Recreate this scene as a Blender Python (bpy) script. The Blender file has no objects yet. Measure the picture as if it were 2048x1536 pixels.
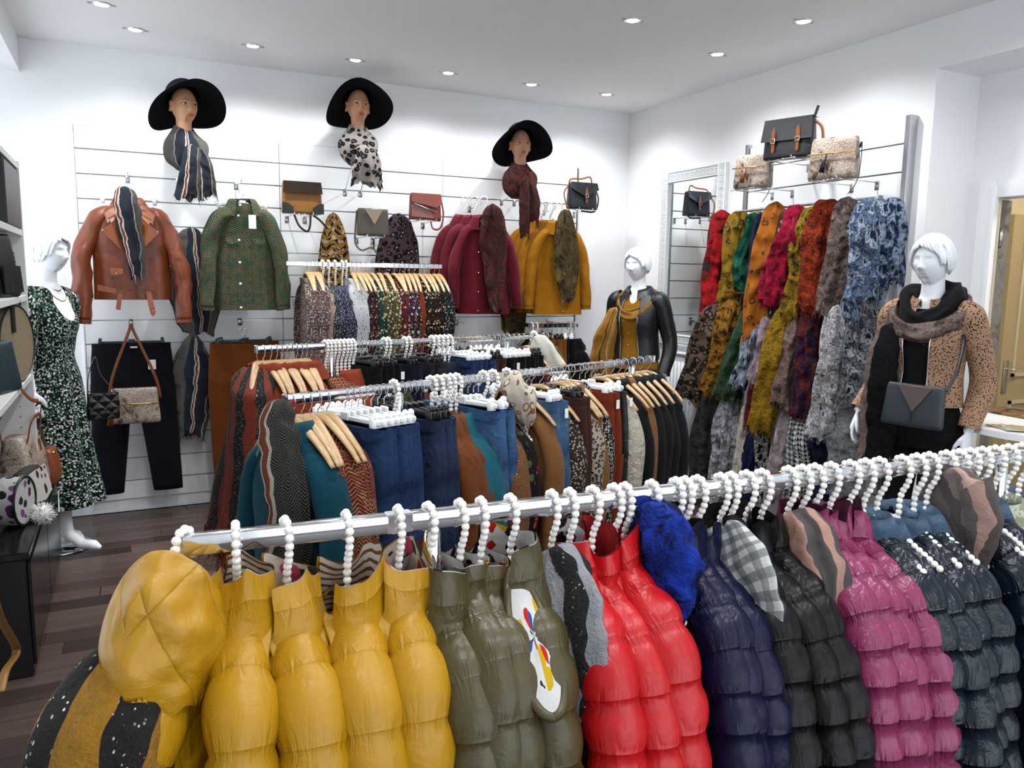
import bpy, bmesh, math, random
import numpy as np
from mathutils import Matrix, Vector
PI = math.pi
scene = bpy.context.scene
COL = scene.collection

# ------------------------------------------------------------------ camera
CAM_H, FOC, YAW, PITCH, ROLL = 1.55, 1564.3, 0.460643, 0.133764, 0.0144244
_f = np.array([math.sin(YAW)*math.cos(PITCH), math.cos(YAW)*math.cos(PITCH), -math.sin(PITCH)])
_r0 = np.array([math.cos(YAW), -math.sin(YAW), 0.0]); _u0 = np.cross(_r0, _f)
_r = math.cos(ROLL)*_r0 + math.sin(ROLL)*_u0
_u = -math.sin(ROLL)*_r0 + math.cos(ROLL)*_u0
_C = np.array([0, 0, CAM_H])
cam_data = bpy.data.cameras.new('camera')
cam_data.sensor_width = 36.0; cam_data.lens = FOC/2048*36.0
cam_data.clip_start = 0.02; cam_data.clip_end = 100
cam = bpy.data.objects.new('camera', cam_data); COL.objects.link(cam)
m = Matrix.Identity(4)
for i in range(3):
    m[i][0], m[i][1], m[i][2], m[i][3] = _r[i], _u[i], -_f[i], _C[i]
cam.matrix_world = m
scene.camera = cam
# ------------------------------------------------------------------ world, exposure
world = bpy.data.worlds.new('world'); scene.world = world; world.use_nodes = True
wn = world.node_tree
wn.nodes['Background'].inputs[0].default_value = (0.86, 0.93, 1.0, 1)
wn.nodes['Background'].inputs[1].default_value = 3.7
scene.view_settings.view_transform = 'Standard'
scene.view_settings.look = 'None'
scene.view_settings.gamma = 1.0
scene.view_settings.use_curve_mapping = False
scene.view_settings.exposure = 0.4
LAMP_W = 19.0           # watt of each ceiling downlight

def _ray(x, y): return _f + (x-1024)/FOC*_r - (y-768)/FOC*_u
def atY(x, y, Y):
    d = _ray(x, y); return _C + d*(Y/d[1])
def atX(x, y, X):
    d = _ray(x, y); return _C + d*(X/d[0])
def atZ(x, y, Z):
    d = _ray(x, y); return _C + d*((Z-CAM_H)/d[2])

# ------------------------------------------------------------------ colour + node helpers
DK = 1.0                # albedo of textiles relative to the colours picked from the (bright) photograph
def lin(c, raw=False):
    k = 1.0 if raw else DK
    if isinstance(c, str):
        c = c.lstrip('#'); c = tuple(int(c[i:i+2], 16)/255 for i in (0, 2, 4))
    return tuple(k*(v/12.92 if v <= 0.04045 else ((v+0.055)/1.055)**2.4) for v in c[:3]) + (1.0,)

class NT:
    def __init__(s, name):
        s.mat = bpy.data.materials.new(name); s.mat.use_nodes = True
        s.t = s.mat.node_tree; s.b = s.t.nodes['Principled BSDF']
        s.lk = s.t.links
    def n(s, typ, **kw):
        nd = s.t.nodes.new('ShaderNode'+typ)
        for k, v in kw.items():
            if k.startswith('i_'):
                key = k[2:]; key = int(key) if key.isdigit() else key
                s.put(nd.inputs[key], v)
            else: setattr(nd, k, v)
        return nd
    def put(s, sock, v):
        if isinstance(v, bpy.types.NodeSocket): s.lk.new(v, sock)
        else:
            try: sock.default_value = v
            except Exception: sock.default_value = tuple(v)[:3]
    def co(s, kind='UV', scale=(1, 1, 1), rot=(0, 0, 0), loc=(0, 0, 0)):
        tc = s.n('TexCoord'); mp = s.n('Mapping')
        s.lk.new(tc.outputs[kind], mp.inputs[0])
        mp.inputs[1].default_value = loc; mp.inputs[2].default_value = rot; mp.inputs[3].default_value = scale
        return mp.outputs[0]
    def sep(s, vec):
        nd = s.n('SeparateXYZ'); s.lk.new(vec, nd.inputs[0]); return nd.outputs
    def comb(s, x, y, z=0.0):
        nd = s.n('CombineXYZ'); s.put(nd.inputs[0], x); s.put(nd.inputs[1], y); s.put(nd.inputs[2], z); return nd.outputs[0]
    def m(s, op, a, b=0.0, c=None):
        nd = s.n('Math', operation=op); s.put(nd.inputs[0], a); s.put(nd.inputs[1], b)
        if c is not None: s.put(nd.inputs[2], c)
        return nd.outputs[0]
    def mix(s, fac, a, b):
        nd = s.n('Mix', data_type='RGBA'); s.put(nd.inputs[0], fac)
        s.put(nd.inputs[6], lin(a) if isinstance(a, str) else a); s.put(nd.inputs[7], lin(b) if isinstance(b, str) else b)
        return nd.outputs[2]
    def ramp(s, fac, stops, interp='LINEAR'):
        nd = s.n('ValToRGB'); cr = nd.color_ramp; cr.interpolation = interp
        while len(cr.elements) > 1: cr.elements.remove(cr.elements[-1])
        cr.elements[0].position = stops[0][0]; cr.elements[0].color = lin(stops[0][1])
        for p, c in stops[1:]:
            e = cr.elements.new(p); e.color = lin(c)
        s.put(nd.inputs[0], fac); return nd.outputs[0]
    def noise(s, vec, scale, detail=3.0, rough=0.55, dist=0.0):
        nd = s.n('TexNoise'); s.put(nd.inputs['Vector'], vec); nd.inputs['Scale'].default_value = scale
        nd.inputs['Detail'].default_value = detail; nd.inputs['Roughness'].default_value = rough
        nd.inputs['Distortion'].default_value = dist
        return nd.outputs[0], nd.outputs[1]
    def vor(s, vec, scale, feature='F1', rnd=1.0):
        nd = s.n('TexVoronoi', feature=feature); s.put(nd.inputs['Vector'], vec)
        nd.inputs['Scale'].default_value = scale; nd.inputs['Randomness'].default_value = rnd
        return nd
    def col(s, c): s.put(s.b.inputs['Base Color'], lin(c) if isinstance(c, str) else c); return s
    def bump(s, h, strength=0.3, dist=0.01):
        nd = s.n('Bump'); s.put(nd.inputs['Height'], h); nd.inputs['Strength'].default_value = strength
        nd.inputs['Distance'].default_value = dist; s.lk.new(nd.outputs[0], s.b.inputs['Normal']); return s
    def p(s, rough=0.8, metal=0.0, sheen=0.0, coat=0.0, spec=0.5, trans=0.0, sub=0.0):
        b = s.b.inputs; s.put(b['Roughness'], rough); b['Metallic'].default_value = metal
        b['Sheen Weight'].default_value = sheen; b['Coat Weight'].default_value = coat
        b['Specular IOR Level'].default_value = spec; b['Transmission Weight'].default_value = trans
        b['Subsurface Weight'].default_value = sub
        return s

_mats = {}
def mat(key, fn, *a, **k):
    if key not in _mats: _mats[key] = fn(key, *a, **k).mat
    return _mats[key]

def f_plain(name, c, rough=0.6, metal=0.0, coat=0.0, bump=0.0, bscale=60, spec=0.5):
    s = NT(name).col(lin(c, True)).p(rough, metal, coat=coat, spec=spec)
    if bump:
        h, _ = s.noise(s.co('Object'), bscale, 4); s.bump(h, bump, 0.004)
    return s
def f_cloth(name, c, var=0.18, rough=0.9, sheen=0.03, fold=0.35):
    """woven cloth: slight tone variation, weave and soft wrinkles"""
    s = NT(name); uv = s.co('UV'); o = s.co('Object')
    n1, _ = s.noise(o, 9, 3)
    dark = tuple(v*(1-var) for v in lin(c)[:3])+(1,); lite = tuple(min(1, v*(1+var)) for v in lin(c)[:3])+(1,)
    s.col(s.mix(n1, dark, lite)).p(rough, sheen=sheen, spec=0.15)
    n2, _ = s.noise(o, 22, 3, 0.5, 0.6); w, _ = s.noise(uv, 700, 1)
    s.bump(s.m('ADD', n2, s.m('MULTIPLY', w, 0.12)), fold, 0.02); return s
def f_suede(name, c): return f_cloth(name, c, 0.12, 0.95, 0.08, 0.3)
def f_leather(name, c, rough=0.38, scale=18, bump=0.35, var=0.18):
    s = NT(name); o = s.co('Object'); n1, _ = s.noise(o, 6, 4)
    dark = tuple(v*(1-var) for v in lin(c)[:3])+(1,); lite = tuple(min(1, v*(1+var)) for v in lin(c)[:3])+(1,)
    s.col(s.mix(n1, dark, lite)); n2, _ = s.noise(o, scale, 4, 0.5, 0.8); v = s.vor(o, 420, 'F1')
    s.bump(s.m('ADD', n2, s.m('MULTIPLY', v.outputs[0], 0.05)), bump, 0.012)
    return s.p(rough, spec=0.5)
def f_puffer(name, c, row=0.075, rough=0.33, crinkle=0.8, var=0.12, spec=0.45):
    """shiny quilted nylon: crinkles gather at the stitched seams (v in metres in the uv map)"""
    s = NT(name); uv = s.co('UV'); x, y, z = s.sep(uv)
    t = s.m('ABSOLUTE', s.m('SINE', s.m('MULTIPLY', y, PI/row)))
    seam = s.m('SUBTRACT', 1.0, s.m('POWER', t, 0.6))
    n1, _ = s.noise(s.co('UV', (42, 9, 1)), 1, 3, 0.6, 0.8); n2, _ = s.noise(s.co('Object'), 14, 4, 0.55, 1.0)
    h = s.m('ADD', s.m('MULTIPLY', s.m('MULTIPLY', n1, 2.0), s.m('ADD', seam, 0.05)), s.m('MULTIPLY', n2, 0.7))
    s.bump(h, crinkle, 0.013)
    n3, _ = s.noise(s.co('Object'), 5, 2)
    dark = tuple(v*(1-var) for v in lin(c)[:3])+(1,); lite = tuple(min(1, v*(1+var)) for v in lin(c)[:3])+(1,)
    return s.col(s.mix(n3, dark, lite)).p(rough, spec=spec)
def f_quilted(name, c, cell=0.13, rough=0.45):
    s = NT(name); x, y, z = s.sep(s.co('UV')); n2, _ = s.noise(s.co('Object'), 12, 4, 0.55, 1.0); n1, _ = s.noise(s.co('UV', (60, 60, 1)), 1, 3)
    a = s.m('POWER', s.m('ABSOLUTE', s.m('SINE', s.m('MULTIPLY', s.m('ADD', x, s.m('MULTIPLY', y, 0.8)), PI/cell))), 0.35); b = s.m('POWER', s.m('ABSOLUTE', s.m('SINE', s.m('MULTIPLY', s.m('SUBTRACT', x, s.m('MULTIPLY', y, 0.8)), PI/cell/1.6))), 0.35)
    q = s.m('MINIMUM', a, b); h = s.m('ADD', s.m('MULTIPLY', q, 0.9), s.m('ADD', s.m('MULTIPLY', n2, 0.5), s.m('MULTIPLY', s.m('MULTIPLY', n1, 0.4), s.m('SUBTRACT', 1.0, q)))); s.bump(h, 0.6, 0.02)
    return s.col(c).p(rough)
def f_mottle(name, cols, scale=12, sharp=True, rough=0.92, kind='UV', stretch=(1, 1, 1), dist=0.8, bump=0.4, detail=5):
    s = NT(name); uv = s.co(kind, stretch); n1, _ = s.noise(uv, scale, detail, 0.6, dist)
    k = len(cols); st = [(0.37+0.26*i/max(1, k-1) if k > 1 else 0, c) for i, c in enumerate(cols)]
    s.col(s.ramp(n1, st, 'LINEAR' if not sharp else 'CONSTANT')).p(rough, spec=0.15)
    n2, _ = s.noise(s.co('Object'), 40, 4, 0.6); s.bump(n2, bump, 0.02); return s
def f_leopard(name, base, spot, scale=26, lo=0.22, hi=0.5, mid=None, kind='UV', rough=0.9, bump=0.3):
    s = NT(name); uv = s.co(kind); _, nc = s.noise(uv, scale*0.8, 2)
    v2 = s.n('VectorMath', operation='ADD'); s.put(v2.inputs[0], uv)
    sc = s.n('VectorMath', operation='SCALE'); s.put(sc.inputs[0], nc); sc.inputs[3].default_value = 0.55/scale
    s.put(v2.inputs[1], sc.outputs[0]); v = s.vor(v2.outputs[0], scale)
    c = s.ramp(v.outputs['Distance'], [(0, mid or base), (lo, spot), (hi, base)], 'CONSTANT')
    s.col(c).p(rough, spec=0.2)
    n2, _ = s.noise(s.co('Object'), 30, 3); s.bump(n2, bump, 0.015); return s
def f_floral(name, bg, cols, scale=30, size=0.42, kind='UV', rough=0.9, bump=0.3, dist=0.5):
    s = NT(name); uv = s.co(kind); _, nc = s.noise(uv, scale*1.1, 3)
    sc = s.n('VectorMath', operation='SCALE'); s.put(sc.inputs[0], nc); sc.inputs[3].default_value = dist/scale
    v2 = s.n('VectorMath', operation='ADD'); s.put(v2.inputs[0], uv); s.put(v2.inputs[1], sc.outputs[0])
    v = s.vor(v2.outputs[0], scale); x, y, z = s.sep(v.outputs['Color'])
    k = len(cols); cc = s.ramp(x, [(i/k, c) for i, c in enumerate(cols)], 'CONSTANT')
    s.col(s.mix(s.m('LESS_THAN', v.outputs['Distance'], size), lin(bg), cc)).p(rough, spec=0.2)
    n2, _ = s.noise(s.co('Object'), 30, 3); s.bump(n2, bump, 0.015); return s
def f_stripes(name, stops, period=0.2, axis=0, rough=0.9, wob=0.006, bump=0.3, over=None):
    """constant colour stripes across the uv map; stops positions 0..1 in one period"""
    s = NT(name); uv = s.co('UV'); xyz = s.sep(uv); n1, _ = s.noise(uv, 14, 2)
    t = s.m('ADD', xyz[axis], s.m('MULTIPLY', n1, wob))
    fr = s.m('FRACT', s.m('DIVIDE', t, period)); c = s.ramp(fr, stops, 'CONSTANT')
    s.col(c).p(rough, spec=0.15); n2, _ = s.noise(s.co('Object'), 28, 3); s.bump(n2, bump, 0.02); return s
def f_zigzag(name, c1, c2, period=0.012, tooth=0.035, stripes=None):
    s = NT(name); uv = s.co('UV'); x, y, z = s.sep(uv)
    tri = s.m('PINGPONG', x, tooth); seg = s.m('FLOOR', s.m('DIVIDE', y, 0.09))
    sgn = s.m('SUBTRACT', s.m('MULTIPLY', s.m('MODULO', seg, 2.0), 2.0), 1.0)
    fr = s.m('FRACT', s.m('DIVIDE', s.m('ADD', y, s.m('MULTIPLY', tri, sgn)), period))
    c = s.mix(s.m('GREATER_THAN', fr, 0.7), lin(c1), lin(c2))
    if stripes:
        fx = s.m('FRACT', s.m('DIVIDE', x, stripes[0]))
        for a, b, cc in stripes[1]:
            ins = s.m('MULTIPLY', s.m('GREATER_THAN', fx, a), s.m('LESS_THAN', fx, b)); c = s.mix(ins, c, lin(cc))
    n2, _ = s.noise(s.co('Object'), 26, 3); s.bump(n2, 0.35, 0.02)
    return s.col(c).p(0.9, spec=0.2)
def f_chevleaf(name, bg, leaf, leaf2, col=0.035, row=0.016, fold=0.35):
    """rows of slanted leaves, mirrored from column to column"""
    s = NT(name); uv = s.co('UV'); _, nc = s.noise(uv, 16, 2)
    sc = s.n('VectorMath', operation='SCALE'); s.put(sc.inputs[0], nc); sc.inputs[3].default_value = 0.02
    v2 = s.n('VectorMath', operation='ADD'); s.put(v2.inputs[0], uv); s.put(v2.inputs[1], sc.outputs[0])
    x, y, z = s.sep(v2.outputs[0])
    tri = s.m('PINGPONG', x, col); fr = s.m('FRACT', s.m('DIVIDE', s.m('ADD', y, s.m('MULTIPLY', tri, 0.9)), row))
    lf = s.m('GREATER_THAN', fr, 0.48); n1, _ = s.noise(uv, 25, 2)
    lc = s.mix(s.m('GREATER_THAN', n1, 0.52), lin(leaf), lin(leaf2))
    edge = s.m('GREATER_THAN', tri, col*0.03)
    s.col(s.mix(s.m('MULTIPLY', lf, edge), lin(bg), lc)).p(0.9, spec=0.2)
    n2, _ = s.noise(s.co('Object'), 24, 3); s.bump(n2, fold, 0.02); return s
def f_plaid(name, c1, c2, c3, period=0.045):
    s = NT(name); x, y, z = s.sep(s.co('UV'))
    a = s.m('GREATER_THAN', s.m('FRACT', s.m('DIVIDE', x, period)), 0.5); b = s.m('GREATER_THAN', s.m('FRACT', s.m('DIVIDE', y, period)), 0.5)
    t = s.m('MULTIPLY', s.m('ADD', a, b), 0.5)
    n2, _ = s.noise(s.co('Object'), 28, 3); s.bump(n2, 0.3, 0.02)
    return s.col(s.ramp(t, [(0, c1), (0.3, c2), (0.8, c3)], 'CONSTANT')).p(0.9, spec=0.2)
def f_hound(name, c1, c2, period=0.03):
    s = NT(name); x, y, z = s.sep(s.co('UV'))
    fx = s.m('FRACT', s.m('DIVIDE', x, period)); fy = s.m('FRACT', s.m('DIVIDE', y, period))
    a = s.m('GREATER_THAN', fx, 0.5); b = s.m('GREATER_THAN', fy, 0.5)
    tw = s.m('GREATER_THAN', s.m('FRACT', s.m('MULTIPLY', s.m('ADD', fx, fy), 2.0)), 0.5)
    same = s.m('COMPARE', a, b, 0.1); v = s.m('ADD', s.m('MULTIPLY', same, a), s.m('MULTIPLY', s.m('SUBTRACT', 1.0, same), tw))
    n2, _ = s.noise(s.co('Object'), 28, 3); s.bump(n2, 0.25, 0.02)
    return s.col(s.mix(v, lin(c1), lin(c2))).p(0.9, spec=0.2)
def f_denim(name, c, lite, rough=0.85, scale=9):
    s = NT(name); uv = s.co('UV'); o = s.co('Object'); n1, _ = s.noise(o, scale, 5, 0.65)
    w, _ = s.noise(s.co('UV', (1100, 160, 1)), 1, 1)
    t = s.m('ADD', s.m('MULTIPLY', n1, 0.8), s.m('MULTIPLY', w, 0.3))
    s.col(s.ramp(t, [(0.38, c), (0.75, lite)])).p(rough, spec=0.15)
    n2, _ = s.noise(o, 24, 4, 0.55, 0.7); s.bump(n2, 0.45, 0.02); return s
def f_snake(name, base='#b59a84', dark='#4b423d', lite='#d8c7b2', scale=55, rough=0.35, metal=0.0):
    s = NT(name); o = s.co('Object'); v = s.vor(o, scale, 'DISTANCE_TO_EDGE'); n1, _ = s.noise(o, 11, 3, 0.6, 1.2)
    c = s.ramp(n1, [(0.36, dark), (0.43, base), (0.6, lite)]); e = s.m('LESS_THAN', v.outputs[0], 0.04)
    s.col(s.mix(s.m('MULTIPLY', e, 0.75), c, lin(dark))).p(rough, metal, spec=0.5)
    s.bump(v.outputs[0], 0.5, 0.004); return s
def f_sequin(name, base, spark='#e8e4da', density=150, amount=0.1, rough=0.95, stripe=None):
    """fuzzy knit with scattered sequins; stripe = (period, colour2, axis)"""
    s = NT(name); uv = s.co('UV'); n1, _ = s.noise(s.co('Object'), 60, 5, 0.7); xyz = s.sep(uv)
    b = lin(base); c = s.mix(n1, tuple(v*0.55 for v in b[:3])+(1,), tuple(min(1, v*1.4) for v in b[:3])+(1,))
    dots = 1.0
    if stripe:
        n3, _ = s.noise(uv, 9, 2); t = s.m('FRACT', s.m('DIVIDE', s.m('ADD', xyz[stripe[2]], s.m('MULTIPLY', n3, 0.06)), stripe[0]))
        dots = s.m('GREATER_THAN', t, 0.55); d = lin(stripe[1])
        c = s.mix(dots, c, s.mix(n1, tuple(v*0.6 for v in d[:3])+(1,), tuple(min(1, v*1.4) for v in d[:3])+(1,)))
    v = s.vor(uv, density); r = s.sep(v.outputs['Color'])[0]
    sp = s.m('MULTIPLY', s.m('MULTIPLY', s.m('LESS_THAN', v.outputs['Distance'], 0.3), s.m('LESS_THAN', r, amount)), dots)
    s.col(s.mix(sp, c, lin(spark))); s.put(s.b.inputs['Metallic'], sp)
    s.put(s.b.inputs['Roughness'], s.m('SUBTRACT', rough, s.m('MULTIPLY', sp, rough-0.15)))
    n2, _ = s.noise(s.co('Object'), 160, 3); s.bump(n2, 0.8, 0.008); return s

# ------------------------------------------------------------------ mesh helpers
class MB:
    """collects grids and polygons, links them as ONE mesh object"""
    def __init__(s): s.V = []; s.F = []; s.U = []; s.nv = 0
    def add(s, V, faces, uvs=None, M=None):
        V = np.asarray(V, float).reshape(-1, 3)
        if M is not None:
            A = np.array(M); V = V @ A[:3, :3].T + A[:3, 3]
        s.V.append(V); off = s.nv; s.nv += len(V)
        for i, f in enumerate(faces):
            s.F.append([a+off for a in f]); s.U.append(uvs[i] if uvs is not None else [(0, 0)]*len(f))
        return s
    def grid(s, P, cu=True, cap0=False, cap1=False, M=None, uvs=None, flip=False):
        P = np.asarray(P, float); nv, nu, _ = P.shape
        Q = np.concatenate([P, P[:, :1]], 1) if cu else P
        if uvs is None:
            du = np.linalg.norm(np.diff(Q, axis=1), axis=2).mean(0); uc = np.concatenate([[0], np.cumsum(du)])
            dv = np.linalg.norm(np.diff(P, axis=0), axis=2).mean(1); vc = np.concatenate([[0], np.cumsum(dv)])
        else: uc, vc = uvs
        F = []; U = []; n = nu if cu else nu-1
        for i in range(nv-1):
            for j in range(n):
                k = (j+1) % nu; f = (i*nu+j, i*nu+k, (i+1)*nu+k, (i+1)*nu+j)
                uu = ((uc[j], vc[i]), (uc[j+1], vc[i]), (uc[j+1], vc[i+1]), (uc[j], vc[i+1]))
                if flip: f = f[::-1]; uu = uu[::-1]
                F.append(f); U.append(uu)
        if cap0: F.append(tuple(range(nu))[::-1]); U.append([(uc[j], vc[0]) for j in range(nu)][::-1])
        if cap1: F.append(tuple((nv-1)*nu+j for j in range(nu))); U.append([(uc[j], vc[-1]) for j in range(nu)])
        return s.add(P, F, U, M)
    def box(s, sx, sy, sz, c=(0, 0, 0), M=None):
        x, y, z = sx/2, sy/2, sz/2
        V = np.array([(a*x, b*y, d*z) for a in (-1, 1) for b in (-1, 1) for d in (-1, 1)])+np.array(c)
        F = [(0, 1, 3, 2), (4, 6, 7, 5), (0, 4, 5, 1), (2, 3, 7, 6), (0, 2, 6, 4), (1, 5, 7, 3)]
        return s.add(V, F, None, M)
    def rbox(s, sx, sy, sz, c=(0, 0, 0), r=0.004, seg=2, M=None):
        bm = bmesh.new(); bmesh.ops.create_cube(bm, size=1.0)
        bmesh.ops.scale(bm, vec=(sx, sy, sz), verts=bm.verts)
        bmesh.ops.bevel(bm, geom=list(bm.edges), offset=min(r, 0.49*min(sx, sy, sz)), segments=seg, profile=0.5, affect='EDGES')
        bm.verts.index_update(); V = np.array([v.co[:] for v in bm.verts])+np.array(c)
        F = [[v.index for v in f.verts] for f in bm.faces]; bm.free(); return s.add(V, F, None, M)
    def tube(s, path, rad, n=8, cap=True, ab=(1, 1), up=(0, 0, 1), M=None, closed=False):
        return s.grid(tube_rings(path, rad, n, ab, up, closed), True, cap and not closed, cap and not closed, M)
    def sphere(s, r, c=(0, 0, 0), n=12, m_=8, M=None):
        r = np.broadcast_to(np.asarray(r, float), 3)
        t = np.linspace(0, PI, m_+1)[1:-1]; a = np.linspace(0, 2*PI, n, endpoint=False)
        P = np.stack([np.sin(t)[:, None]*np.cos(a), np.sin(t)[:, None]*np.sin(a), np.cos(t)[:, None]*np.ones(n)], 2)*r+np.array(c)
        V = list(P.reshape(-1, 3))+[np.array(c)+(0, 0, r[2]), np.array(c)-(0, 0, r[2])]; k = len(V)
        F = [(i*n+j, (i+1)*n+j, (i+1)*n+(j+1) % n, i*n+(j+1) % n) for i in range(m_-2) for j in range(n)]
        F += [(k-2, j, (j+1) % n) for j in range(n)] + [(k-1, (m_-2)*n+(j+1) % n, (m_-2)*n+j) for j in range(n)]
        return s.add(V, F, None, M)
    def disc(s, r, h, c=(0, 0, 0), n=24, M=None, axis='z'):
        p = [(0, 0, -h/2), (0, 0, h/2)]; R = tube_rings(p, [r, r], n, (1, 1), (1, 0, 0))
        return s.grid(R+np.array(c), True, True, True, M)
    def mesh(s, name, smooth=True):
        me = bpy.data.meshes.new(name); V = np.concatenate(s.V) if s.V else np.zeros((0, 3))
        ln = np.array([len(f) for f in s.F], np.int32); st = np.concatenate([[0], np.cumsum(ln)[:-1]]).astype(np.int32)
        lv = np.fromiter((a for f in s.F for a in f), np.int32, count=int(ln.sum()))
        me.vertices.add(len(V)); me.vertices.foreach_set('co', V.ravel())
        me.loops.add(len(lv)); me.loops.foreach_set('vertex_index', lv)
        me.polygons.add(len(ln)); me.polygons.foreach_set('loop_start', st)
        me.update(calc_edges=True)
        uvl = me.uv_layers.new(name='UVMap')
        uvl.data.foreach_set('uv', np.fromiter((x for f in s.U for t in f for x in t), np.float32, count=2*int(ln.sum())))
        me.polygons.foreach_set('use_smooth', np.full(len(ln), bool(smooth)))
        me.validate(); me.update()
        return me
    def build(s, name, mt, parent=None, smooth=True, label=None, sharp=None):
        me = s.mesh(name, smooth)
        if sharp and smooth: me.set_sharp_from_angle(angle=math.radians(sharp))
        return link(name, me, mt, parent, label)

def link(name, me, mt, parent=None, label=None):
    o = bpy.data.objects.new(name, me); COL.objects.link(o)
    if mt is not None and len(me.materials) == 0: me.materials.append(mt)
    if parent is not None: o.parent = parent
    if label: o['label'] = label
    return o
def tag(o, label, cat, group=None, kind=None):
    o['label'] = label; o['category'] = cat
    if group: o['group'] = group
    if kind: o['kind'] = kind
    return o
def struct(o, label=None, cat=None):
    o['kind'] = 'structure'
    if label: o['label'] = label
    if cat: o['category'] = cat
    return o
def thing(name, label, cat, loc=(0, 0, 0), rz=0.0, group=None, rx=0.0, ry=0.0):
    o = bpy.data.objects.new(name, None); COL.objects.link(o); o.empty_display_size = 0.05
    o.location = tuple(float(v) for v in loc); o.rotation_euler = (rx, ry, rz); return tag(o, label, cat, group)
def stuff(o): o['kind'] = 'stuff'; return o
def copy_tree(o, parent=None):
    c = o.copy(); COL.objects.link(c)
    if parent is not None: c.parent = parent
    for ch in list(o.children): copy_tree(ch, c)
    return c
def recolor(o, mt):
    for sl in o.material_slots: sl.link = 'OBJECT'; sl.material = mt

def tube_rings(path, rad, n=8, ab=(1, 1), up=(0, 0, 1), closed=False):
    P = np.asarray(path, float); k = len(P); rad = np.broadcast_to(np.asarray(rad, float), k)
    T = np.gradient(P, axis=0) if not closed else (np.roll(P, -1, 0)-np.roll(P, 1, 0))
    T /= np.linalg.norm(T, axis=1)[:, None]+1e-12
    up = np.array(up, float)
    if abs(T[0] @ up) > 0.95*np.linalg.norm(up): up = np.array([1.0, 0.13, 0.0]) if abs(T[0][0]) < 0.9 else np.array([0, 1.0, 0.1])
    R = np.zeros((k, n, 3)); a = np.linspace(0, 2*PI, n, endpoint=False); N = np.cross(T[0], up); N /= np.linalg.norm(N)
    for i in range(k):
        N = N-T[i]*(N @ T[i]); N /= np.linalg.norm(N)+1e-12; B = np.cross(T[i], N)
        R[i] = P[i]+rad[i]*(ab[0]*np.cos(a)[:, None]*N+ab[1]*np.sin(a)[:, None]*B)
    if closed: R = np.concatenate([R, R[:1]], 0)
    return R
def spline(pts, n=24):
    """smooth curve through the points (Catmull-Rom), n samples"""
    P = np.asarray(pts, float); k = len(P)
    E = np.concatenate([[2*P[0]-P[1]], P, [2*P[-1]-P[-2]]]); t = np.linspace(0, k-1, n); out = []
    for x in t:
        i = min(int(x), k-2); u = x-i; a, b, c, d = E[i], E[i+1], E[i+2], E[i+3]
        out.append(0.5*((2*b)+(-a+c)*u+(2*a-5*b+4*c-d)*u*u+(-a+3*b-3*c+d)*u**3))
    return np.array(out)
def interp(x, xs, ys):
    """smooth-ish interpolation of a profile"""
    xs = np.asarray(xs, float); ys = np.asarray(ys, float); x = np.asarray(x, float)
    i = np.clip(np.searchsorted(xs, x)-1, 0, len(xs)-2); t = np.clip((x-xs[i])/(xs[i+1]-xs[i]), 0, 1); 
    m_ = np.gradient(ys, xs); h = xs[i+1]-xs[i]
    return (2*t**3-3*t**2+1)*ys[i]+(t**3-2*t**2+t)*h*m_[i]+(-2*t**3+3*t**2)*ys[i+1]+(t**3-t**2)*h*m_[i+1]
def wob(P, seed=0, scale=10.0, oct_=3):
    """smooth pseudo-noise in -1..1 for points P (...,3)"""
    r = np.random.RandomState(seed); out = np.zeros(P.shape[:-1]); amp = 1.0; tot = 0
    for o in range(oct_):
        for k in range(3):
            d = r.normal(size=3); d /= np.linalg.norm(d)
            out += amp*np.sin(P @ d*scale*(1.7**o)*(0.8+0.4*r.rand())+r.rand()*6.28)
        tot += amp*3; amp *= 0.55
    return out/tot*1.6
def frame(x=(1, 0, 0), y=(0, 1, 0), z=(0, 0, 1), o=(0, 0, 0)):
    M = np.eye(4); M[:3, 0] = x; M[:3, 1] = y; M[:3, 2] = z; M[:3, 3] = o; return M
def rotz(a, o=(0, 0, 0)):
    c, s = math.cos(a), math.sin(a); return frame((c, s, 0), (-s, c, 0), (0, 0, 1), o)
def cells(P, seed=1): return np.random.RandomState(seed).rand(*P)
# ------------------------------------------------------------------ shared materials
WHITE = mat('white_paint', f_plain, '#ecedef', 0.75, 0, 0, 0.03, 200)
CEIL = mat('ceiling_paint', f_plain, '#eeeff0', 0.85)
SLAT = mat('slat_laminate', f_plain, '#eceef0', 0.32)
CHROME = mat('chrome', f_plain, '#dfe1e4', 0.08, 1.0)
STEEL = mat('brushed_steel', f_plain, '#b9bbbe', 0.28, 1.0)
ALU = mat('aluminium', f_plain, '#9a9da1', 0.35, 1.0)
GOLD = mat('gold_metal', f_plain, '#d8b469', 0.25, 1.0)
BLACKP = mat('black_plastic', f_plain, '#17181a', 0.35)
WHITEP = mat('white_plastic', f_plain, '#eef0f0', 0.35)
CLEAR = mat('clear_acrylic', f_plain, '#eef2f4', 0.1)
PEARL = mat('pearl', f_plain, '#f1eee8', 0.22, 0.0, 0.6)
PAPER = mat('white_card', f_plain, '#f2f1ee', 0.7)
MANQ = mat('mannequin_white', f_plain, '#e9edf2', 0.5)
def f_wood(name, c1='#d9a867', c2='#f0cb8f', scale=7):
    s = NT(name); o = s.co('Object', (6, 40, 40)); n, _ = s.noise(o, scale*0.15, 4, 0.6, 0.8)
    return s.col(s.ramp(n, [(0.3, c1), (0.7, c2)])).p(0.35, coat=0.3)
DK = 0.58
WOOD = mat('beech_wood', f_wood, '#d8a565', '#f4d19c')
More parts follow.
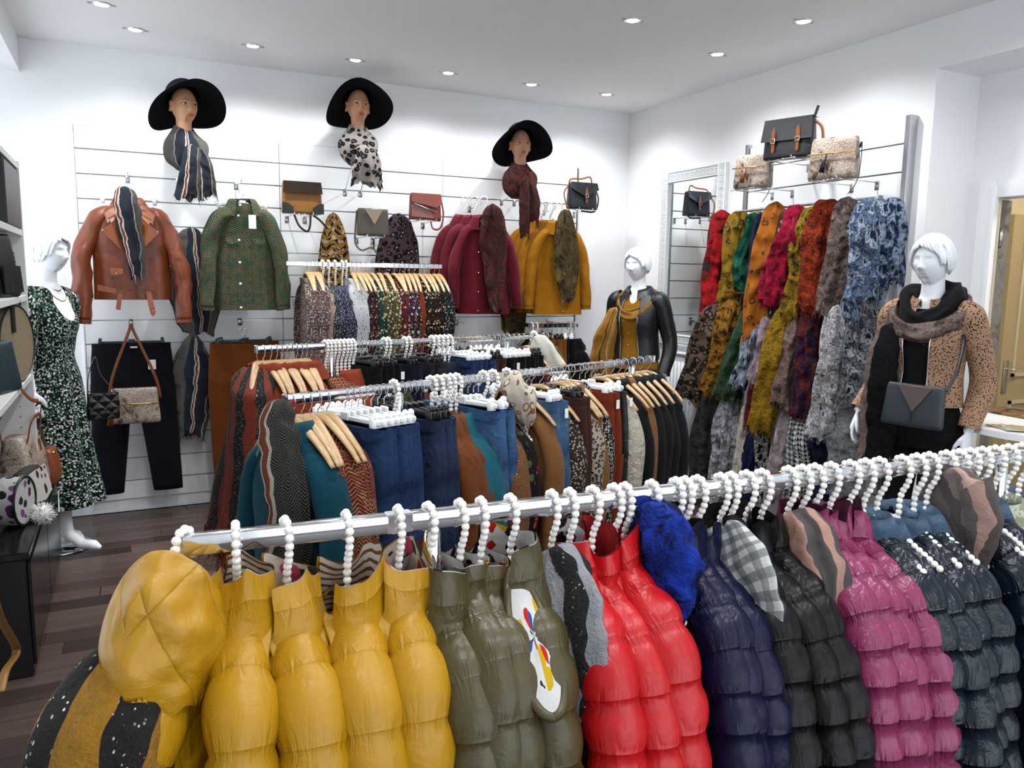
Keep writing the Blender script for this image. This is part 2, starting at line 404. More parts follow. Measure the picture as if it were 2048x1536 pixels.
# ================================================================== the room
YB, XR, ZC, XL, YF = 5.60, 3.827, 2.911, -1.15, -2.6
X2, YREC, ZLIN = 4.18, 2.82, 2.658      # recess beside the right wall
def slab(name, x0, x1, y0, y1, z0, z1, mt, parent=None):
    b = MB(); b.box(x1-x0, y1-y0, z1-z0, ((x0+x1)/2, (y0+y1)/2, (z0+z1)/2)); return b.build(name, mt, parent, smooth=False)
# floor: base with planks as far as they can be told apart
def f_floor(name):
    s = NT(name); oi = s.n('ObjectInfo'); o = s.co('Object', (1.6, 26, 26)); n, _ = s.noise(o, 1.0, 5, 0.62, 1.0)
    t = s.m('ADD', s.m('MULTIPLY', n, 0.6), s.m('MULTIPLY', oi.outputs['Random'], 0.42))
    s.col(s.ramp(t, [(0.25, '#392c28'), (0.5, '#5a463f'), (0.75, '#7f695f')])); s.bump(n, 0.08, 0.003)
    return s.p(0.34, spec=0.5)
FLOORM = mat('dark_laminate_floor', f_floor)
floor = struct(slab('floor', XL, 5.8, YF, YB+0.02, -0.08, -0.006, mat('floor_gap', f_plain, '#191413', 0.6)), 'dark brown wood laminate floor', 'floor')
rnd = random.Random(3); cache = {}
for i in range(40):                                    # plank rows run along x
    y0 = 1.0+0.12*i
    if y0+0.12 > YB: break
    x = -1.15-rnd.random()*0.8
    while x < 3.82:
        L = rnd.choice([0.8, 1.0, 1.2]); a, b_ = max(x, XL), min(x+L, 3.82)
        if b_-a > 0.05 and (y0 > 2.0 or a < 1.0):
            k = round(b_-a, 2)
            if k not in cache:
                q = MB(); q.rbox(k-0.0025, 0.1175, 0.006, (0, 0, 0), 0.0012, 1); cache[k] = q.mesh('plank', False); cache[k].materials.append(FLOORM)
            o = link('plank', cache[k], None, floor); o.location = ((a+b_)/2, y0+0.06, -0.003)
        x += L
struct(slab('floor_2', XL, 5.8, YF, 1.0, -0.006, 0.0, FLOORM), 'dark laminate floor behind the front rack', 'floor')
struct(slab('floor_3', 3.82, 5.8, 1.0, YREC, -0.006, 0.0, mat('grey_floor', f_plain, '#6f7274', 0.5)), 'grey floor of the side passage', 'floor')
struct(slab('ceiling', XL-0.2, XR+2.2, YF, YB+0.2, ZC, ZC+0.15, CEIL), 'smooth pale ceiling with recessed spotlights', 'ceiling')
struct(slab('wall_back', XL-0.2, XR+0.2, YB, YB+0.2, -0.08, ZC, WHITE), 'white back wall behind the slat panels', 'wall')
struct(slab('wall_right', XR, XR+0.353, YREC, YB, -0.08, ZC, WHITE), 'white right wall with mirror and scarf panel', 'wall')
struct(slab('trim_1', XR, XR+0.353, YF, YREC, ZLIN, ZC, WHITE), 'white lintel over the side passage', 'trim')
# passage wall with a door opening y 1.86..2.66, height 2.01
struct(slab('wall_passage', X2, X2+0.1, 2.66, YREC, -0.08, ZLIN, WHITE), 'white passage wall beside the open doorway', 'wall')
struct(slab('wall_passage_2', X2, X2+0.1, YF, 1.84, -0.08, ZLIN, WHITE), 'white passage wall near the round table', 'wall')
struct(slab('wall_passage_3', X2, X2+0.1, 1.84, 2.66, 2.01, ZLIN, WHITE), 'white wall over the open doorway', 'wall')
BEIGE = mat('beige_paint', f_plain, '#cfc4a8', 0.6)
struct(slab('wall_hall', X2+0.1, 5.7, 2.95, 3.05, -0.08, 2.6, BEIGE), 'beige side wall of the back room', 'wall')
struct(slab('wall_hall_2', 5.35, 5.45, 0.6, 2.95, -0.08, 2.6, BEIGE), 'beige far wall of the back room', 'wall')
struct(slab('wall_hall_3', X2+0.1, 5.45, 0.5, 0.6, -0.08, 2.6, BEIGE), 'beige near wall of the back room', 'wall')
struct(slab('ceiling_hall', X2+0.1, 5.7, 0.5, 3.05, 2.6, 2.7, BEIGE), 'beige ceiling of the back room', 'ceiling')
# door frame on the passage wall
t = thing('door_frame', 'white painted door frame around the open doorway on the right', 'door frame', (X2, 2.25, 0))
b = MB(); b.rbox(0.03, 0.09, 2.1, (-0.016, 0.455, 1.05), 0.004); b.rbox(0.045, 0.03, 2.07, (-0.022, 0.415, 1.035), 0.004); b.build('jamb', WHITE, t, sharp=40)
b = MB(); b.rbox(0.03, 0.09, 2.1, (-0.016, -0.455, 1.05), 0.004); b.build('jamb', WHITE, t, sharp=40)
b = MB(); b.rbox(0.03, 0.82, 0.09, (-0.016, 0, 2.055), 0.004); b.build('head_casing', WHITE, t, sharp=40)
b = MB(); b.box(0.098, 0.012, 2.0, (0.05, 0.403, 1.0)); b.build('reveal', mat('worn_grey', f_mottle, ['#8d9094', '#a9a59c', '#77736c'], 7, False, 0.7, 'Object'), t, False)
b = MB(); b.box(0.004, 0.01, 2.0, (-0.002, 0.394, 1.0)); b.build('edge_strip', BEIGE, t, False)
for z in (0.35, 1.15, 1.8):
    b = MB(); b.tube([(0.02, 0.392, z-0.05), (0.02, 0.392, z+0.05)], 0.009, 8); b.build('hinge', STEEL, t)
# beige door in the back room, on the wall behind the doorway
DX = 4.735
struct(slab('door_1', DX, DX+0.78, 2.905, 2.945, 0.0, 1.97, mat('door_beige', f_plain, '#b3a280', 0.45)), 'beige panelled door seen through the doorway', 'door')
d1 = bpy.data.objects['door_1']
for z0, z1 in ((0.15, 0.85), (1.0, 1.84)):
    b = MB()
    for (x0, x1, za, zb) in ((0.11, 0.67, z0, z0+0.02), (0.11, 0.67, z1-0.02, z1), (0.11, 0.13, z0, z1), (0.65, 0.67, z0, z1)): b.box(x1-x0, 0.012, zb-za, (DX+(x0+x1)/2, 2.9, (za+zb)/2))
    b.build('panel_moulding', BEIGE, d1, False)
b = MB(); b.rbox(0.04, 0.008, 0.2, (DX+0.05, 2.9, 1.0), 0.003); b.build('lock_plate', STEEL, d1)
b = MB(); b.tube(spline([(DX+0.05, 2.9, 1.05), (DX+0.05, 2.86, 1.05), (DX+0.065, 2.85, 1.05), (DX+0.16, 2.85, 1.05)], 14), 0.008, 8); b.build('handle', CHROME, d1)
# left side: bulkhead beam, shop window, wall
struct(slab('trim_2', -0.80, -0.483, YF, YB, 2.715, ZC, WHITE), 'white bulkhead beam over the shop window', 'trim')
struct(slab('trim_3', XL, -0.80, YF, YB, 2.78, ZC, WHITE), 'white soffit behind the bulkhead', 'trim')
GLASS = NT('window_glass'); GLASS.col('#ffffff').p(0.0, trans=1.0); GLASS.b.inputs['IOR'].default_value = 1.01; GLASS = GLASS.mat
def window(name, axis, pos, a0, a1, z0, z1, label, n=2):
    w = bpy.data.objects.new(name, None); COL.objects.link(w); struct(w, label, 'window')
    def bar(nm, a, b2, za, zb, th, mt):
        q = MB(); c = (a+b2)/2; zc = (za+zb)/2
        if axis == 'x': q.box(th, b2-a, zb-za, (pos, c, zc))
        else: q.box(b2-a, th, zb-za, (c, pos, zc))
        return q.build(nm, mt, w, False)
    for za, zb in ((z0, z0+0.06), (z1-0.06, z1)): bar('window_frame', a0, a1, za, zb, 0.07, WHITE)
    for i in range(n+1):
        a = a0+(a1-a0-0.06)*i/n; bar('mullion', a, a+0.06, z0, z1, 0.07, WHITE)
    for i in range(n):
        a = a0+(a1-a0-0.06)*i/n; bar('pane', a+0.06, a+(a1-a0-0.06)/n, z0+0.06, z1-0.06, 0.008, GLASS)
    ld = bpy.data.lights.new(name+'_portal', 'AREA'); ld.shape = 'RECTANGLE'; ld.size = (a1-a0); ld.size_y = z1-z0; ld.cycles.is_portal = True
    lo = bpy.data.objects.new(name+'_portal', ld); COL.objects.link(lo)
    if axis == 'x': lo.location = (pos, (a0+a1)/2, (z0+z1)/2); lo.rotation_euler = (0, -PI/2, 0)      # shines towards +x
    else: lo.location = ((a0+a1)/2, pos, (z0+z1)/2); lo.rotation_euler = (PI/2, 0, 0)                   # shines towards +y
    lo.parent = w
struct(slab('wall_left', XL-0.12, XL, 2.0, YB, -0.08, 0.35, WHITE), 'white wall under the shop window', 'wall')
struct(slab('wall_left_2', XL-0.12, XL, YF, 2.0, -0.08, 2.9, WHITE), 'white left wall nearer the entrance', 'wall')
struct(slab('wall_left_3', XL-0.12, XL, 2.0, YB, 2.7, 2.9, WHITE), 'white wall over the shop window', 'wall')
window('window_1', 'x', XL-0.05, 2.0, YB, 0.35, 2.7, 'tall shop window on the left', 3)
struct(slab('wall_front', 4.2, 5.8, YF-0.12, YF, -0.08, 2.9, WHITE), 'white wall at the right of the shop front', 'wall')
struct(slab('wall_front_2', XL-0.12, 4.2, YF-0.12, YF, 2.75, 2.9, WHITE), 'white wall over the shop front', 'wall')
struct(slab('wall_front_3', XL-0.12, 4.2, YF-0.12, YF, -0.08, 0.12, WHITE), 'white wall under the shop front', 'wall')
window('fill_window', 'y', YF-0.05, XL, 4.2, 0.12, 2.75, 'unseen shop front window added behind the camera for front fill', 4)  # unseen opening, added and widened so sky light fills from the front
struct(slab('baseboard_back', -0.45, XR, YB-0.015, YB, 0.0, 0.09, WHITE), 'white baseboard along the back wall', 'baseboard')
struct(slab('baseboard_right', XR-0.015, XR, YREC, YB-0.02, 0.0, 0.09, WHITE), 'white baseboard along the right wall', 'baseboard')

# ------------------------------------------------------------------ slat wall panels (boards with aluminium grooves)
def slat_panel(label, width, origin, rz, z_top, z_bot, first, seam=True):
    t = thing('slat_panel', label, 'wall panel', origin, rz, 'white slat wall panels')
    b = MB(); b.box(width, 0.006, z_top-z_bot, (width/2, -0.003, (z_top+z_bot)/2)); b.build('backing', ALU, t, False)
    zs = [z_top]; z = first
    while z > z_bot+0.04: zs.append(z); z -= 0.1497
    zs.append(z_bot); c = {}
    for i in range(len(zs)-1):
        h = round(zs[i]-zs[i+1]-0.008, 4)
        if h not in c:
            q = MB(); q.rbox(width-0.004, 0.018, h, (0, 0, 0), 0.0015, 1); c[h] = q.mesh('slat', False); c[h].materials.append(SLAT)
        o = link('slat', c[h], None, t); o.location = (width/2, -0.015, (zs[i]+zs[i+1])/2)
    return t
slat_panel('white slat wall panel behind the brown leather jacket', 1.212, (-0.226, YB-0.003, 0), 0, 2.44, 0.08, 2.300)
slat_panel('white slat wall panel behind the wall of handbags', 1.18, (0.987, YB-0.003, 0), 0, 2.44, 0.08, 2.300)
slat_panel('white slat wall panel behind the burgundy jackets', 1.16, (2.168, YB-0.003, 0), 0, 2.44, 0.08, 2.300)
slat_panel('white slat wall panel behind the coloured scarves', 1.185, (XR-0.003, 4.13, 0), -PI/2, 2.44, 0.30, 2.300)
for (x, lab) in ((-0.232, 'thin white edge trim left of the leather jacket panel'), (3.336, 'thin metal edge trim by the navy wall handbag')):
    b = MB(); b.rbox(0.012, 0.03, 2.37, (x, YB-0.015, 1.255), 0.002, 1); tag(b.build('edge_trim', ALU if x > 0 else WHITE, None, False), lab, 'trim')
b = MB(); b.rbox(0.06, 0.035, 2.14, (XR-0.03, 2.922, 1.37), 0.004, 1); tag(b.build('edge_trim', STEEL, None, False), 'brushed metal upright edging the scarf panel', 'trim')
b = MB(); b.rbox(0.04, 0.03, 2.20, (XR-0.02, 4.15, 1.36), 0.004, 1); tag(b.build('edge_trim', STEEL, None, False), 'metal upright between mirror and scarf panel', 'trim')

# ------------------------------------------------------------------ ceiling downlights
def f_emit(name, c, st):
    s = NT(name); s.col(c); s.put(s.b.inputs['Emission Color'], lin(c)); s.b.inputs['Emission Strength'].default_value = st; return s
LED = mat('led_disc', f_emit, '#ffffff', 40.0)
lamp_pts = [(0.13, 5.10, 'above the leather jacket'), (0.765, 5.10, 'second from the left along the back wall'), (1.391, 5.10, 'above the leopard scarf bust'),
    (2.021, 5.10, 'fourth from the left along the back wall'), (2.65, 5.10, 'above the burgundy jackets'), (3.27, 5.09, 'nearest the room corner'),
    (2.476, 3.622, 'alone in the middle of the ceiling'), (3.28, 3.89, 'above the scarf wall'), (3.266, 3.204, 'nearest the passage lintel'),
    (-0.03, 4.72, 'at the top edge by the bulkhead')]
unseen_fill_spots = [(3.27, 2.2, 'over the round table'), (1.65, 3.4, 'over the rear rack, right of the middle'), (0.6, 3.4, 'over the left end of the rear rack'), (1.65, 2.0, 'over the middle rack, right of its centre'), (0.6, 2.0, 'over the left end of the middle rack'),  # ceiling spots out of view, added for the light they give
    (2.6, 0.8, 'over the right end of the front rack'), (1.4, 0.6, 'over the middle of the front rack'), (0.2, 0.6, 'over the left end of the front rack'), (2.4, -1.0, 'near the shop front, right'), (0.6, -1.0, 'near the shop front, left')]
lp = None
def downlight(x, y, label):
    global lp
    if lp is None:
        t = thing('ceiling_spotlight', label, 'ceiling light', (0, 0, 0), 0, 'recessed ceiling spotlights')
        b = MB(); a = np.linspace(0, 2*PI, 28, endpoint=False)
        P = np.array([[(r*math.cos(k), r*math.sin(k), z) for k in a] for r, z in ((0.047, -0.0005), (0.047, -0.004), (0.038, -0.006), (0.034, -0.002), (0.033, 0.0))])
        b.grid(P); b.build('ring', CHROME, t)
        b = MB(); b.disc(0.033, 0.002, (0, 0, -0.003), 24); b.build('led_lens', LED, t)
        for s in (-1, 1):
            b = MB(); b.rbox(0.02, 0.016, 0.004, (s*0.056, 0, -0.003), 0.001, 1); b.build('spring_tab', STEEL, t)
        lp = t
    else: t = copy_tree(lp); t['label'] = label
    t.location = (x, y, ZC)
    ld = bpy.data.lights.new('spot', 'SPOT'); ld.energy = LAMP_W; ld.spot_size = math.radians(150); ld.spot_blend = 0.9
    ld.shadow_soft_size = 0.035; ld.color = (0.97, 0.985, 1.0)
    lo = bpy.data.objects.new('spot_beam', ld); COL.objects.link(lo); lo.parent = t; lo.location = (0, 0, -0.02)
for x, y, d in lamp_pts: downlight(x, y, 'lit recessed ceiling spotlight with chrome tabs, '+d)
for x, y, d in unseen_fill_spots: downlight(x, y, 'added unseen ceiling spotlight '+d)
# one warm lamp in the back room
t = thing('hall_ceiling_lamp', 'round warm ceiling lamp in the beige back room', 'ceiling light', (4.8, 1.7, 2.6))
b = MB(); b.disc(0.13, 0.05, (0, 0, -0.025), 28); b.build('shade', mat('warm_glow', f_emit, '#fff0d6', 8.0), t)
ld = bpy.data.lights.new('hall_lamp', 'POINT'); ld.energy = 22; ld.color = (1.0, 0.95, 0.86); ld.shadow_soft_size = 0.1
lo = bpy.data.objects.new('hall_bulb', ld); COL.objects.link(lo); lo.parent = t; lo.location = (0, 0, -0.12)
# ================================================================== garment generators
ORD = ['first', 'second', 'third', 'fourth', 'fifth', 'sixth', 'seventh', 'eighth', 'ninth', 'tenth', 'eleventh', 'twelfth', 'thirteenth', 'fourteenth', 'fifteenth', 'sixteenth']
def body_rings(w=0.2, dn=0.115, slope=0.075, L=0.55, t=0.055, neck=(0.062, 0.05), hem=None, seed=0, fold=0.1, nf=5, row=0, amp=0.012, nu=40, nd=24, ns=6, drop=0.045):
    th = np.linspace(0, 2*PI, nu, endpoint=False); ct, st = np.cos(th), np.sin(th); rs = np.random.RandomState(seed)
    hem = hem or (w*1.02, t*1.15); ph = rs.rand(4)*6.28; rings = []; vl = 0.0
    se = lambda c: np.sign(c)*np.abs(c)**0.8
    for i in range(ns):
        s = i/ns; s2 = s**0.85; a = neck[0]+(w-neck[0])*s2; b = neck[1]+(t-neck[1])*s**0.7
        x = a*ct; y = b*se(st); z = -dn-slope*np.clip((np.abs(x)-neck[0]*0.9)/(w-neck[0]*0.9), 0, 1)**1.15-drop*s*np.abs(st)**1.5
        rings.append(np.stack([x, y, z], 1))
    zsh = -dn-slope*np.clip((np.abs(w*ct)-neck[0]*0.9)/(w-neck[0]*0.9), 0, 1)**1.15-drop*np.abs(st)**1.5
    for i in range(nd+1):
        d = i/nd; a = w+(hem[0]-w)*d; b = t+(hem[1]-t)*d
        f = fold*min(1, d*1.6); rr = 1+f*(0.6*np.sin(nf*th+ph[0]+d*0.8)+0.4*np.sin((nf+3)*th+ph[1]-d*1.3))
        x = a*ct*(1-0.03*math.sin(d*3)); y = b*se(st)*rr; k = min(1, d*3.0)
        z = zsh*(1-k)+(-dn-slope)*k-L*d
        rings.append(np.stack([x, y, z], 1))
    R = np.array(rings)
    if row:
        dv = np.linalg.norm(np.diff(R, axis=0), axis=2).mean(1); vc = np.concatenate([[0], np.cumsum(dv)])
        g = np.abs(np.sin(PI*vc/row))**0.6; N = np.stack([R[:, :, 0]/w**2, R[:, :, 1]/t**2, 0*R[:, :, 0]], 2); N /= np.linalg.norm(N, axis=2)[..., None]+1e-9
        R = R+N*(amp*g[:, None, None])+N*(0.004*wob(R, seed+5, 22)[..., None])
    else: R = R+np.stack([0*R[..., 0], 0.006*wob(R, seed+7, 16), 0*R[..., 0]], 2)
    return R
def sleeve_rings(side, w=0.2, dn=0.115, slope=0.075, L=0.5, r0=0.07, r1=0.05, out=0.05, fwd=0.02, seed=0, row=0, amp=0.01, n=20, k=26, flat=0.8, raglan=False, wr=0.006):
    rs = np.random.RandomState(seed+11); o = out*(0.8+0.4*rs.rand()); fw = -fwd*(0.5+rs.rand())
    P = spline([(side*(w-0.125), 0, -dn-slope*0.12-r0*0.75), (side*(w-0.045), 0, -dn-slope*0.65-r0*0.8), (side*(w+o*0.3), fw*0.2, -dn-slope-r0-0.09), (side*(w+o*0.75), fw*0.7, -dn-slope-0.32), (side*(w+o), fw, -dn-slope-0.02-L)], k)
    if raglan: P = spline([(side*0.015, 0, -dn+0.01-r0*0.5), (side*0.085, 0, -dn-slope*0.30-r0*0.5), (side*w*0.93, 0, -dn-slope*0.95-r0*0.45), (side*(w+o*0.55), fw*0.5, -dn-slope-0.22), (side*(w+o), fw, -dn-slope-L)], k)
    t = np.linspace(0, 1, k); r = interp(t, [0, 0.12, 0.3, 0.65, 1], [r0*0.78, r0*0.94, r0, (r0+r1)/2, r1])
    if row:
        dl = np.concatenate([[0], np.cumsum(np.linalg.norm(np.diff(P, axis=0), axis=1))]); r = r*0.95+amp*(np.abs(np.sin(PI*dl/row))**0.5)*np.clip(t*5-0.8, 0, 1)
    R = tube_rings(P, r, n, (flat, 1.0), (0, 1, 0)); R = R+wr*wob(R, seed+3, 18)[..., None]*np.array([1, 1, 0.2])+(wr-0.006)*0.8*wob(R, seed+4, 45)[..., None]
    return R
def collar_grid(kind, dn=0.115, seed=0, gap=0.5, h=0.07, nu=36, r=(0.066, 0.052)):
    """open ring round the neck; local front is -y"""
    th = np.linspace(-PI/2+gap, 1.5*PI-gap, nu); c, s = np.cos(th), np.sin(th); g = []
    if kind == 'stand':
        for v in np.linspace(0, 1, 6):
            k = 1.0+0.55*(1-v)**2+0.10*math.sin(v*PI)+0.06*v; g.append(np.stack([r[0]*k*c, r[1]*k*s, -dn-0.05*(1-v)**1.5-0.012+h*v+0.012*np.maximum(0, s)*v], 1))
    elif kind == 'shirt':
        for q, z in ((1.0, -0.02), (1.02, 0.012), (1.12, 0.034), (1.3, 0.022), (1.62, -0.012), (1.8, -0.035)):
            g.append(np.stack([r[0]*q*c, r[1]*q*s, -dn+z-0.035*np.maximum(0, -s)*(q-1)*1.6-0.02*np.abs(c)*(q-1)], 1))
    elif kind == 'hood':
        for v in np.linspace(0, 1, 9):
            q = 1.0+0.9*math.sin(v*PI)**0.8; back = np.maximum(0, s)
            g.append(np.stack([r[0]*q*c*1.1, r[1]*q*s+0.05*back*math.sin(v*PI), -dn-0.03+h*1.2*v-0.06*back*math.sin(v*PI*0.8)], 1))
    G = np.array(g); v = np.linspace(0, 1, len(g))[:, None]; ph = np.random.RandomState(seed).rand(3)*6.28
    if kind == 'stand': G[..., 2] += h*v*(0.2*np.sin(2*th+ph[0])+0.05*np.sin(5*th+ph[1])); G[..., 1] += 0.012*v*np.sin(3*th+ph[2]); G[..., 0] += 0.012*v*np.sin(2*th+ph[1])
    return G+0.006*wob(G, seed, 45)[..., None]
def garment(name, label, cat, m_out, p, group=None, collar='stand', m_in=None, m_collar=None, zip_=None, buttons=None, loc=(0, 0, 0), rz=0.0, hi=False, tag_=None, m_sleeve=None):
    t = thing(name, label, cat, loc, rz, group); b = MB(); p = dict(p); sl = p.pop('sleeve', 0.5); r0 = p.pop('r0', 0.06); r1 = p.pop('r1', 0.045); out = p.pop('out', 0.035); ch = p.pop('ch', 0.06); gap = p.pop('gap', 0.5); cr = p.pop('cr', (0.066, 0.052)); fl = p.pop('flat', 0.8); fwd = p.pop('fwd', 0.02); rag = p.pop('raglan', False); wr = p.pop('wr', 0.006)
    row, amp, seed = p.get('row', 0), p.get('amp', 0.012), p.get('seed', 0); w, dn, slope = p.get('w', 0.2), p.get('dn', 0.115), p.get('slope', 0.075)
    R = body_rings(**p); b.grid(R); b.build('body', m_out, t)
    if sl:
        for sd in (1, -1):
            q = MB(); S = sleeve_rings(sd, w, dn, slope, sl, r0, r1, out, fwd, seed+sd, row, amp*0.8, 24 if hi else 14, 56 if hi else 18, fl, rag, wr)
            q.grid(S, True, False, True); so = q.build('sleeve', m_sleeve or m_out, t)
            if hi:
                q = MB(); q.grid(np.stack([S[-1], S[-1]*[1, 1, 1]+[0, 0, -0.02]]), True); q.build('cuff', m_out, so)
    if collar:
        q = MB(); G = collar_grid(collar, dn, seed, gap, ch, 44 if hi else 24, cr); q.grid(G, False); co = q.build('collar', m_collar or m_out, t)
        if m_in is not None:
            q = MB(); c = G.mean((0, 1)); G2 = (G-c)*np.array([0.93, 0.93, 1])+c; q.grid(G2, False, flip=True); q.build('lining', m_in, co)
    if zip_ is not None or buttons is not None:
        j = int(np.argmin(R[len(R)//2, :, 1])); L = R[2:, j]+np.array([0, -0.004, 0])
        if zip_ is not None:
            q = MB(); q.tube(L, 0.0045, 6, True, (1.6, 0.6), (1, 0, 0)); q.build('zip', zip_, t)
        if buttons is not None:
            q = MB(); q.disc(0.008, 0.004, (0, 0, 0), 10, M=frame((1, 0, 0), (0, 0, 1), (0, -1, 0)))
            bm = q.mesh('button'); bm.materials.append(buttons)
            for i in np.linspace(1, len(L)-2, 6).astype(int):
                o = link('button', bm, None, t); o.location = tuple(L[i]+np.array([0, -0.004, 0]))
    if tag_:
        q = MB(); q.rbox(0.001, 0.035, 0.06, tag_, 0.0004, 1); q.build('price_tag', PAPER, t, False)
    return t
def trousers(name, label, m_, loc, rz, w=0.185, L=0.95, t=0.022, dn=0.115, seed=0, group=None, nu=20, leather=None, cat='trousers', spread=0.0):
    th = thing(name, label, cat, loc, rz, group); rs = np.random.RandomState(seed); w = w*(0.93+0.14*rs.rand()); a = np.linspace(0, 2*PI, nu, endpoint=False); ct, st = np.cos(a), np.sin(a)
    se = lambda c, e: np.sign(c)*np.abs(c)**e
    b = MB(); R = []
    for d in np.linspace(0, 1, 8):
        ww = w+0.02*math.sin(d*PI/2); R.append(np.stack([ww*se(ct, 0.5), (t+0.012*d)*se(st, 0.8), -dn-0.27*d+0*ct], 1))
    R = np.array(R)+0.004*wob(np.array(R), seed, 25)[..., None]*np.array([0, 1, 0]); b.grid(R, True, True, False); b.build('hip', m_, th)
    for s in (-1, 1):
        q = MB(); S = []
        for d in np.linspace(0, 1, 14):
            hw = (w+0.02)/2*(1-0.28*d); cx = s*((w+0.02)/2+0.004-0.012*d+spread*d); S.append(np.stack([cx+hw*se(ct, 0.7), (t+0.012)*(1-0.2*d)*se(st, 0.7)+0.006*np.sin(3*d+s+seed), -dn-0.25-(L-0.25)*d+0*ct], 1))
        S = np.array(S)+0.004*wob(np.array(S), seed+s, 18)[..., None]*np.array([0.3, 1, 0]); q.grid(S, True, False, True); q.build('leg', m_, th)
    q = MB(); q.grid(np.stack([R[0]*[1.015, 1.15, 1]+[0, 0, 0.002], R[0]*[1.015, 1.15, 1]+[0, 0, -0.036]]), True); q.build('waistband', leather or m_, th)
    return th
# ------------------------------------------------------------------ hangers
bead_me = MB().sphere(0.0079, n=14, m_=9).mesh('bead'); bead_me.materials.append(PEARL)
def arc(c, r, a0, a1, n=12): return [(c[0]+r*math.cos(a), 0, c[1]+r*math.sin(a)) for a in np.linspace(a0, a1, n)]
def resample(P, step):
    P = np.asarray(P, float); d = np.concatenate([[0], np.cumsum(np.linalg.norm(np.diff(P, axis=0), axis=1))]); n = int(d[-1]/step); s = np.arange(n+1)*step
    return np.stack([np.interp(s, d, P[:, i]) for i in range(3)], 1)
HOOK = [(-0.025, 0, -0.04)]+arc((0, -0.0175), 0.0265, PI, 0, 14)+[(0.026, 0, -0.034), (0.02, 0, -0.054), (0.005, 0, -0.078), (0.0, 0, -0.1), (0, 0, -0.148)]
def pearl_hanger(label, loc, rz, fine=True, group='pearl bead hangers', arm=0.14, raised=False):
    t = thing('pearl_hanger', label, 'hanger', loc, rz, group); hk = resample(HOOK, 0.0150); near = resample([(0.01, 0, -0.146), (0.07, 0, -0.156), (arm+0.04, 0, -0.205)] if raised else [(0.008, 0, -0.16), (0.07, 0, -0.192), (arm, 0, -0.256)], 0.0150); far = near*[-1, 1, 1]
    if fine:
        for P in (hk, near):
            for c in P: o = link('bead', bead_me, None, t); o.location = tuple(c)
        q = MB()
        for c in far: q.sphere(0.0079, c, 8, 6)
        stuff(q.build('bead_arm', PEARL, t))
    else:
        global _coarse
        if '_coarse' not in globals():
            q = MB()
            for c in hk: q.sphere(0.0079, c, 8, 6)
            a = MB()
            for c in np.concatenate([near, far]): a.sphere(0.0079, c, 6, 5)
            _coarse = (q.mesh('bead_hook'), a.mesh('bead_arms'))
            for me in _coarse: me.materials.append(PEARL)
        stuff(link('bead_hook', _coarse[0], None, t)); stuff(link('bead_arms', _coarse[1], None, t))
    return t
WHOOK = [(-0.02, 0, -0.03)]+arc((0, -0.018), 0.0205, PI, 0, 12)+[(0.019, 0, -0.034), (0.010, 0, -0.046), (0.0, 0, -0.056), (0, 0, -0.08)]
_hc = {}
def wood_hanger(label, loc, rz, group='wooden hangers', mt=None):
    t = thing('wooden_hanger', label, 'hanger', loc, rz, group)
    if 'w' not in _hc:
        q = MB(); q.tube(WHOOK, 0.0019, 6); h = q.mesh('hook'); h.materials.append(CHROME)
        q = MB(); P = spline([(-0.2, 0, -0.19), (-0.15, 0, -0.146), (-0.06, 0, -0.09), (0, 0, -0.074), (0.06, 0, -0.09), (0.15, 0, -0.146), (0.2, 0, -0.19)], 26)
        q.tube(P, interp(np.linspace(0, 1, 26), [0, 0.2, 0.5, 0.8, 1], [0.008, 0.0125, 0.019, 0.0125, 0.008]), 10, True, (0.55, 1.0), (0, 1, 0)); a = q.mesh('arms'); a.materials.append(mt or WOOD); _hc['w'] = (h, a)
    link('hook', _hc['w'][0], None, t); link('arms', _hc['w'][1], None, t); return t
def clip_hanger(label, loc, rz, color='white', group=None, half=0.165):
    t = thing('clip_hanger', label, 'hanger', loc, rz, group or color+' clip hangers'); k = 'c'+color
    if k not in _hc:
        mt = WHITEP if color == 'white' else BLACKP
        q = MB(); q.tube(np.array(WHOOK)*[1, 1, 0.8], 0.0019, 6); h = q.mesh('hook'); h.materials.append(CHROME)
        q = MB(); q.rbox(half*2, 0.008, 0.016, (0, 0, -0.092), 0.003, 1); q.rbox(0.04, 0.012, 0.03, (0, 0, -0.086), 0.004, 1); a = q.mesh('crossbar', False); a.materials.append(mt)
        q = MB(); q.rbox(0.024, 0.022, 0.045, (0, 0, -0.103), 0.005, 1); q.rbox(0.02, 0.006, 0.05, (0, -0.013, -0.098), 0.002, 1); q.sphere((0.011, 0.011, 0.013), (0, 0, -0.075), 8, 6); c = q.mesh('clip', True); c.materials.append(mt); _hc[k] = (h, a, c)
    link('hook', _hc[k][0], None, t); link('crossbar', _hc[k][1], None, t)
    for s in (-1, 1): o = link('clip', _hc[k][2], None, t); o.location = (s*(half-0.025), 0, 0)
    return t
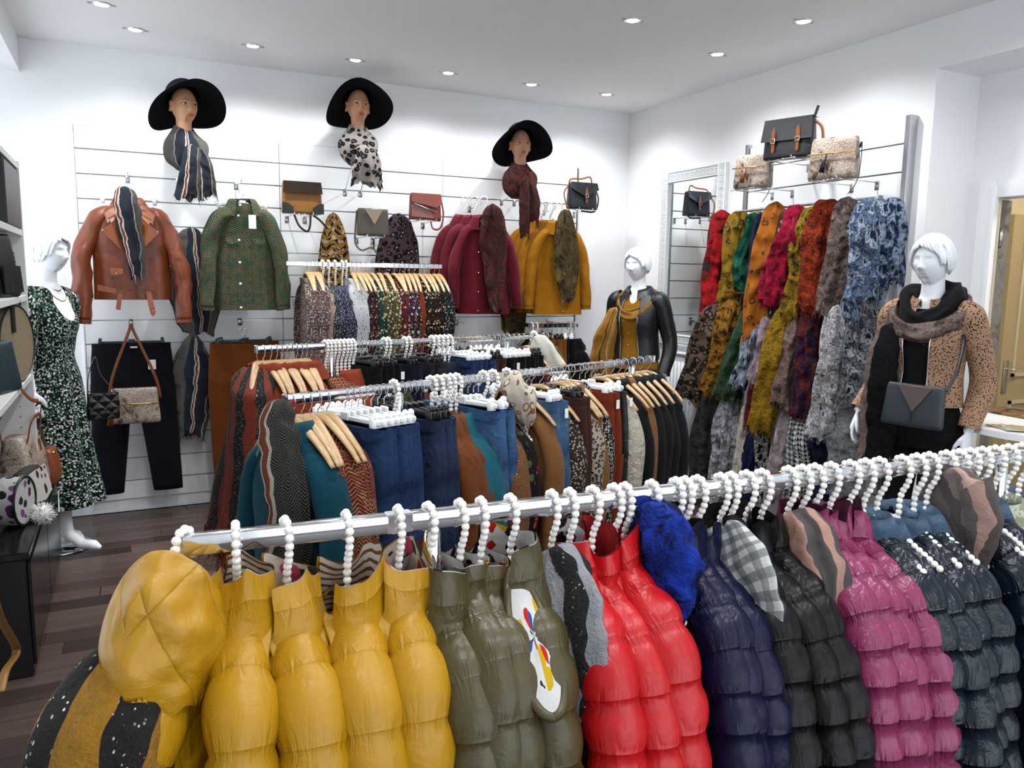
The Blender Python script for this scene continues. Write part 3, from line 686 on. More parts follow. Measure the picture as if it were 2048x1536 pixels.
# ------------------------------------------------------------------ scarves
def strands(O, E, bend, rad):
    """many thin tapering threads from O to E (n,3) as one mesh"""
    n = len(O); d = E-O; u = np.cross(d, np.random.RandomState(1).normal(size=(n, 3))); u /= np.linalg.norm(u, axis=1)[:, None]+1e-9; v = np.cross(d, u); v /= np.linalg.norm(v, axis=1)[:, None]+1e-9
    V = np.zeros((n, 3, 3, 3))
    for i, (t, r) in enumerate(((0, 1.0), (0.5, 1.0), (1.0, 0.45))):
        c = O+d*t+bend*(t*t)
        for k in range(3): V[:, i, k] = c+rad*r*(math.cos(k*2.094)*u+math.sin(k*2.094)*v)
    F = [(b+i*3+k, b+i*3+(k+1) % 3, b+i*3+3+(k+1) % 3, b+i*3+3+k) for b in range(0, n*9, 9) for i in range(2) for k in range(3)]
    m_ = MB(); m_.V.append(V.reshape(-1, 3)); m_.nv = n*9; m_.F = F; m_.U = [((0, 0), (0, 0), (0, 0), (0, 0))]*len(F); return m_
def fringe(parent, pts, mt, length=0.04, per=3, seed=0, rad=0.0011, spread=0.35, dirv=(0, 0, -1), name='fringe'):
    rs = np.random.RandomState(seed); P = np.repeat(np.asarray(pts, float), per, 0); n = len(P); d = np.array(dirv, float)+rs.normal(size=(n, 3))*spread; d /= np.linalg.norm(d, axis=1)[:, None]
    l = length*(0.6+0.6*rs.rand(n, 1)); O = P+rs.normal(size=(n, 3))*0.004
    return stuff(strands(O, O+d*l, rs.normal(size=(n, 3))*0.25*l, rad).build(name, mt, parent))
def drape(name, label, mt, pts, wid, dep, nf=5, amp=0.35, twist=1.0, seed=0, nu=44, nv=44, ax=(1, 0, 0), fr=None, fr_mat=None, cat='scarf', group=None, loc=(0, 0, 0), rz=0.0, parent=None, side=None, per=2, flare=0.0, rough=0.006, frw=0.0012):
    """bundle of cloth hanging along pts; wid/dep half sizes along ax and across it; folds as lobes that twist on the way down"""
    P = spline(pts, nv); t = np.linspace(0, 1, nv); W = interp(t, np.linspace(0, 1, len(wid)), wid); D = interp(t, np.linspace(0, 1, len(dep)), dep)
    cap = np.clip(t/0.10, 0, 1); cap = np.sqrt(1-(1-cap)**2)*0.9+0.1; th = np.linspace(0, 2*PI, nu, endpoint=False); ax = np.array(ax, float); ax /= np.linalg.norm(ax); rs = np.random.RandomState(seed); ph = rs.rand(5)*6.28
    T = np.gradient(P, axis=0); T /= np.linalg.norm(T, axis=1)[:, None]; R = np.zeros((nv, nu, 3))
    for i in range(nv):
        e = ax-T[i]*(ax @ T[i]); e /= np.linalg.norm(e)+1e-9; n_ = np.cross(T[i], e)
        tw = twist*t[i]*2; am = amp*(0.55+0.45*t[i])
        r = 1+am*(0.55*np.sin(nf*th+ph[0]+tw)+0.3*np.sin((nf+4)*th+ph[1]-tw*1.4)+0.25*np.sin(2*th+ph[2]+tw*0.6))
        R[i] = P[i]+e*(W[i]*cap[i]*np.cos(th)*r)[:, None]+n_*(D[i]*cap[i]*np.sin(th)*r)[:, None]
    R[-1, :, 2] += 0.02*np.sin(3*th+ph[3])+0.008*np.sin(9*th+ph[4])
    R += rough*wob(R, seed+1, 40)[..., None]+0.6*rough*wob(R, seed+2, 90, 2)[..., None]
    if parent is None: o = tag(MB().grid(R, True, True, False).build(name, mt), label, cat, group); o.location = tuple(float(v) for v in loc); o.rotation_euler = (0, 0, rz)
    else: o = MB().grid(R, True, True, False).build(name, mt, parent, label=label)
    if fr: fringe(o, R[-1], fr_mat or mt, fr, per, seed, frw)
    if side:                                              # fuzzy edge running down the front
        j = side if isinstance(side, int) else int(nu*0.75); fringe(o, R[4:-1, j], fr_mat or mt, 0.016, 4, seed+9, 0.0009, 0.9, (0, -1, 0), 'edge_fringe')
    return o
# ------------------------------------------------------------------ racks
def project_x(p):
    v = np.array(p, float)-_C; z = v @ _f; return 1024+FOC*(v @ _r)/z
class Rack:
    def __init__(s, label, A, B, legs, bar=(0.026, 0.03), foot=True):
        s.A, s.B = np.array(A, float), np.array(B, float); d = s.B-s.A; s.L = np.linalg.norm(d); s.d = d/s.L; s.rz = math.atan2(-s.d[0], s.d[1]); az = math.atan2(s.d[1], s.d[0])
        t = thing('clothes_rack', label, 'clothes rack', (A[0], A[1], 0), az, 'chrome clothes racks'); zb = A[2]
        q = MB(); q.rbox(s.L, bar[0], bar[1], (s.L/2, 0, zb-bar[1]/2), 0.003, 2); q.build('bar', CHROME, t, sharp=30)
        for e in (0, s.L): q = MB(); q.rbox(0.008, bar[0]+0.006, bar[1]+0.006, (e, 0, zb-bar[1]/2), 0.003, 1); q.build('end_cap', CHROME, t, sharp=30)
        for e in legs:
            q = MB(); q.tube([(e, 0, 0.05), (e, 0, zb-bar[1]-0.012), (e, 0, zb-bar[1]-0.002), (e, 0, zb-bar[1])], [0.0165, 0.0165, 0.013, 0.006], 16); q.build('post', CHROME, t)
            q = MB(); q.rbox(0.03, 0.5, 0.03, (e, 0, 0.05), 0.003, 1); q.build('foot_bar', CHROME, t, sharp=30)
            for sy in (-1, 1): q = MB(); q.disc(0.025, 0.03, (e, sy*0.22, 0.0175), 14); q.build('castor', BLACKP, t)
        q = MB(); q.rbox(legs[-1]-legs[0], 0.025, 0.025, ((legs[-1]+legs[0])/2, 0, 0.06), 0.003, 1); q.build('base_rail', CHROME, t, sharp=30)
        s.t = t
    def at(s, px):
        lo, hi = -0.3, s.L+1.2
        for _ in range(40):
            mi = (lo+hi)/2
            if project_x(s.A+s.d*mi) < px: lo = mi
            else: hi = mi
        return s.A+s.d*lo
    def pos(s, px, jit=0.0): p = s.at(px); return (p[0], p[1], p[2]), s.rz+jit
# ================================================================== front rack: pearl hangers and puffer jackets
kf = (CAM_H-1.12)/(CAM_H-1.2)
A = (0.054*kf, 1.11*kf, 1.12); Bq = (2.45, A[1]-0.0632*(2.45-A[0]), 1.12)
front = Rack('chrome clothes rack nearest the camera full of puffer jackets on pearl hangers', A, Bq, (0.435, 2.0), (0.028, 0.034))
q = MB(); q.rbox(0.05, 0.031, 0.037, (front.L*0.155, 0, 1.12-0.017), 0.003, 1); q.build('bar_joint', CHROME, front.t, sharp=30)
YEL = mat('puffer_mustard', f_puffer, '#d8a010', 0.105, 0.42, 0.5)
YELS = mat('puffer_mustard_hood', f_quilted, '#d8a010')
OLI = mat('puffer_olive', f_puffer, '#5c5230', 0.085, 0.36, 0.5)
RED = mat('puffer_red', f_puffer, '#e2161c', 0.085, 0.36, 0.55)
NAV = mat('puffer_navy', f_puffer, '#10163a', 0.072, 0.33, 0.6, spec=0.25)
BLK = mat('puffer_black', f_puffer, '#0e0f11', 0.075, 0.33, 0.6, spec=0.22)
MAG = mat('puffer_magenta', f_puffer, '#a2396a', 0.07, 0.28, 0.95)
DNV = mat('puffer_inky_blue', f_puffer, '#10202f', 0.075, 0.24, 0.95, spec=0.4)
JEANC = mat('denim_jacket', f_denim, '#24384f', '#6f8aa6')
FLOR = mat('lining_floral', f_floral, '#f0e6da', ['#c9283a', '#d8577c', '#8a6a3d', '#f2e9dc', '#4d4a33', '#f2e9dc'], 26, 0.6)
ZEB = mat('lining_zebra', f_stripes, [(0, '#efe9df'), (0.62, '#8a5a34')], 0.016, 1, wob=0.03)
ABST = mat('lining_abstract', f_floral, '#f2f1ee', ['#d92a20', '#f2f1ee', '#e8bf1b', '#2a5db4', '#f2f1ee', '#2e2226'], 30, 0.5)
DARKL = mat('lining_dark', f_cloth, '#2b2521')
BRASS = mat('zip_metal', f_plain, '#8b8a86', 0.3, 1.0)
FR = []   # (px, kind)
def puff(px, i, col, m_, jit=0.0, seed=0, lining=None, collar='stand', row=0.08, amp=0.016, L=0.62, w=0.195, t=0.06, out=0.012, r0=0.062, mc=None, extra='', name='puffer_jacket', gap=0.55, ch=0.07, ms=None, dz=0.0, r1=0.046, flat=0.8, cr=(0.07, 0.058)):
    rr = random.Random(seed*7+1); dz = rr.uniform(-0.018, 0.008); r0 *= rr.uniform(0.9, 1.08); out *= rr.uniform(0.75, 1.25); loc, rz = front.pos(px, jit+rr.uniform(-0.09, 0.09)); lab = f'{ORD[i]} {col} from the left on the front rack{extra}'
    pearl_hanger(f'pearl bead hanger holding the {ORD[i]} {col}', loc, rz, raised=px > 1720)
    g = garment(name, lab, 'jacket', m_, dict(w=w, L=L, t=t, row=row, amp=amp, seed=seed, nu=56, nd=46, ns=10, sleeve=0.56, r0=r0, r1=r1, out=out, ch=ch, gap=gap, dn=0.15, slope=0.135, fold=0.06, cr=cr, flat=flat, drop=0.02, raglan=True, fwd=0.01), 'puffer jackets on the front rack', collar, lining, mc, BRASS, None, (loc[0], loc[1], loc[2]+dz), rz, True, m_sleeve=ms)
    return g
def hood(g, m_, lining, seed=0, s=1.0, side=1, lift=0.0):
    """soft hood folded down behind the neck"""
    P = []; n = 40
    for v in np.linspace(0, 1, 16):
        a = np.linspace(0.12*PI, 0.88*PI, n); r = 0.062+0.075*math.sin(v*PI)**0.9*s
        P.append(np.stack([np.cos(a)*(0.085+0.05*math.sin(v*PI))*s, np.sin(a)*r*1.25-0.02, -0.16+lift+0.2*v*s-0.09*v*v-0.05*np.sin(a)*math.sin(v*PI)+0*a], 1))
    P = np.array(P); P = P+0.012*wob(P, seed, 18)[..., None]
    o = MB().grid(P, False).build('hood', m_, g); MB().grid(P*[0.93, 0.93, 1]+[0, -0.003, -0.003], False, flip=True).build('hood_lining', lining, o); return o
def open_front(g, m_, lin_, L, w):
    """loose open neckline: padded rim with the printed lining inside"""
    a = np.linspace(0, 2*PI, 44, endpoint=False); e1 = np.array([0.72, -0.05, -0.69]); e1 /= np.linalg.norm(e1); e2 = np.array([0.15, 1.0, 0.05]); e2 -= e1*(e1 @ e2); e2 /= np.linalg.norm(e2); n = np.cross(e1, e2); n = -n if n[0]+n[2] < 0 else n
    c = np.array([0.03, -0.015, -0.165])+e1*L*0.8+n*0.05; P = c+np.outer(np.cos(a)*L*0.85, e1)+np.outer(np.sin(a)*w*(1+0.25*np.cos(a)), e2)
    rim = MB().tube(P, 0.009, 10, False, closed=True).build('neckline_rim', m_, g)
    R = [c+(P-c)*s+n*(0.004+0.012*(1-s*s))+0.005*wob(P, 5, 40)[:, None]*n*(1-s) for s in (0.98, 0.8, 0.6, 0.4, 0.2, 0.02)]; MB().grid(np.array(R), True, False, True).build('open_lining', lin_, rim)
# ---- yellow
for i, (px, jit) in enumerate([(367, -0.62), (471, -0.10), (571, 0.04), (693, 0.0), (797, 0.03)]):
    g = puff(px, i, 'mustard yellow puffer jacket', YEL, jit, 10+i, ZEB if i % 2 else FLOR, 'stand', 0.105, 0.016, 0.66, 0.18, 0.036, 0.04, 0.052, ch=0.085, gap=0.9, cr=(0.066, 0.05), flat=1.1)
    if i == 0: drape('hood', 'large quilted mustard hood folded over the shoulder', YELS, [(0.0, 0.0, -0.045), (0.035, 0.0, -0.08), (0.065, 0.0, -0.14), (0.085, 0.0, -0.215)], [0.07, 0.1, 0.11, 0.10], [0.045, 0.08, 0.09, 0.075], 3, 0.06, 0.3, 33, 64, 40, parent=g, rough=0.006)
# ---- olive
for i, (px, jit) in enumerate([(858, 0.05), (921, 0.0), (963, 0.02), (1022, 0.05)]):
    g = puff(px, i, 'olive green puffer jacket', OLI, jit, 40+i, ABST, 'stand', 0.085, 0.016, 0.64, 0.185, 0.026, 0.06, 0.045, ch=0.05 if i in (1, 2) else 0.08, gap=0.5 if i in (1, 2) else 0.95, cr=(0.06, 0.036) if i in (1, 2) else (0.08, 0.05), flat=1.2)
    if i == 3: open_front(g, OLI, ABST, 0.16, 0.036)
# ---- red
for i, px in enumerate([1141, 1187, 1230]): puff(px, i, 'bright red puffer jacket', RED, 0.03*(i-1), 60+i, mat('lining_red', f_cloth, '#b3282c') if i else ABST, 'stand', 0.085, 0.016, 0.66, 0.195, 0.026, 0.09, 0.048, ch=0.075, cr=(0.06, 0.036), flat=1.2)
for i, px in enumerate([1353, 1372, 1397]): puff(px, i, 'dark navy puffer jacket', NAV, 0.03*(i-1), 70+i, DARKL, 'stand', 0.072, 0.016, 0.64, 0.195, 0.022, 0.1, 0.042, ch=0.07, cr=(0.056, 0.032), flat=1.25)
for i, px in enumerate([1464, 1495, 1526]): puff(px, i, 'black puffer jacket', BLK, 0.03*(i-1), 80+i, DARKL, 'stand', 0.075, 0.016, 0.64, 0.195, 0.024, 0.1, 0.044, ch=0.08, cr=(0.06, 0.036), flat=1.25)
for i, px in enumerate([1607, 1632, 1664, 1702]): puff(px, i, 'glossy magenta puffer jacket', MAG, 0.02*(i-1), 90+i, mat('lining_plum', f_cloth, '#5a2440'), 'stand', 0.07, 0.016, 0.62, 0.195, 0.022, 0.11, 0.042, ch=0.07, cr=(0.056, 0.032), flat=1.25)
for i, px in enumerate([1733, 1761, 1806, 1836, 1920, 1943, 1967]): puff(px, i, 'inky blue puffer with denim collar', DNV, 0.02*(i % 3-1), 100+i, JEANC, 'shirt', 0.075, 0.016, 0.64, 0.195, 0.026, 0.11, 0.045, cr=(0.064, 0.038), flat=1.25, mc=JEANC, ch=0.07, ms=None)
loc, rz = front.pos(1993); pearl_hanger('pearl bead hanger holding the pale leaf print blouse at the right edge', loc, rz)
garment('blouse', 'pale leaf print blouse at the right end of the front rack', 'blouse', mat('pale_leaf', f_mottle, ['#d9dcc8', '#a4ac8c', '#e6e6da'], 22), dict(seed=121, nu=40, nd=24, L=0.6, dn=0.155), None, 'shirt', loc=loc, rz=rz)
for i, px in enumerate([2019, 2046]):
    loc, rz = front.pos(px); pearl_hanger(f'pearl bead hanger holding the {ORD[i]} blue denim jacket at the right edge', loc, rz)
    garment('denim_jacket', f'{ORD[i]} blue denim jacket at the right edge of the front rack', 'jacket', JEANC, dict(seed=125+i, nu=40, nd=24, L=0.55, dn=0.155), 'denim jackets on the front rack', 'shirt', zip_=None, buttons=BRASS, loc=loc, rz=rz)
for i, px in enumerate([1861, 1895]):
    loc, rz = front.pos(px); pearl_hanger(['pearl bead hanger left of the taupe and pink satin scarf', 'pearl bead hanger carrying the taupe and pink satin scarf'][i], loc, rz)
for px, lab in ((1105, 'pearl bead hanger carrying the grey and black sequin scarf'), (1252, 'pearl bead hanger left of the royal blue fringed scarf'), (1305, 'pearl bead hanger carrying the royal blue fringed scarf'), (1443, 'pearl bead hanger carrying the grey plaid scarf'), (1579, 'pearl bead hanger carrying the grey and salmon satin scarf')):
    loc, rz = front.pos(px); pearl_hanger(lab, loc, rz)
# ---- scarves of the front rack
def hang_scarf(px, name, label, m_, wid, dep, L, near=0.05, nf=5, amp=0.3, seed=0, fr=None, drop=0.1, fm=None, lean=0.05, jit=0.0, top=(0.0, 0.0), **k):
    loc, rz = front.pos(px, jit)
    pts = [(near*0.2+top[0], 0, -drop+top[1]), (near, 0, -drop-0.06), (near+lean*0.6, 0, -drop-L*0.5), (near+lean, 0, -drop-L)]
    return drape(name, label, m_, pts, wid, dep, nf, amp, 0.8, seed, 48, 44, (1, 0, 0), fr, fm, loc=loc, rz=rz, **k)
GRYS = mat('scarf_grey_sequin', f_sequin, '#a9aab0', '#f4e8c8', 170, 0.22, stripe=(0.085, '#17181a', 0))
hang_scarf(1105, 'striped_scarf', 'grey and black striped knit scarf with gold sequins on the front rack', GRYS, [0.06, 0.095, 0.10, 0.06], [0.03, 0.045, 0.045, 0.03], 0.30, 0.05, 4, 0.22, 201, 0.012, lean=0.1, fm=mat('yarn_grey', f_plain, '#8e8f94', 0.9))
BLUS = mat('scarf_royal_blue', f_mottle, ['#10193a', '#1c3aa6', '#2346c4'], 10, False, 0.95, 'UV', (1, 1, 1), 2.0, 0.9)
hang_scarf(1298, 'fringed_scarf', 'royal blue fuzzy scarf with black and white fringe on the front rack', BLUS, [0.05, 0.085, 0.1, 0.07], [0.04, 0.06, 0.06, 0.04], 0.20, 0.035, 3, 0.22, 203, 0.02, lean=0.05, drop=0.03, fm=mat('yarn_black_white', f_mottle, ['#1d2030', '#d8dade'], 120, True, 0.9, 'Object'), side=12, rough=0.008)
PLD = mat('scarf_plaid', f_plaid, '#e6e6e4', '#a2a5a6', '#7d8284', 0.03)
hang_scarf(1443, 'plaid_scarf', 'grey and white plaid scarf hanging on the front rack', PLD, [0.04, 0.08, 0.085, 0.04], [0.02, 0.03, 0.03, 0.02], 0.28, 0.05, 4, 0.3, 205, lean=0.1, drop=0.09)
SAL = mat('scarf_salmon', f_stripes, [(0, '#5b5756'), (0.35, '#c59a88'), (0.6, '#7a6f6c'), (0.8, '#4f4b4c')], 0.17, 0, 0.55, 0.05)
hang_scarf(1575, 'satin_scarf', 'grey and salmon satin scarf beside the magenta jackets', SAL, [0.045, 0.085, 0.08, 0.05], [0.025, 0.04, 0.04, 0.03], 0.30, 0.05, 4, 0.3, 207, lean=0.09, drop=0.09)
hang_scarf(1893, 'satin_scarf', 'taupe and pink satin scarf near the right edge of the front rack', mat('scarf_taupe', f_stripes, [(0, '#6a5f5c'), (0.4, '#c9a598'), (0.6, '#7d726e'), (0.85, '#57504f')], 0.15, 0, 0.5, 0.06), [0.05, 0.12, 0.10, 0.05], [0.035, 0.05, 0.05, 0.03], 0.22, 0.03, 4, 0.28, 209, lean=0.06, drop=0.03)
# mustard scarf thrown round the first yellow jacket
loc, rz = front.pos(367, -0.62)
MUS = mat('scarf_mustard_sequin', f_sequin, '#b58117', '#f4efe0', 150, 0.28, stripe=(0.13, '#141310', 0))
drape('sequin_scarf', 'mustard and black fuzzy scarf with sequins draped on the first yellow jacket', MUS, [(0.05, -0.03, -0.2), (0.13, -0.03, -0.245), (0.18, -0.035, -0.35), (0.20, -0.04, -0.65)], [0.07, 0.1, 0.11, 0.12], [0.06, 0.1, 0.1, 0.1], 4, 0.1, 0.5, 211, 56, 56, (0, 1, 0), 0.02, mat('yarn_mustard', f_plain, '#a8791a', 0.9), loc=loc, rz=rz, rough=0.006)
# ================================================================== middle and rear clothes racks
rack2 = Rack('chrome clothes rack in the middle with jeans and brown jackets', (0.415, 2.344, 1.2), (2.215, 2.984, 1.2), (0.42, 1.75), (0.025, 0.03))
rack3 = Rack('chrome clothes rack at the rear with rust tops and dark trousers', (0.4985, 3.4665, 1.25), (2.1765, 3.889, 1.25), (0.35, 1.4), (0.025, 0.03))
TEAL = mat('teal_suede', f_suede, '#0d4a5c'); RUST = mat('rust_cloth', f_cloth, '#8f3a20'); RUSTD = mat('rust_dark', f_cloth, '#7a2f1c')
BRWN = mat('cognac_suede', f_suede, '#7b4420'); CAML = mat('camel_wool', f_suede, '#8f6236'); CHOC = mat('chocolate_cord', f_cloth, '#4a2a22')
INDG = mat('jeans_indigo', f_denim, '#16274a', '#3a5a8e'); MIDB = mat('jeans_midblue', f_denim, '#274a78', '#5f8dbd'); DKJN = mat('jeans_dark', f_denim, '#1a2742', '#3d5074')
BLKC = mat('black_wool', f_cloth, '#101113', 0.3); NAVC = mat('navy_cloth', f_cloth, '#1a2030'); OLVC = mat('olive_cloth', f_cloth, '#4f5234')
LEAFP = mat('rust_leaf_print', f_chevleaf, '#232833', '#b5562f', '#d18a55', 0.028, 0.011)
SNKP = mat('snake_print_blouse', f_leopard, '#3a2c25', '#cfc4b4', 95, 0.12, 0.36)
LEOP = mat('leopard_blouse', f_leopard, '#c2b3a0', '#1f1b18', 75, 0.2, 0.46, '#a48f78')
BWPR = mat('black_white_print', f_leopard, '#121212', '#d9d6cf', 120, 0.15, 0.4)
LACE = mat('ivory_lace', f_mottle, ['#cfc5b0', '#e3dccb', '#d8d0bd'], 40, False, 0.95, 'UV', (1, 0.5, 1), 1, 0.9)
EMBR = mat('black_rose_embroidery', f_floral, '#141312', ['#b5222b', '#2f4a2c', '#d0453f', '#57613c', '#141312'], 34, 0.4)
CSEQ = mat('camel_sequin', f_sequin, '#8a5b31', '#f3d9a4', 130, 0.25)
RSEQ = mat('rust_black_sequin', f_sequin, '#8c3318', '#eef0f2', 190, 0.3, stripe=(0.11, '#15110f', 0))
def unit(rack, px, kind, i, n, what, hng, m_, where, jit=0.0, seed=0, **k):
    """one garment with its hanger; i-th of n alike"""
    loc, rz = rack.pos(px, jit); o = (ORD[i]+' ') if n > 1 else ''
    lab = f'{o}{what} on the {where}'; hl = f'the {o}{what}, {where}'
    if hng == 'wood': wood_hanger('wooden hanger holding '+hl, loc, rz); dn = 0.104
    elif hng == 'pearl': pearl_hanger('pearl bead hanger holding '+hl, loc, rz, False); dn = 0.152
    else: clip_hanger(f'{hng} clip hanger holding '+hl, loc, rz, hng); dn = 0.108
    if kind == 't':
        o = trousers('trousers', lab, m_, loc, rz, dn=dn, seed=seed, group=k.pop('group', None), **k)
        if seed % 8 == 0: q = MB(); q.rbox(0.002, 0.02, 0.036, (0.205, 0, -dn-0.04), 0.0006, 1); q.build('price_tag', PAPER, o, False)
        q = MB(); q.rbox(0.02, 0.004, 0.012, (0.16, -0.03, -dn-0.13), 0.001, 1); q.build('rivet', BRASS, o, False)
        return o
    p = dict(w=k.pop('w', 0.195), L=k.pop('L', 0.55), t=k.pop('t', 0.032), dn=dn, slope=0.105, seed=seed, nu=26, nd=12, ns=5, sleeve=k.pop('sleeve', 0.5), r0=k.pop('r0', 0.05), r1=0.04, out=0.01, fold=0.12, flat=0.6)
    return garment(k.pop('name', 'jacket'), lab, k.pop('cat', 'jacket'), m_, p, k.pop('group', None), k.pop('collar', 'shirt'), None, None, None, k.pop('buttons', None), loc, rz)
def run(rack, where, spec):
    cnt = {}; tot = {}
    for pxs, kind, what, hng, m_, kw in spec: tot[what] = tot.get(what, 0)+len(pxs)
    for pxs, kind, what, hng, m_, kw in spec:
        for px in pxs:
            i = cnt.get(what, 0); cnt[what] = i+1; s = int(px*7) % 997
            unit(rack, px, kind, i, tot[what], what, hng, m_, where, random.Random(s).uniform(-0.11, 0.11), s, **dict(kw))
T = lambda **k: k
run(rack2, 'middle rack', [
 ([582], 'g', 'teal suede jacket', 'wood', TEAL, T(t=0.05, L=0.62, w=0.21, r0=0.062, buttons=BRASS)),
 ([602, 618, 635, 653], 'g', 'rust leaf print blouse', 'wood', LEAFP, T(name='blouse', cat='blouse', collar=None, L=0.66)),
 ([690, 703, 716, 729, 742, 755, 768], 't', 'dark indigo jeans', 'white', INDG, T(t=0.03)),
 ([806, 818, 830, 842], 't', 'dark washed jeans', 'black', DKJN, T(t=0.028)),
 ([862, 876, 890], 'g', 'cognac suede jacket', 'pearl', BRWN, T(t=0.042, L=0.7, buttons=BRASS)),
 ([902, 913], 'g', 'teal blazer', 'pearl', mat('teal_light', f_suede, '#1f6d7c'), T(t=0.03, L=0.7)),
 ([925, 936, 947, 957], 't', 'mid blue jeans', 'white', MIDB, T(t=0.028)),
 ([967], 'g', 'camel top with gold sequins', 'pearl', CSEQ, T(name='top', cat='top', collar=None, L=0.72)),
 ([986], 'g', 'black top with red rose embroidery', 'pearl', EMBR, T(name='top', cat='top', collar=None, L=0.72)),
 ([1028], 'g', 'camel wool coat', 'wood', CAML, T(name='coat', cat='coat', t=0.045, L=0.75)),
 ([1043, 1053, 1064], 't', 'light blue jeans', 'white', mat('jeans_light', f_denim, '#27496f', '#6c92b8'), T(t=0.025)),
 ([1080], 'g', 'brown snake print blouse', 'wood', SNKP, T(name='blouse', cat='blouse', t=0.05, L=0.75)),
 ([1096, 1107], 't', 'chocolate brown trousers', 'black', CHOC, T(t=0.03)),
 ([1119], 'g', 'leopard print blouse', 'wood', LEOP, T(name='blouse', cat='blouse', t=0.045, L=0.6)),
 ([1131], 'g', 'camel jacket', 'wood', CAML, T(L=0.75)),
 ([1143], 'g', 'black and white dotted blouse', 'wood', BWPR, T(name='blouse', cat='blouse', t=0.045, L=0.5)),
 ([1160, 1171], 't', 'rust brown trousers', 'white', RUST, T()),
 ([1184], 't', 'black leather look trousers', 'white', mat('black_faux', f_leather, '#191a1c', 0.35), T()),
 ([1204], 'g', 'ivory lace cardigan', 'wood', LACE, T(name='cardigan', cat='cardigan', t=0.05, L=0.75, collar=None)),
 ([1222], 'g', 'black coat with tan trim', 'wood', BLKC, T(name='coat', cat='coat', t=0.035, L=0.8)),
 ([1237], 'g', 'tan suede coat', 'wood', mat('tan_suede', f_suede, '#8a5f33'), T(name='coat', cat='coat', t=0.02, L=0.8)),
 ([1250, 1266, 1281, 1296], 'g', 'long black coat', 'wood', BLKC, T(name='coat', cat='coat', t=0.042, L=0.85, buttons=BRASS)),
])
run(rack3, 'rear rack', [
 ([526, 540, 552, 562, 572, 582, 592, 602, 612], 'g', 'rust red blouse', 'wood', RUST, T(name='blouse', cat='blouse', t=0.035)),
 ([650, 658, 666, 674, 682], 'g', 'rust and black patterned blouse', 'pearl', LEAFP, T(name='blouse', cat='blouse', collar=None)),
 ([690, 698, 706], 'g', 'brick red blouse', 'pearl', mat('brick_cloth', f_cloth, '#a3472b'), T(name='blouse', cat='blouse')),
 ([716, 723, 730, 737, 744, 751, 758], 't', 'black trousers', 'black', BLKC, T(t=0.03)),
 ([768, 776], 'g', 'dark olive jacket', 'pearl', OLVC, T()),
 ([786, 793, 800], 't', 'navy trousers', 'black', NAVC, T(t=0.028)),
 ([809, 818], 'g', 'terracotta blouse', 'pearl', mat('terracotta', f_cloth, '#8a4a30'), T(name='blouse', cat='blouse')),
 ([828, 837, 846], 't', 'charcoal trousers', 'black', mat('charcoal', f_cloth, '#2a2c30'), T(t=0.028)),
 ([863, 872, 881, 890, 899], 'g', 'dark navy jacket', 'pearl', NAVC, T()),
 ([908, 916, 924, 932, 940], 't', 'dark blue jeans', 'white', INDG, T(t=0.026)),
 ([950, 958, 966], 't', 'brown patterned trousers', 'black', CHOC, T(t=0.026)),
 ([976, 986, 996, 1006, 1016, 1026], 't', 'slim black trousers', 'white', BLKC, T(t=0.026)),
 ([1036, 1046], 't', 'wide black trousers', 'black', BLKC, T(t=0.03)),
 ([1058], 'g', 'wine red blouse', 'wood', mat('wine_cloth', f_cloth, '#5b1626'), T(name='blouse', cat='blouse')),
 ([1084, 1093], 'g', 'olive green jacket', 'wood', OLVC, T()),
])
# pearl hanger lone in the jeans
loc, rz = rack2.pos(788); pearl_hanger('lone pearl bead hanger among the indigo jeans, middle rack', loc, rz, False)
# scarf tied over the teal jacket at the left end of the middle rack
ZIG = mat('zigzag_scarf', f_zigzag, '#101113', '#6a675f', 0.0085, 0.03, (0.26, [(0.42, 0.46, '#a9a498'), (0.46, 0.54, '#6d3620'), (0.54, 0.58, '#a9a498')]))
loc, rz = rack2.pos(581)
drape('zigzag_scarf', 'black zigzag scarf with rust stripe over the teal jacket', ZIG, [(0.0, -0.03, -0.012), (0.05, -0.075, -0.09), (0.14, -0.1, -0.3), (0.10, -0.09, -0.56), (0.06, -0.07, -0.78)], [0.035, 0.05, 0.062, 0.07, 0.065], [0.02, 0.03, 0.035, 0.04, 0.03], 5, 0.34, 0.7, 301, 52, 52, (0.8, 0.6, 0), loc=loc, rz=rz)
# poncho on the left end of the rear rack
loc, rz = rack3.pos(514, -0.55)
wood_hanger('wooden hanger holding the rust sequin poncho, rear rack', loc, rz)
g = garment('poncho', 'rust poncho with black sequin stripes and fringe on the rear rack', 'poncho', RSEQ, dict(w=0.21, L=0.6, t=0.10, dn=0.085, slope=0.10, seed=311, nu=56, nd=30, ns=8, fold=0.24, hem=(0.30, 0.19), sleeve=0), None, None, loc=loc, rz=rz)
R = body_rings(w=0.21, L=0.6, t=0.10, dn=0.085, slope=0.10, seed=311, nu=56, nd=30, ns=8, fold=0.24, hem=(0.30, 0.19)); fringe(g, R[-1], mat('yarn_rust', f_plain, '#6d2413', 0.9), 0.13, 7, 5, 0.0022, 0.15); fringe(g, R[-6, ::2], mat('yarn_rust', f_plain, '#6d2413', 0.9), 0.12, 3, 6, 0.0022, 0.2)
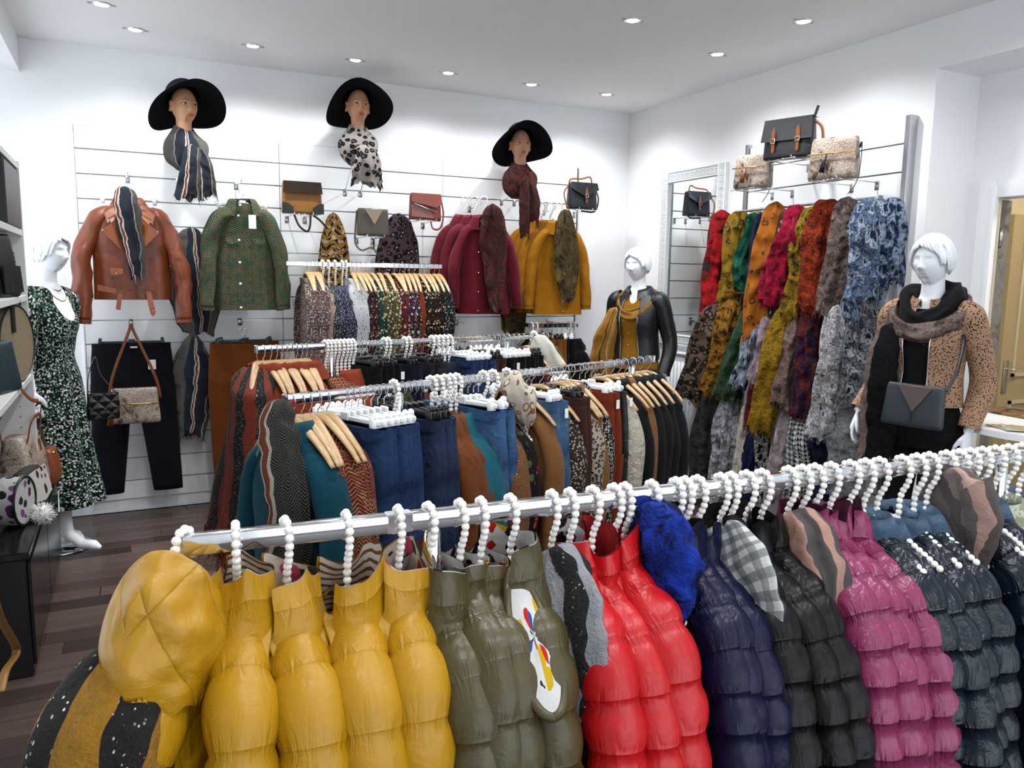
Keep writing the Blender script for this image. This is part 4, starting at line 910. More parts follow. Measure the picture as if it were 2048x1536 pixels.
# cream patterned scarf hung between the racks' garments
loc, rz = rack2.pos(1014); pearl_hanger('pearl bead hanger carrying the cream and camel scarf', loc, rz, False)
drape('satin_scarf', 'cream and camel chain print scarf knotted on the middle rack', mat('chain_print', f_leopard, '#e4d9c9', '#9a6a35', 30, 0.3, 0.42, '#e9dfd2', rough=0.6), [(0.0, 0, -0.03), (0.05, -0.01, -0.06), (0.10, 0, -0.12), (0.11, 0.0, -0.2)], [0.04, 0.055, 0.05, 0.025], [0.025, 0.04, 0.04, 0.02], 4, 0.25, 0.8, 321, 40, 30, loc=loc, rz=rz)
loc, rz = rack3.pos(1068); pearl_hanger('pearl bead hanger carrying the white scarf, rear rack', loc, rz, False)
drape('white_scarf', 'white scarf hanging near the right end of the rear rack', mat('ivory_cloth', f_cloth, '#e6e2d8'), [(0.0, 0, -0.03), (0.06, 0, -0.09), (0.13, 0, -0.2), (0.15, 0, -0.4)], [0.05, 0.09, 0.1, 0.08], [0.03, 0.05, 0.05, 0.04], 4, 0.2, 0.8, 323, 40, 30, loc=loc, rz=rz)
# ================================================================== mannequins
def head_points(nl=110, na=84):
    u = np.linspace(0, 1, nl, endpoint=False); lam = 2*PI*u-0.55*np.sin(2*PI*u)*1.0        # denser towards lam=0 (the face)
    lam = lam-PI/2; phi = np.linspace(-PI/2+0.02, PI/2-0.02, na)
    L, Ph = np.meshgrid(lam, phi); dx, dy, dz = np.cos(Ph)*np.cos(L), np.cos(Ph)*np.sin(L), np.sin(Ph)
    x, y, z = 0.073*dx, 0.094*dy, 0.114*dz; s = np.clip(-dz, 0, 1); fr = dy < 0
    x = x*(1-0.30*s**1.5); y = np.where(fr, y*(1-0.10*s**2), y*(1-0.55*s**1.1)); y = np.where(fr & (np.abs(dx) < 0.8), y*(1-0.06*(1-np.abs(dx))), y)
    wt = np.clip(-dy*2.2, 0, 1); ax = np.abs(x); g = lambda a, b: np.exp(-a*a-b*b)
    nose = interp(z, [-0.2, -0.048, -0.038, -0.029, -0.012, 0.008, 0.026, 0.05, 0.3], [0, 0, 0.010, 0.021, 0.014, 0.0075, 0.003, 0, 0])
    f = nose*np.exp(-(x/(0.0095+0.004*np.clip(-z/0.03, 0, 1)))**2)+0.006*g((ax-0.0125)/0.0055, (z+0.032)/0.007)
    f += -0.0105*g((ax-0.030)/0.017, (z-0.008)/0.0115)+0.0055*g((ax-0.031)/0.0115, (z-0.0045)/0.0062)+0.004*g((ax-0.030)/0.02, (z-0.026)/0.007)
    f += 0.0065*g(x/0.019, (z+0.0545)/0.0048)+0.0078*g(x/0.016, (z+0.066)/0.0052)-0.0045*g(x/0.022, (z+0.0600)/0.0022)
    f += 0.007*g(x/0.018, (z+0.092)/0.013)+0.004*g((ax-0.043)/0.018, (z+0.018)/0.02)-0.003*g(x/0.03, (z+0.078)/0.006)
    return np.stack([x, y-f*wt, z], 2)
HEADP = head_points()
def head_mb(b, o, sc=1.0, rz=0.0, ry=0.0, ears=True):
    M = np.array(Matrix.Translation(o) @ Matrix.Rotation(rz, 4, 'Z') @ Matrix.Rotation(ry, 4, 'X') @ Matrix.Scale(sc, 4))
    b.grid(HEADP, True, True, True, M=M)
    if ears:
        for s in (-1, 1):
            a = np.linspace(0, 2*PI, 16, endpoint=False)
            P = np.stack([s*(0.073+0.007*np.abs(np.sin(a))), 0.014+0.014*np.cos(a)-0.005*np.sin(a), -0.004+0.028*np.sin(a)], 1); b.tube(P, 0.0062, 8, False, closed=True, M=M)
            b.sphere((0.009, 0.013, 0.026), (s*0.071, 0.014, -0.005), 10, 8, M=M)
    return M
def hair_mb(M, seed=0):
    """sculpted short hair cap with side-swept fringe"""
    b = MB(); u = np.linspace(0, 1, 90, endpoint=False); lam = 2*PI*u-PI/2; out = []
    for v in np.linspace(0, 1, 40):
        # lower limit of the hair for every direction: fringe in front, nape behind
        fx = np.cos(lam); fy = np.sin(lam); front = np.clip(-fy, 0, 1)
        low = -0.42+front**0.8*1.05-0.12*np.clip(fx, 0, 1)*front+0.08*np.clip(-fx, 0, 1)*front
        low = np.where(np.abs(fx) > 0.85, np.minimum(low, -0.18), low)
        ph = (PI/2-0.01)*(1-v)+low*v; dx, dy, dz = np.cos(ph)*np.cos(lam), np.cos(ph)*np.sin(lam), np.sin(ph)
        s = np.clip(-dz, 0, 1); th = 0.0135*(1-0.55*v**5)
        groove = 0.0038*np.sin(lam*17+6*v+2.6*np.sin(3*v+lam*2))*min(1, v*3)
        x, y, z = (0.073+th+groove)*dx*(1-0.30*s**1.5), (0.094+th+groove+0.006*np.clip(dy, 0, 1))*dy*np.where(dy > 0, 1-0.38*s, 1), (0.114+th)*dz
        out.append(np.stack([x, y, z], 1))
    P = np.array(out); Q = P[-1:]*[0.93, 0.93, 1.0]; b.grid(np.concatenate([P, Q]), True, True, False, M=M)
    rs = np.random.RandomState(seed); part = np.array([0.45, -0.35, 0.82])                     # locks sweep from a side parting
    for k in range(64):
        la = 2*PI*k/64+rs.uniform(-0.05, 0.05); fr = max(0, -math.sin(la)); lo = -0.42+1.0*fr**0.8-0.12*max(0, math.cos(la))*fr+rs.uniform(-0.08, 0.06)
        if abs(math.cos(la)) > 0.85: lo = min(lo, -0.15)
        e = np.array([math.cos(lo)*math.cos(la), math.cos(lo)*math.sin(la), math.sin(lo)]); s0 = part+rs.normal(size=3)*0.10; s0 /= np.linalg.norm(s0); Q2 = []
        for u in np.linspace(0, 1, 9):
            sw = np.array([-0.35*math.sin(u*PI)*fr, 0, 0]); d = s0*(1-u)+e*u+sw; d /= np.linalg.norm(d); sh = max(0, -d[2]); Q2.append([(0.073+0.013)*d[0]*(1-0.3*sh**1.5), (0.094+0.013)*d[1]*(1-0.38*sh if d[1] > 0 else 1), (0.114+0.012)*d[2]])
        b.tube(Q2, np.array([0.004, 0.008, 0.010, 0.011, 0.0105, 0.010, 0.009, 0.007, 0.002]), 7, True, (1.0, 0.45), tuple(e), M=M)
    return b
def rings_z(spec, n=32):
    """closed horizontal ellipses: (z, a, b, x, y)"""
    a = np.linspace(0, 2*PI, n, endpoint=False); return np.array([np.stack([r[3]+r[1]*np.cos(a), r[4]+r[2]*np.sin(a), 0*a+r[0]], 1) for r in spec])
def spec_interp(spec, n):
    S = np.array(spec, float); t = np.linspace(0, 1, len(S)); q = np.linspace(0, 1, n); return np.stack([interp(q, t, S[:, i]) for i in range(S.shape[1])], 1)
def hand_mb(b, wrist, d, side, nrm, curl=0.35, s=1.0):
    """wrist point, finger direction d, side vector (towards thumb), palm normal"""
    w = np.array(wrist, float); d = np.array(d, float); d /= np.linalg.norm(d); sd = np.array(side, float); sd -= d*(sd @ d); sd /= np.linalg.norm(sd); n = np.cross(d, sd)
    if n @ np.array(nrm) < 0: n = -n
    b.tube([w-d*0.02, w+d*0.015*s, w+d*0.05*s, w+d*0.085*s, w+d*0.092*s], [0.021*s, 0.024*s, 0.033*s, 0.036*s, 0.03*s], 14, True, (1.0, 0.45), tuple(n))
    for k, (o, l, r) in enumerate(((0.026, 0.068, 0.0078), (0.009, 0.078, 0.008), (-0.009, 0.073, 0.0078), (-0.026, 0.056, 0.007))):
        p0 = w+d*0.08*s+sd*o*s; c = curl*(1+0.18*k); p1 = p0+(d*math.cos(c*0.4)+n*math.sin(c*0.4)+sd*o*1.2)*l*0.45*s
        p2 = p1+(d*math.cos(c)+n*math.sin(c)+sd*o)*l*0.32*s; p3 = p2+(d*math.cos(c*1.6)+n*math.sin(c*1.6))*l*0.26*s
        b.tube([p0-d*0.012, p0, p1, p2, p3, p3+(p3-p2)*0.15], np.array([r, r*1.05, r, r*0.9, r*0.75, r*0.3])*s, 10, True)
    t0 = w+d*0.025*s+sd*0.018*s; t1 = t0+(sd*0.6+d*0.7+n*0.3)*0.035*s; t2 = t1+(d*0.9+sd*0.25+n*0.35)*0.03*s; t3 = t2+(d*1.0+n*0.35)*0.022*s
    b.tube([t0-sd*0.012, t0, t1, t2, t3], np.array([0.012, 0.012, 0.0105, 0.009, 0.005])*s, 10, True)
def remesh(b, name, voxel, mt, parent):
    me = b.mesh(name); o = bpy.data.objects.new('tmp', me); COL.objects.link(o); md = o.modifiers.new('r', 'REMESH'); md.mode = 'VOXEL'; md.voxel_size = voxel
    sm = o.modifiers.new('s', 'SMOOTH'); sm.factor = 0.5; sm.iterations = 2
    dg = bpy.context.evaluated_depsgraph_get(); dg.update(); m2 = bpy.data.meshes.new_from_object(o.evaluated_get(dg)); bpy.data.objects.remove(o); bpy.data.meshes.remove(me)
    m2.name = name; m2.polygons.foreach_set('use_smooth', np.ones(len(m2.polygons), bool)); m2.materials.clear(); return link(name, m2, mt, parent)
TORSO = [(0.80, 0.155, 0.10, 0, 0.01), (0.90, 0.168, 0.108, 0, 0.01), (1.00, 0.148, 0.095, 0, 0.0), (1.08, 0.115, 0.083, 0, 0.0), (1.18, 0.122, 0.088, 0, -0.005), (1.28, 0.142, 0.108, 0, -0.012), (1.36, 0.152, 0.09, 0, 0.0), (1.43, 0.135, 0.07, 0, 0.01), (1.475, 0.08, 0.06, 0, 0.012), (1.50, 0.054, 0.054, 0, 0.012), (1.56, 0.048, 0.05, 0, 0.004), (1.60, 0.05, 0.05, 0, 0.0)]
def mannequin(label, loc, rz, arms, legs, head_rz=0.0, face_label=None, sc=1.0):
    t = thing('mannequin', label, 'mannequin', loc, rz, 'white mannequins'); t.scale = (sc, sc, sc); b = MB()
    b.grid(rings_z(spec_interp(TORSO, 40)), True, True, True)
    M = head_mb(b, Vector((0, -0.022, 1.655)), 1.0, head_rz, 0.0)
    for P, hd in arms:
        q = spline(P, 22); b.tube(q, interp(np.linspace(0, 1, 22), [0, 0.15, 0.5, 0.62, 0.97, 1], [0.045, 0.047, 0.037, 0.038, 0.023, 0.022]), 16)
        hand_mb(b, q[-1], hd[0], hd[1], hd[2], hd[3])
    for P, toe in legs:
        q = spline(P, 30); b.tube(q, interp(np.linspace(0, 1, 30), [0, 0.25, 0.5, 0.56, 0.7, 0.97, 1], [0.084, 0.075, 0.05, 0.048, 0.053, 0.032, 0.034]), 18)
        an = q[-1]; tv = np.array(toe, float); F = [an+np.array([0, 0, 0.02]), an+tv*0.10, an+tv*0.42+np.array([0, 0, -0.02]), an+tv*0.78+np.array([0, 0, 0.0]), an+tv]
        b.tube(F, [0.034, 0.036, 0.034, 0.034, 0.013], 14, True, (1.0, 0.8), (0, 0, 1)); b.sphere((0.027, 0.03, 0.028), an+np.array([0, 0.02, -0.03]), 10, 8)
    o = remesh(b, 'body', 0.0042, MANQ, t)
    hair_mb(M).build('hair', MANQ, t)
    return t
def cloth_loft(name, spec, mt, parent, n=64, k=50, th0=None, th1=None, fold=0.0, nf=8, seed=0, top=None, wr=0.004, label=None, flip=False):
    """garment shell round the body; th0..th1 leaves the front open; front is angle -90 degrees"""
    S = spec_interp(spec, k); closed = th0 is None; a = np.linspace(0, 2*PI, n, endpoint=False) if closed else np.linspace(th0, th1, n); t = np.linspace(0, 1, k); rs = np.random.RandomState(seed); ph = rs.rand(3)*6.28; R = []
    for i in range(k):
        f = fold*t[i]**1.2; r = 1+f*(0.6*np.sin(nf*a+ph[0]+t[i])+0.4*np.sin((nf+5)*a+ph[1]-t[i]*1.5)); z = S[i, 0]+0*a
        R.append(np.stack([S[i, 3]+S[i, 1]*np.cos(a)*r, S[i, 4]+S[i, 2]*np.sin(a)*r, z], 1))
    R = np.array(R)
    if top is not None:                                         # cut the neckline: top(angle) -> extra drop, fading down
        dz = top(a); R[:, :, 2] -= dz[None, :]*np.clip(1-t*3.2, 0, 1)[:, None]
    R = R+wr*wob(R, seed+2, 22)[..., None]*np.array([1, 1, 0])
    b = MB(); b.grid(R, closed, flip=flip); return b.build(name, mt, parent, label=label), R
def cloth_sleeve(P, r, mt, parent, seed=0, n=20, k=30, name='sleeve', wr=0.005):
    q = spline(P, k); R = tube_rings(q, interp(np.linspace(0, 1, k), np.linspace(0, 1, len(r)), r), n); R = R+wr*wob(R, seed, 30)[..., None]; b = MB(); b.grid(R, True, True, False); return b.build(name, mt, parent)
def base_plate(t, x=0.0, y=0.0):
    q = MB(); q.disc(0.17, 0.008, (x, y, 0.0045), 40); q.build('base_plate', CHROME, t); q = MB(); q.tube([(x, y+0.05, 0.0), (x, y+0.05, 0.35)], 0.008, 10); q.build('support_rod', CHROME, t)
# ---- left mannequin in the black, green and white dress
DRESS = mat('dress_print', f_floral, '#0c0f10', ['#e9efe6', '#2f6a4f', '#b9ccbe', '#101314', '#5a957a', '#ffffff'], 95, 0.5, dist=0.9)
p1 = atZ(178, 1092, 0)
RW, LW = (-0.225, -0.015, 0.93), (0.15, 0.09, 0.92)
m1 = mannequin('white mannequin in a long black, green and white print dress at the left', (p1[0]-0.12, p1[1]+0.03, 0), math.radians(62),
    [([(-0.13, 0.01, 1.415), (-0.175, 0.01, 1.38), (-0.2, 0.03, 1.12), RW], ((0, -0.12, -1), (0.1, -1, 0), (1, 0, 0), 0.35)), ([(0.13, 0.01, 1.415), (0.175, 0.01, 1.38), (0.19, 0.06, 1.13), LW], ((0.0, 0.0, -1), (0, -1, -0.2), (-1, 0, 0), 0.4))],
    [([(-0.085, 0.01, 0.88), (-0.08, -0.02, 0.48), (-0.075, -0.07, 0.10)], (0.0, -0.18, -0.07)), ([(0.085, 0.01, 0.88), (0.075, 0.02, 0.48), (0.065, 0.09, 0.12)], (0.0, -0.16, -0.09))], math.radians(-4))
vn = lambda a: 0.27*np.exp(-np.abs((np.mod(a+PI/2+PI, 2*PI)-PI)/0.36)**1.4)
cloth_loft('dress', [(1.475, 0.112, 0.078, 0, 0.012), (1.43, 0.152, 0.085, 0, 0.008), (1.36, 0.162, 0.103, 0, 0.0), (1.27, 0.152, 0.118, 0, -0.012), (1.17, 0.132, 0.1, 0, -0.005), (1.08, 0.128, 0.096, 0, 0), (1.0, 0.16, 0.112, 0, 0.005), (0.9, 0.185, 0.13, 0, 0.01), (0.6, 0.215, 0.16, 0, 0.01), (0.27, 0.26, 0.205, 0, 0.0)], DRESS, m1, 96, 90, fold=0.11, nf=9, seed=4, top=vn, label='long black, green and white print dress')
cloth_sleeve([(-0.12, 0.01, 1.41), (-0.178, 0.01, 1.37), (-0.203, 0.03, 1.15), (-0.207, 0.03, 1.06)], [0.066, 0.066, 0.064, 0.055], DRESS, m1, 5); cloth_sleeve([(0.12, 0.01, 1.41), (0.178, 0.01, 1.37), (0.192, 0.055, 1.15), (0.185, 0.065, 1.06)], [0.066, 0.066, 0.064, 0.055], DRESS, m1, 6)
for k, (dr, zz) in enumerate(((0.0, 1.50), (0.035, 1.49))):
    a = np.linspace(0, 2*PI, 40, endpoint=False); f = np.clip(-np.sin(a), 0, 1)
    q = MB(); q.tube(np.stack([(0.062+dr*0.8)*np.cos(a), 0.01+(0.066+dr*0.6)*np.sin(a), zz-0.02-(0.03+dr*1.3)*f**2], 1), 0.0032-0.0012*k, 6, False, closed=True); q.build('necklace', GOLD, m1)
base_plate(m1, 0.0, 0.03)
# ---- middle mannequin in the black leather jacket
MUSC = mat('mustard_shirt', f_cloth, '#9c6a14'); BLTH = mat('black_leather', f_leather, '#1c2126', 0.36, 14, 0.4); BLKT = mat('black_trouser', f_cloth, '#141517')
SILV = mat('zip_silver', f_plain, '#c9ccd0', 0.25, 1.0)
stand_legs = [([(-0.085, 0.01, 0.88), (-0.08, -0.01, 0.48), (-0.08, 0.02, 0.09)], (0, -0.17, -0.06)), ([(0.085, 0.01, 0.88), (0.085, -0.01, 0.48), (0.09, 0.02, 0.09)], (0, -0.17, -0.06))]
def clothed_legs(t, mt):
    cloth_loft('trouser_top', [(1.07, 0.122, 0.09, 0, 0), (0.98, 0.158, 0.106, 0, 0.002), (0.88, 0.178, 0.118, 0, 0.01), (0.80, 0.17, 0.112, 0, 0.01)], mt, t, 40, 14)
    for P, toe in stand_legs: cloth_sleeve([P[0], P[1], (P[2][0], P[2][1], 0.14)], [0.094, 0.078, 0.062, 0.056, 0.05], mt, t, 3, 24, 20, 'trouser_leg', 0.003)
m2p = atY(1270, 620, 4.6)
armsM2 = [([(-0.13, 0.01, 1.415), (-0.175, 0.01, 1.38), (-0.24, 0.05, 1.12), (-0.23, -0.03, 0.9)], ((0, -0.1, -1), (0.1, -1, 0), (1, 0, 0), 0.4)), ([(0.13, 0.01, 1.415), (0.175, 0.01, 1.38), (0.235, 0.05, 1.12), (0.235, -0.03, 0.89)], ((0, -0.1, -1), (-0.1, -1, 0), (-1, 0, 0), 0.45))]
m2 = mannequin('white mannequin in a black leather jacket and mustard scarf beside the mirror', (m2p[0]+0.02, 4.6, 0), math.radians(-62), armsM2, stand_legs, math.radians(-6))
clothed_legs(m2, BLKT)
vn2 = lambda a: 0.10*np.exp(-((np.mod(a+PI/2+PI, 2*PI)-PI)/0.35)**2)
cloth_loft('shirt', [(1.49, 0.066, 0.062, 0, 0.012), (1.44, 0.125, 0.078, 0, 0.01), (1.37, 0.158, 0.1, 0, 0.0), (1.28, 0.152, 0.117, 0, -0.012), (1.15, 0.135, 0.1, 0, -0.003), (1.05, 0.155, 0.112, 0, 0), (0.93, 0.185, 0.128, 0, 0.005)], MUSC, m2, 64, 50, seed=8, top=vn2, label='mustard button shirt')
gapJ = 0.5
JK = [(1.465, 0.098, 0.08, 0, 0.014), (1.43, 0.15, 0.088, 0, 0.01), (1.37, 0.175, 0.112, 0, 0.0), (1.28, 0.17, 0.13, 0, -0.012), (1.15, 0.16, 0.118, 0, -0.003), (1.06, 0.168, 0.122, 0, 0), (1.0, 0.175, 0.126, 0, 0)]
def jacket_on(t, mt, spec, gap, arms, seed, lapel=True, zipm=SILV, cuff=None):
    th0, th1 = -PI/2+gap, 1.5*PI-gap
    o, R = cloth_loft('jacket', spec, mt, t, 60, 40, th0, th1, seed=seed, wr=0.005)
    q = MB(); q.grid(R*[0.97, 0.97, 1], False, flip=True); q.build('jacket_lining', mat('lining_dark', f_cloth, '#2b2521'), t)
    for e, c in ((0, 1), (-1, -1)):
        q = MB(); q.tube(R[5:, e], 0.0035, 6); q.build('zip', zipm, t)
        if lapel:                                                   # lapel flap folded back from the opening
            L = R[0:20, e]; out = R[0:20, 9 if e == 0 else -10]; w = np.sin(np.linspace(0.25, 1, 20)*PI)[:, None]*0.75; P = np.stack([L+np.array([0, -0.006, 0]), L*(1-w*0.5)+out*w*0.5+np.array([0, -0.016, 0]), L*(1-w)+out*w+np.array([0, -0.012, 0.004])]); q = MB(); q.grid(P, False); q.build('lapel', mt, t)
    for (P, hd), s in zip(arms, (1, 2)):
        q = [np.array(v, float) for v in P]; e = q[-1]+(q[-2]-q[-1])*0.06; cloth_sleeve([q[0], q[1], q[2], e], [0.07, 0.07, 0.062, 0.055, 0.05, 0.046], mt, t, seed+s)
    a = np.linspace(th0-0.1, th1+0.1, 40); G = []
    for qv, z in ((1.0, 1.455), (1.0, 1.49), (1.08, 1.515), (1.3, 1.50), (1.55, 1.465)): G.append(np.stack([0.078*qv*np.cos(a), 0.016+0.072*qv*np.sin(a), z-0.03*np.clip(-np.sin(a), 0, 1)*qv], 1))
    q = MB(); q.grid(np.array(G), False); q.build('collar', mt, t)
jacket_on(m2, BLTH, JK, 0.42, armsM2, 20)
q = MB(); q.disc(0.006, 0.004, (0, 0, 0), 10, M=frame((1, 0, 0), (0, 0, 1), (0, -1, 0))); bme = q.mesh('button'); bme.materials.append(GOLD)
for z in (1.26, 1.18, 1.10, 1.02, 0.96): o = link('button', bme, None, m2); o.location = (0, -0.125-0.004*(z < 1.0)*3, z)
def cowl(t, mt, name, label, seed, z=1.4, rx=0.115, ry=0.12, r=0.036, dip=0.10, n=64, k=20, fr=None, fm=None, nf=4):
    """scarf loop round the neck, low in front"""
    a = np.linspace(0, 2*PI, n, endpoint=False); f = np.clip(-np.sin(a), 0, 1); P = np.stack([rx*np.cos(a)*(1+0.15*f), 0.02+ry*np.sin(a), z+0.05-dip*f**1.3+0.03*np.clip(np.sin(a), 0, 1)], 1)
    R = tube_rings(P, r, k, (1, 1.2), (0, 0, 1), True); th = np.linspace(0, 2*PI, k, endpoint=False); c = R.mean(1, keepdims=True); aa = np.linspace(0, 2*PI, R.shape[0])
    R = c+(R-c)*(1+0.22*np.sin(nf*th[None, :]+aa[:, None]*2)+0.12*np.sin(7*th[None, :]-aa[:, None]*3))[..., None]; R = R+0.005*wob(R, seed, 40)[..., None]
    b = MB(); b.grid(R, True); o = b.build(name, mt, t, label=label)
    if fr: fringe(o, R[::1, 3], fm or mt, fr, 3, seed, 0.0013, 0.8, (0, -0.6, -0.6))
    return o
MSCF = mat('mustard_scarf', f_stripes, [(0, '#a9742a'), (0.3, '#b98a48'), (0.5, '#d9cba8'), (0.54, '#a9742a'), (0.8, '#4d4422'), (0.9, '#b07d31')], 0.12, 0, 0.85, 0.02)
cowl(m2, MSCF, 'scarf', 'mustard and gold scarf round the neck', 31, z=1.37, dip=0.12)
drape('scarf_end', 'hanging end of the mustard scarf', MSCF, [(-0.115, -0.1, 1.36), (-0.16, -0.125, 1.2), (-0.21, -0.11, 1.05), (-0.22, -0.09, 0.87)], [0.04, 0.06, 0.075, 0.08], [0.02, 0.025, 0.03, 0.025], 4, 0.25, 0.7, 33, 36, 30, (1, 0.3, 0), parent=m2, fr=0.015)
base_plate(m2)
# ---- right mannequin in the tan dotted jacket
TAND = mat('tan_dotted', f_leopard, '#c89e80', '#2b201a', 110, 0.33, 0.34, '#2b201a')
m3p = atY(1858, 640, 2.4)
armsM3 = [([(-0.13, 0.01, 1.415), (-0.175, 0.01, 1.38), (-0.225, 0.05, 1.13), (-0.26, -0.09, 0.93)], ((-0.12, -0.25, -1), (0.3, -1, 0), (1, 0, 0), 0.4)), ([(0.13, 0.01, 1.415), (0.175, 0.01, 1.38), (0.225, 0.06, 1.12), (0.215, -0.02, 0.90)], ((-0.05, -0.15, -1), (-0.2, -1, 0), (-1, 0, 0), 0.5))]
m3 = mannequin('white mannequin in a tan dotted jacket with fringed shawl at the right', (m3p[0]+0.005, 2.4, 0), math.radians(-76), armsM3, stand_legs, math.radians(-8))
clothed_legs(m3, BLKT)
cloth_loft('top', [(1.44, 0.11, 0.075, 0, 0.01), (1.37, 0.157, 0.1, 0, 0.0), (1.28, 0.151, 0.117, 0, -0.012), (1.15, 0.134, 0.1, 0, -0.003), (1.05, 0.15, 0.108, 0, 0)], BLKT, m3, 48, 30, seed=9, label='black top under the jacket')
jacket_on(m3, TAND, JK, 0.34, armsM3, 40, False)
SHAW = mat('shawl_black_taupe', f_stripes, [(0, '#15161a'), (0.62, '#84706a')], 0.24, 0, 0.95, 0.03, 0.7); TAUP = mat('yarn_taupe', f_plain, '#7d6a62', 0.95)
cowl(m3, mat('shawl_black', f_cloth, '#15161a', 0.3), 'shawl_inner', 'black inner fold of the shawl', 41, z=1.44, rx=0.1, ry=0.1, r=0.04, dip=0.11)
cowl(m3, mat('shawl_taupe', f_mottle, ['#4e433f', '#84706a', '#94827a'], 30, False, 0.95, 'UV', (1, 1, 1), 1, 0.9), 'shawl', 'taupe fringed fold of the shawl', 43, z=1.385, rx=0.145, ry=0.135, r=0.036, dip=0.11, fr=0.025, fm=TAUP)
drape('shawl_end', 'hanging end of the black and taupe shawl', SHAW, [(-0.125, -0.1, 1.37), (-0.135, -0.145, 1.2), (-0.135, -0.15, 1.0), (-0.13, -0.15, 0.72)], [0.055, 0.065, 0.07, 0.065], [0.025, 0.035, 0.035, 0.03], 4, 0.2, 0.4, 45, 44, 40, (1, 0.3, 0), 0.05, TAUP, parent=m3, side=33)
base_plate(m3)
# ================================================================== back wall display
def bracket(label, x, z, depth=0.2, wall='back', y=None, down=0.0, parent=None):
    """chrome slat-wall hook: plate in the groove and an arm"""
    if wall == 'back': t = thing('wall_hook', label, 'wall hook', (x, YB-0.024, z), 0, 'chrome slat wall hooks')
    else: t = thing('wall_hook', label, 'wall hook', (XR-0.024, y, z), -PI/2, 'chrome slat wall hooks')
    q = MB(); q.rbox(0.028, 0.004, 0.05, (0, -0.002, -0.018), 0.001, 1); q.build('plate', STEEL, t)
    q = MB(); q.tube([(0, -0.003, -0.015), (0, -depth, -0.015-down), (0, -depth-0.006, -0.003-down)], 0.0035, 8); q.build('arm', CHROME, t)
    return t
# ---- display busts with hats
SKIN = NT('bust_skin'); n_, _ = SKIN.noise(SKIN.co('Object'), 6, 2); SKIN.col(SKIN.mix(n_, lin('#c08a66', True), lin('#cf9c78', True))).p(0.45); SKIN = SKIN.mat
HATM = mat('navy_felt', f_cloth, '#0c1117', 0.15, 0.98, 0.0, 0.15); LIP = mat('lipstick', f_plain, '#b0544a', 0.35); BROW = mat('brow_paint', f_plain, '#4a3025', 0.8); EYEW = mat('eye_white', f_plain, '#e4e0da', 0.25); IRIS = mat('iris', f_plain, '#2a1c16', 0.15)
STRP = mat('striped_scarf', f_stripes, [(0, '#5e5a57'), (0.20, '#cfc6ba'), (0.214, '#343843'), (0.40, '#efe6da'), (0.425, '#8a452e'), (0.455, '#efe6da'), (0.475, '#2c3a44'), (0.62, '#6a6663'), (0.9, '#b5ada2'), (0.912, '#56524e')], 0.3, 0, 0.9, 0.03)
LEOG = mat('leopard_grey_scarf', f_leopard, '#b3aaa4', '#17161a', 26, 0.18, 0.46, '#75696a')
LEOB = mat('leopard_wine_scarf', f_leopard, '#5f4a52', '#14121a', 26, 0.22, 0.5, '#b7aeb0')
CAMO = mat('camo_red_scarf', f_mottle, ['#1d1d1a', '#5e2124', '#33322a', '#7c3431', '#23241f', '#6b5b45'], 7, False, 0.85, 'UV', (1, 0.6, 1), 1.2)
OLBR = mat('olive_brown_scarf', f_mottle, ['#2b261c', '#6d5838', '#3f3624', '#7d693f', '#8a7450'], 7, False, 0.85, 'UV', (1, 0.6, 1), 1.2)
def cape(t, m_, seed, tilt=0.0):
    S = spec_interp([(-0.115, 0.055, 0.058, 0, 0.01), (-0.15, 0.078, 0.076, 0, 0.008), (-0.2, 0.118, 0.1, 0, 0.0), (-0.26, 0.13, 0.108, 0, -0.005), (-0.33, 0.115, 0.09, 0, -0.01), (-0.38, 0.07, 0.06, 0, -0.015)], 36)
    a = np.linspace(0, 2*PI, 64, endpoint=False); R = np.array([np.stack([r[1]*np.cos(a)*(1+0.05*np.sin(5*a+9*i/36)), r[4]+r[2]*np.sin(a)*(1+0.05*np.sin(7*a-6*i/36)), r[0]+0*a-0.03*np.clip(-np.sin(a), 0, 1)*(1-i/36)], 1) for i, r in enumerate(S)]); R += 0.008*wob(R, seed, 26)[..., None]
    b = MB(); b.grid(R, True, False, True); return b.build('scarf', m_, t)
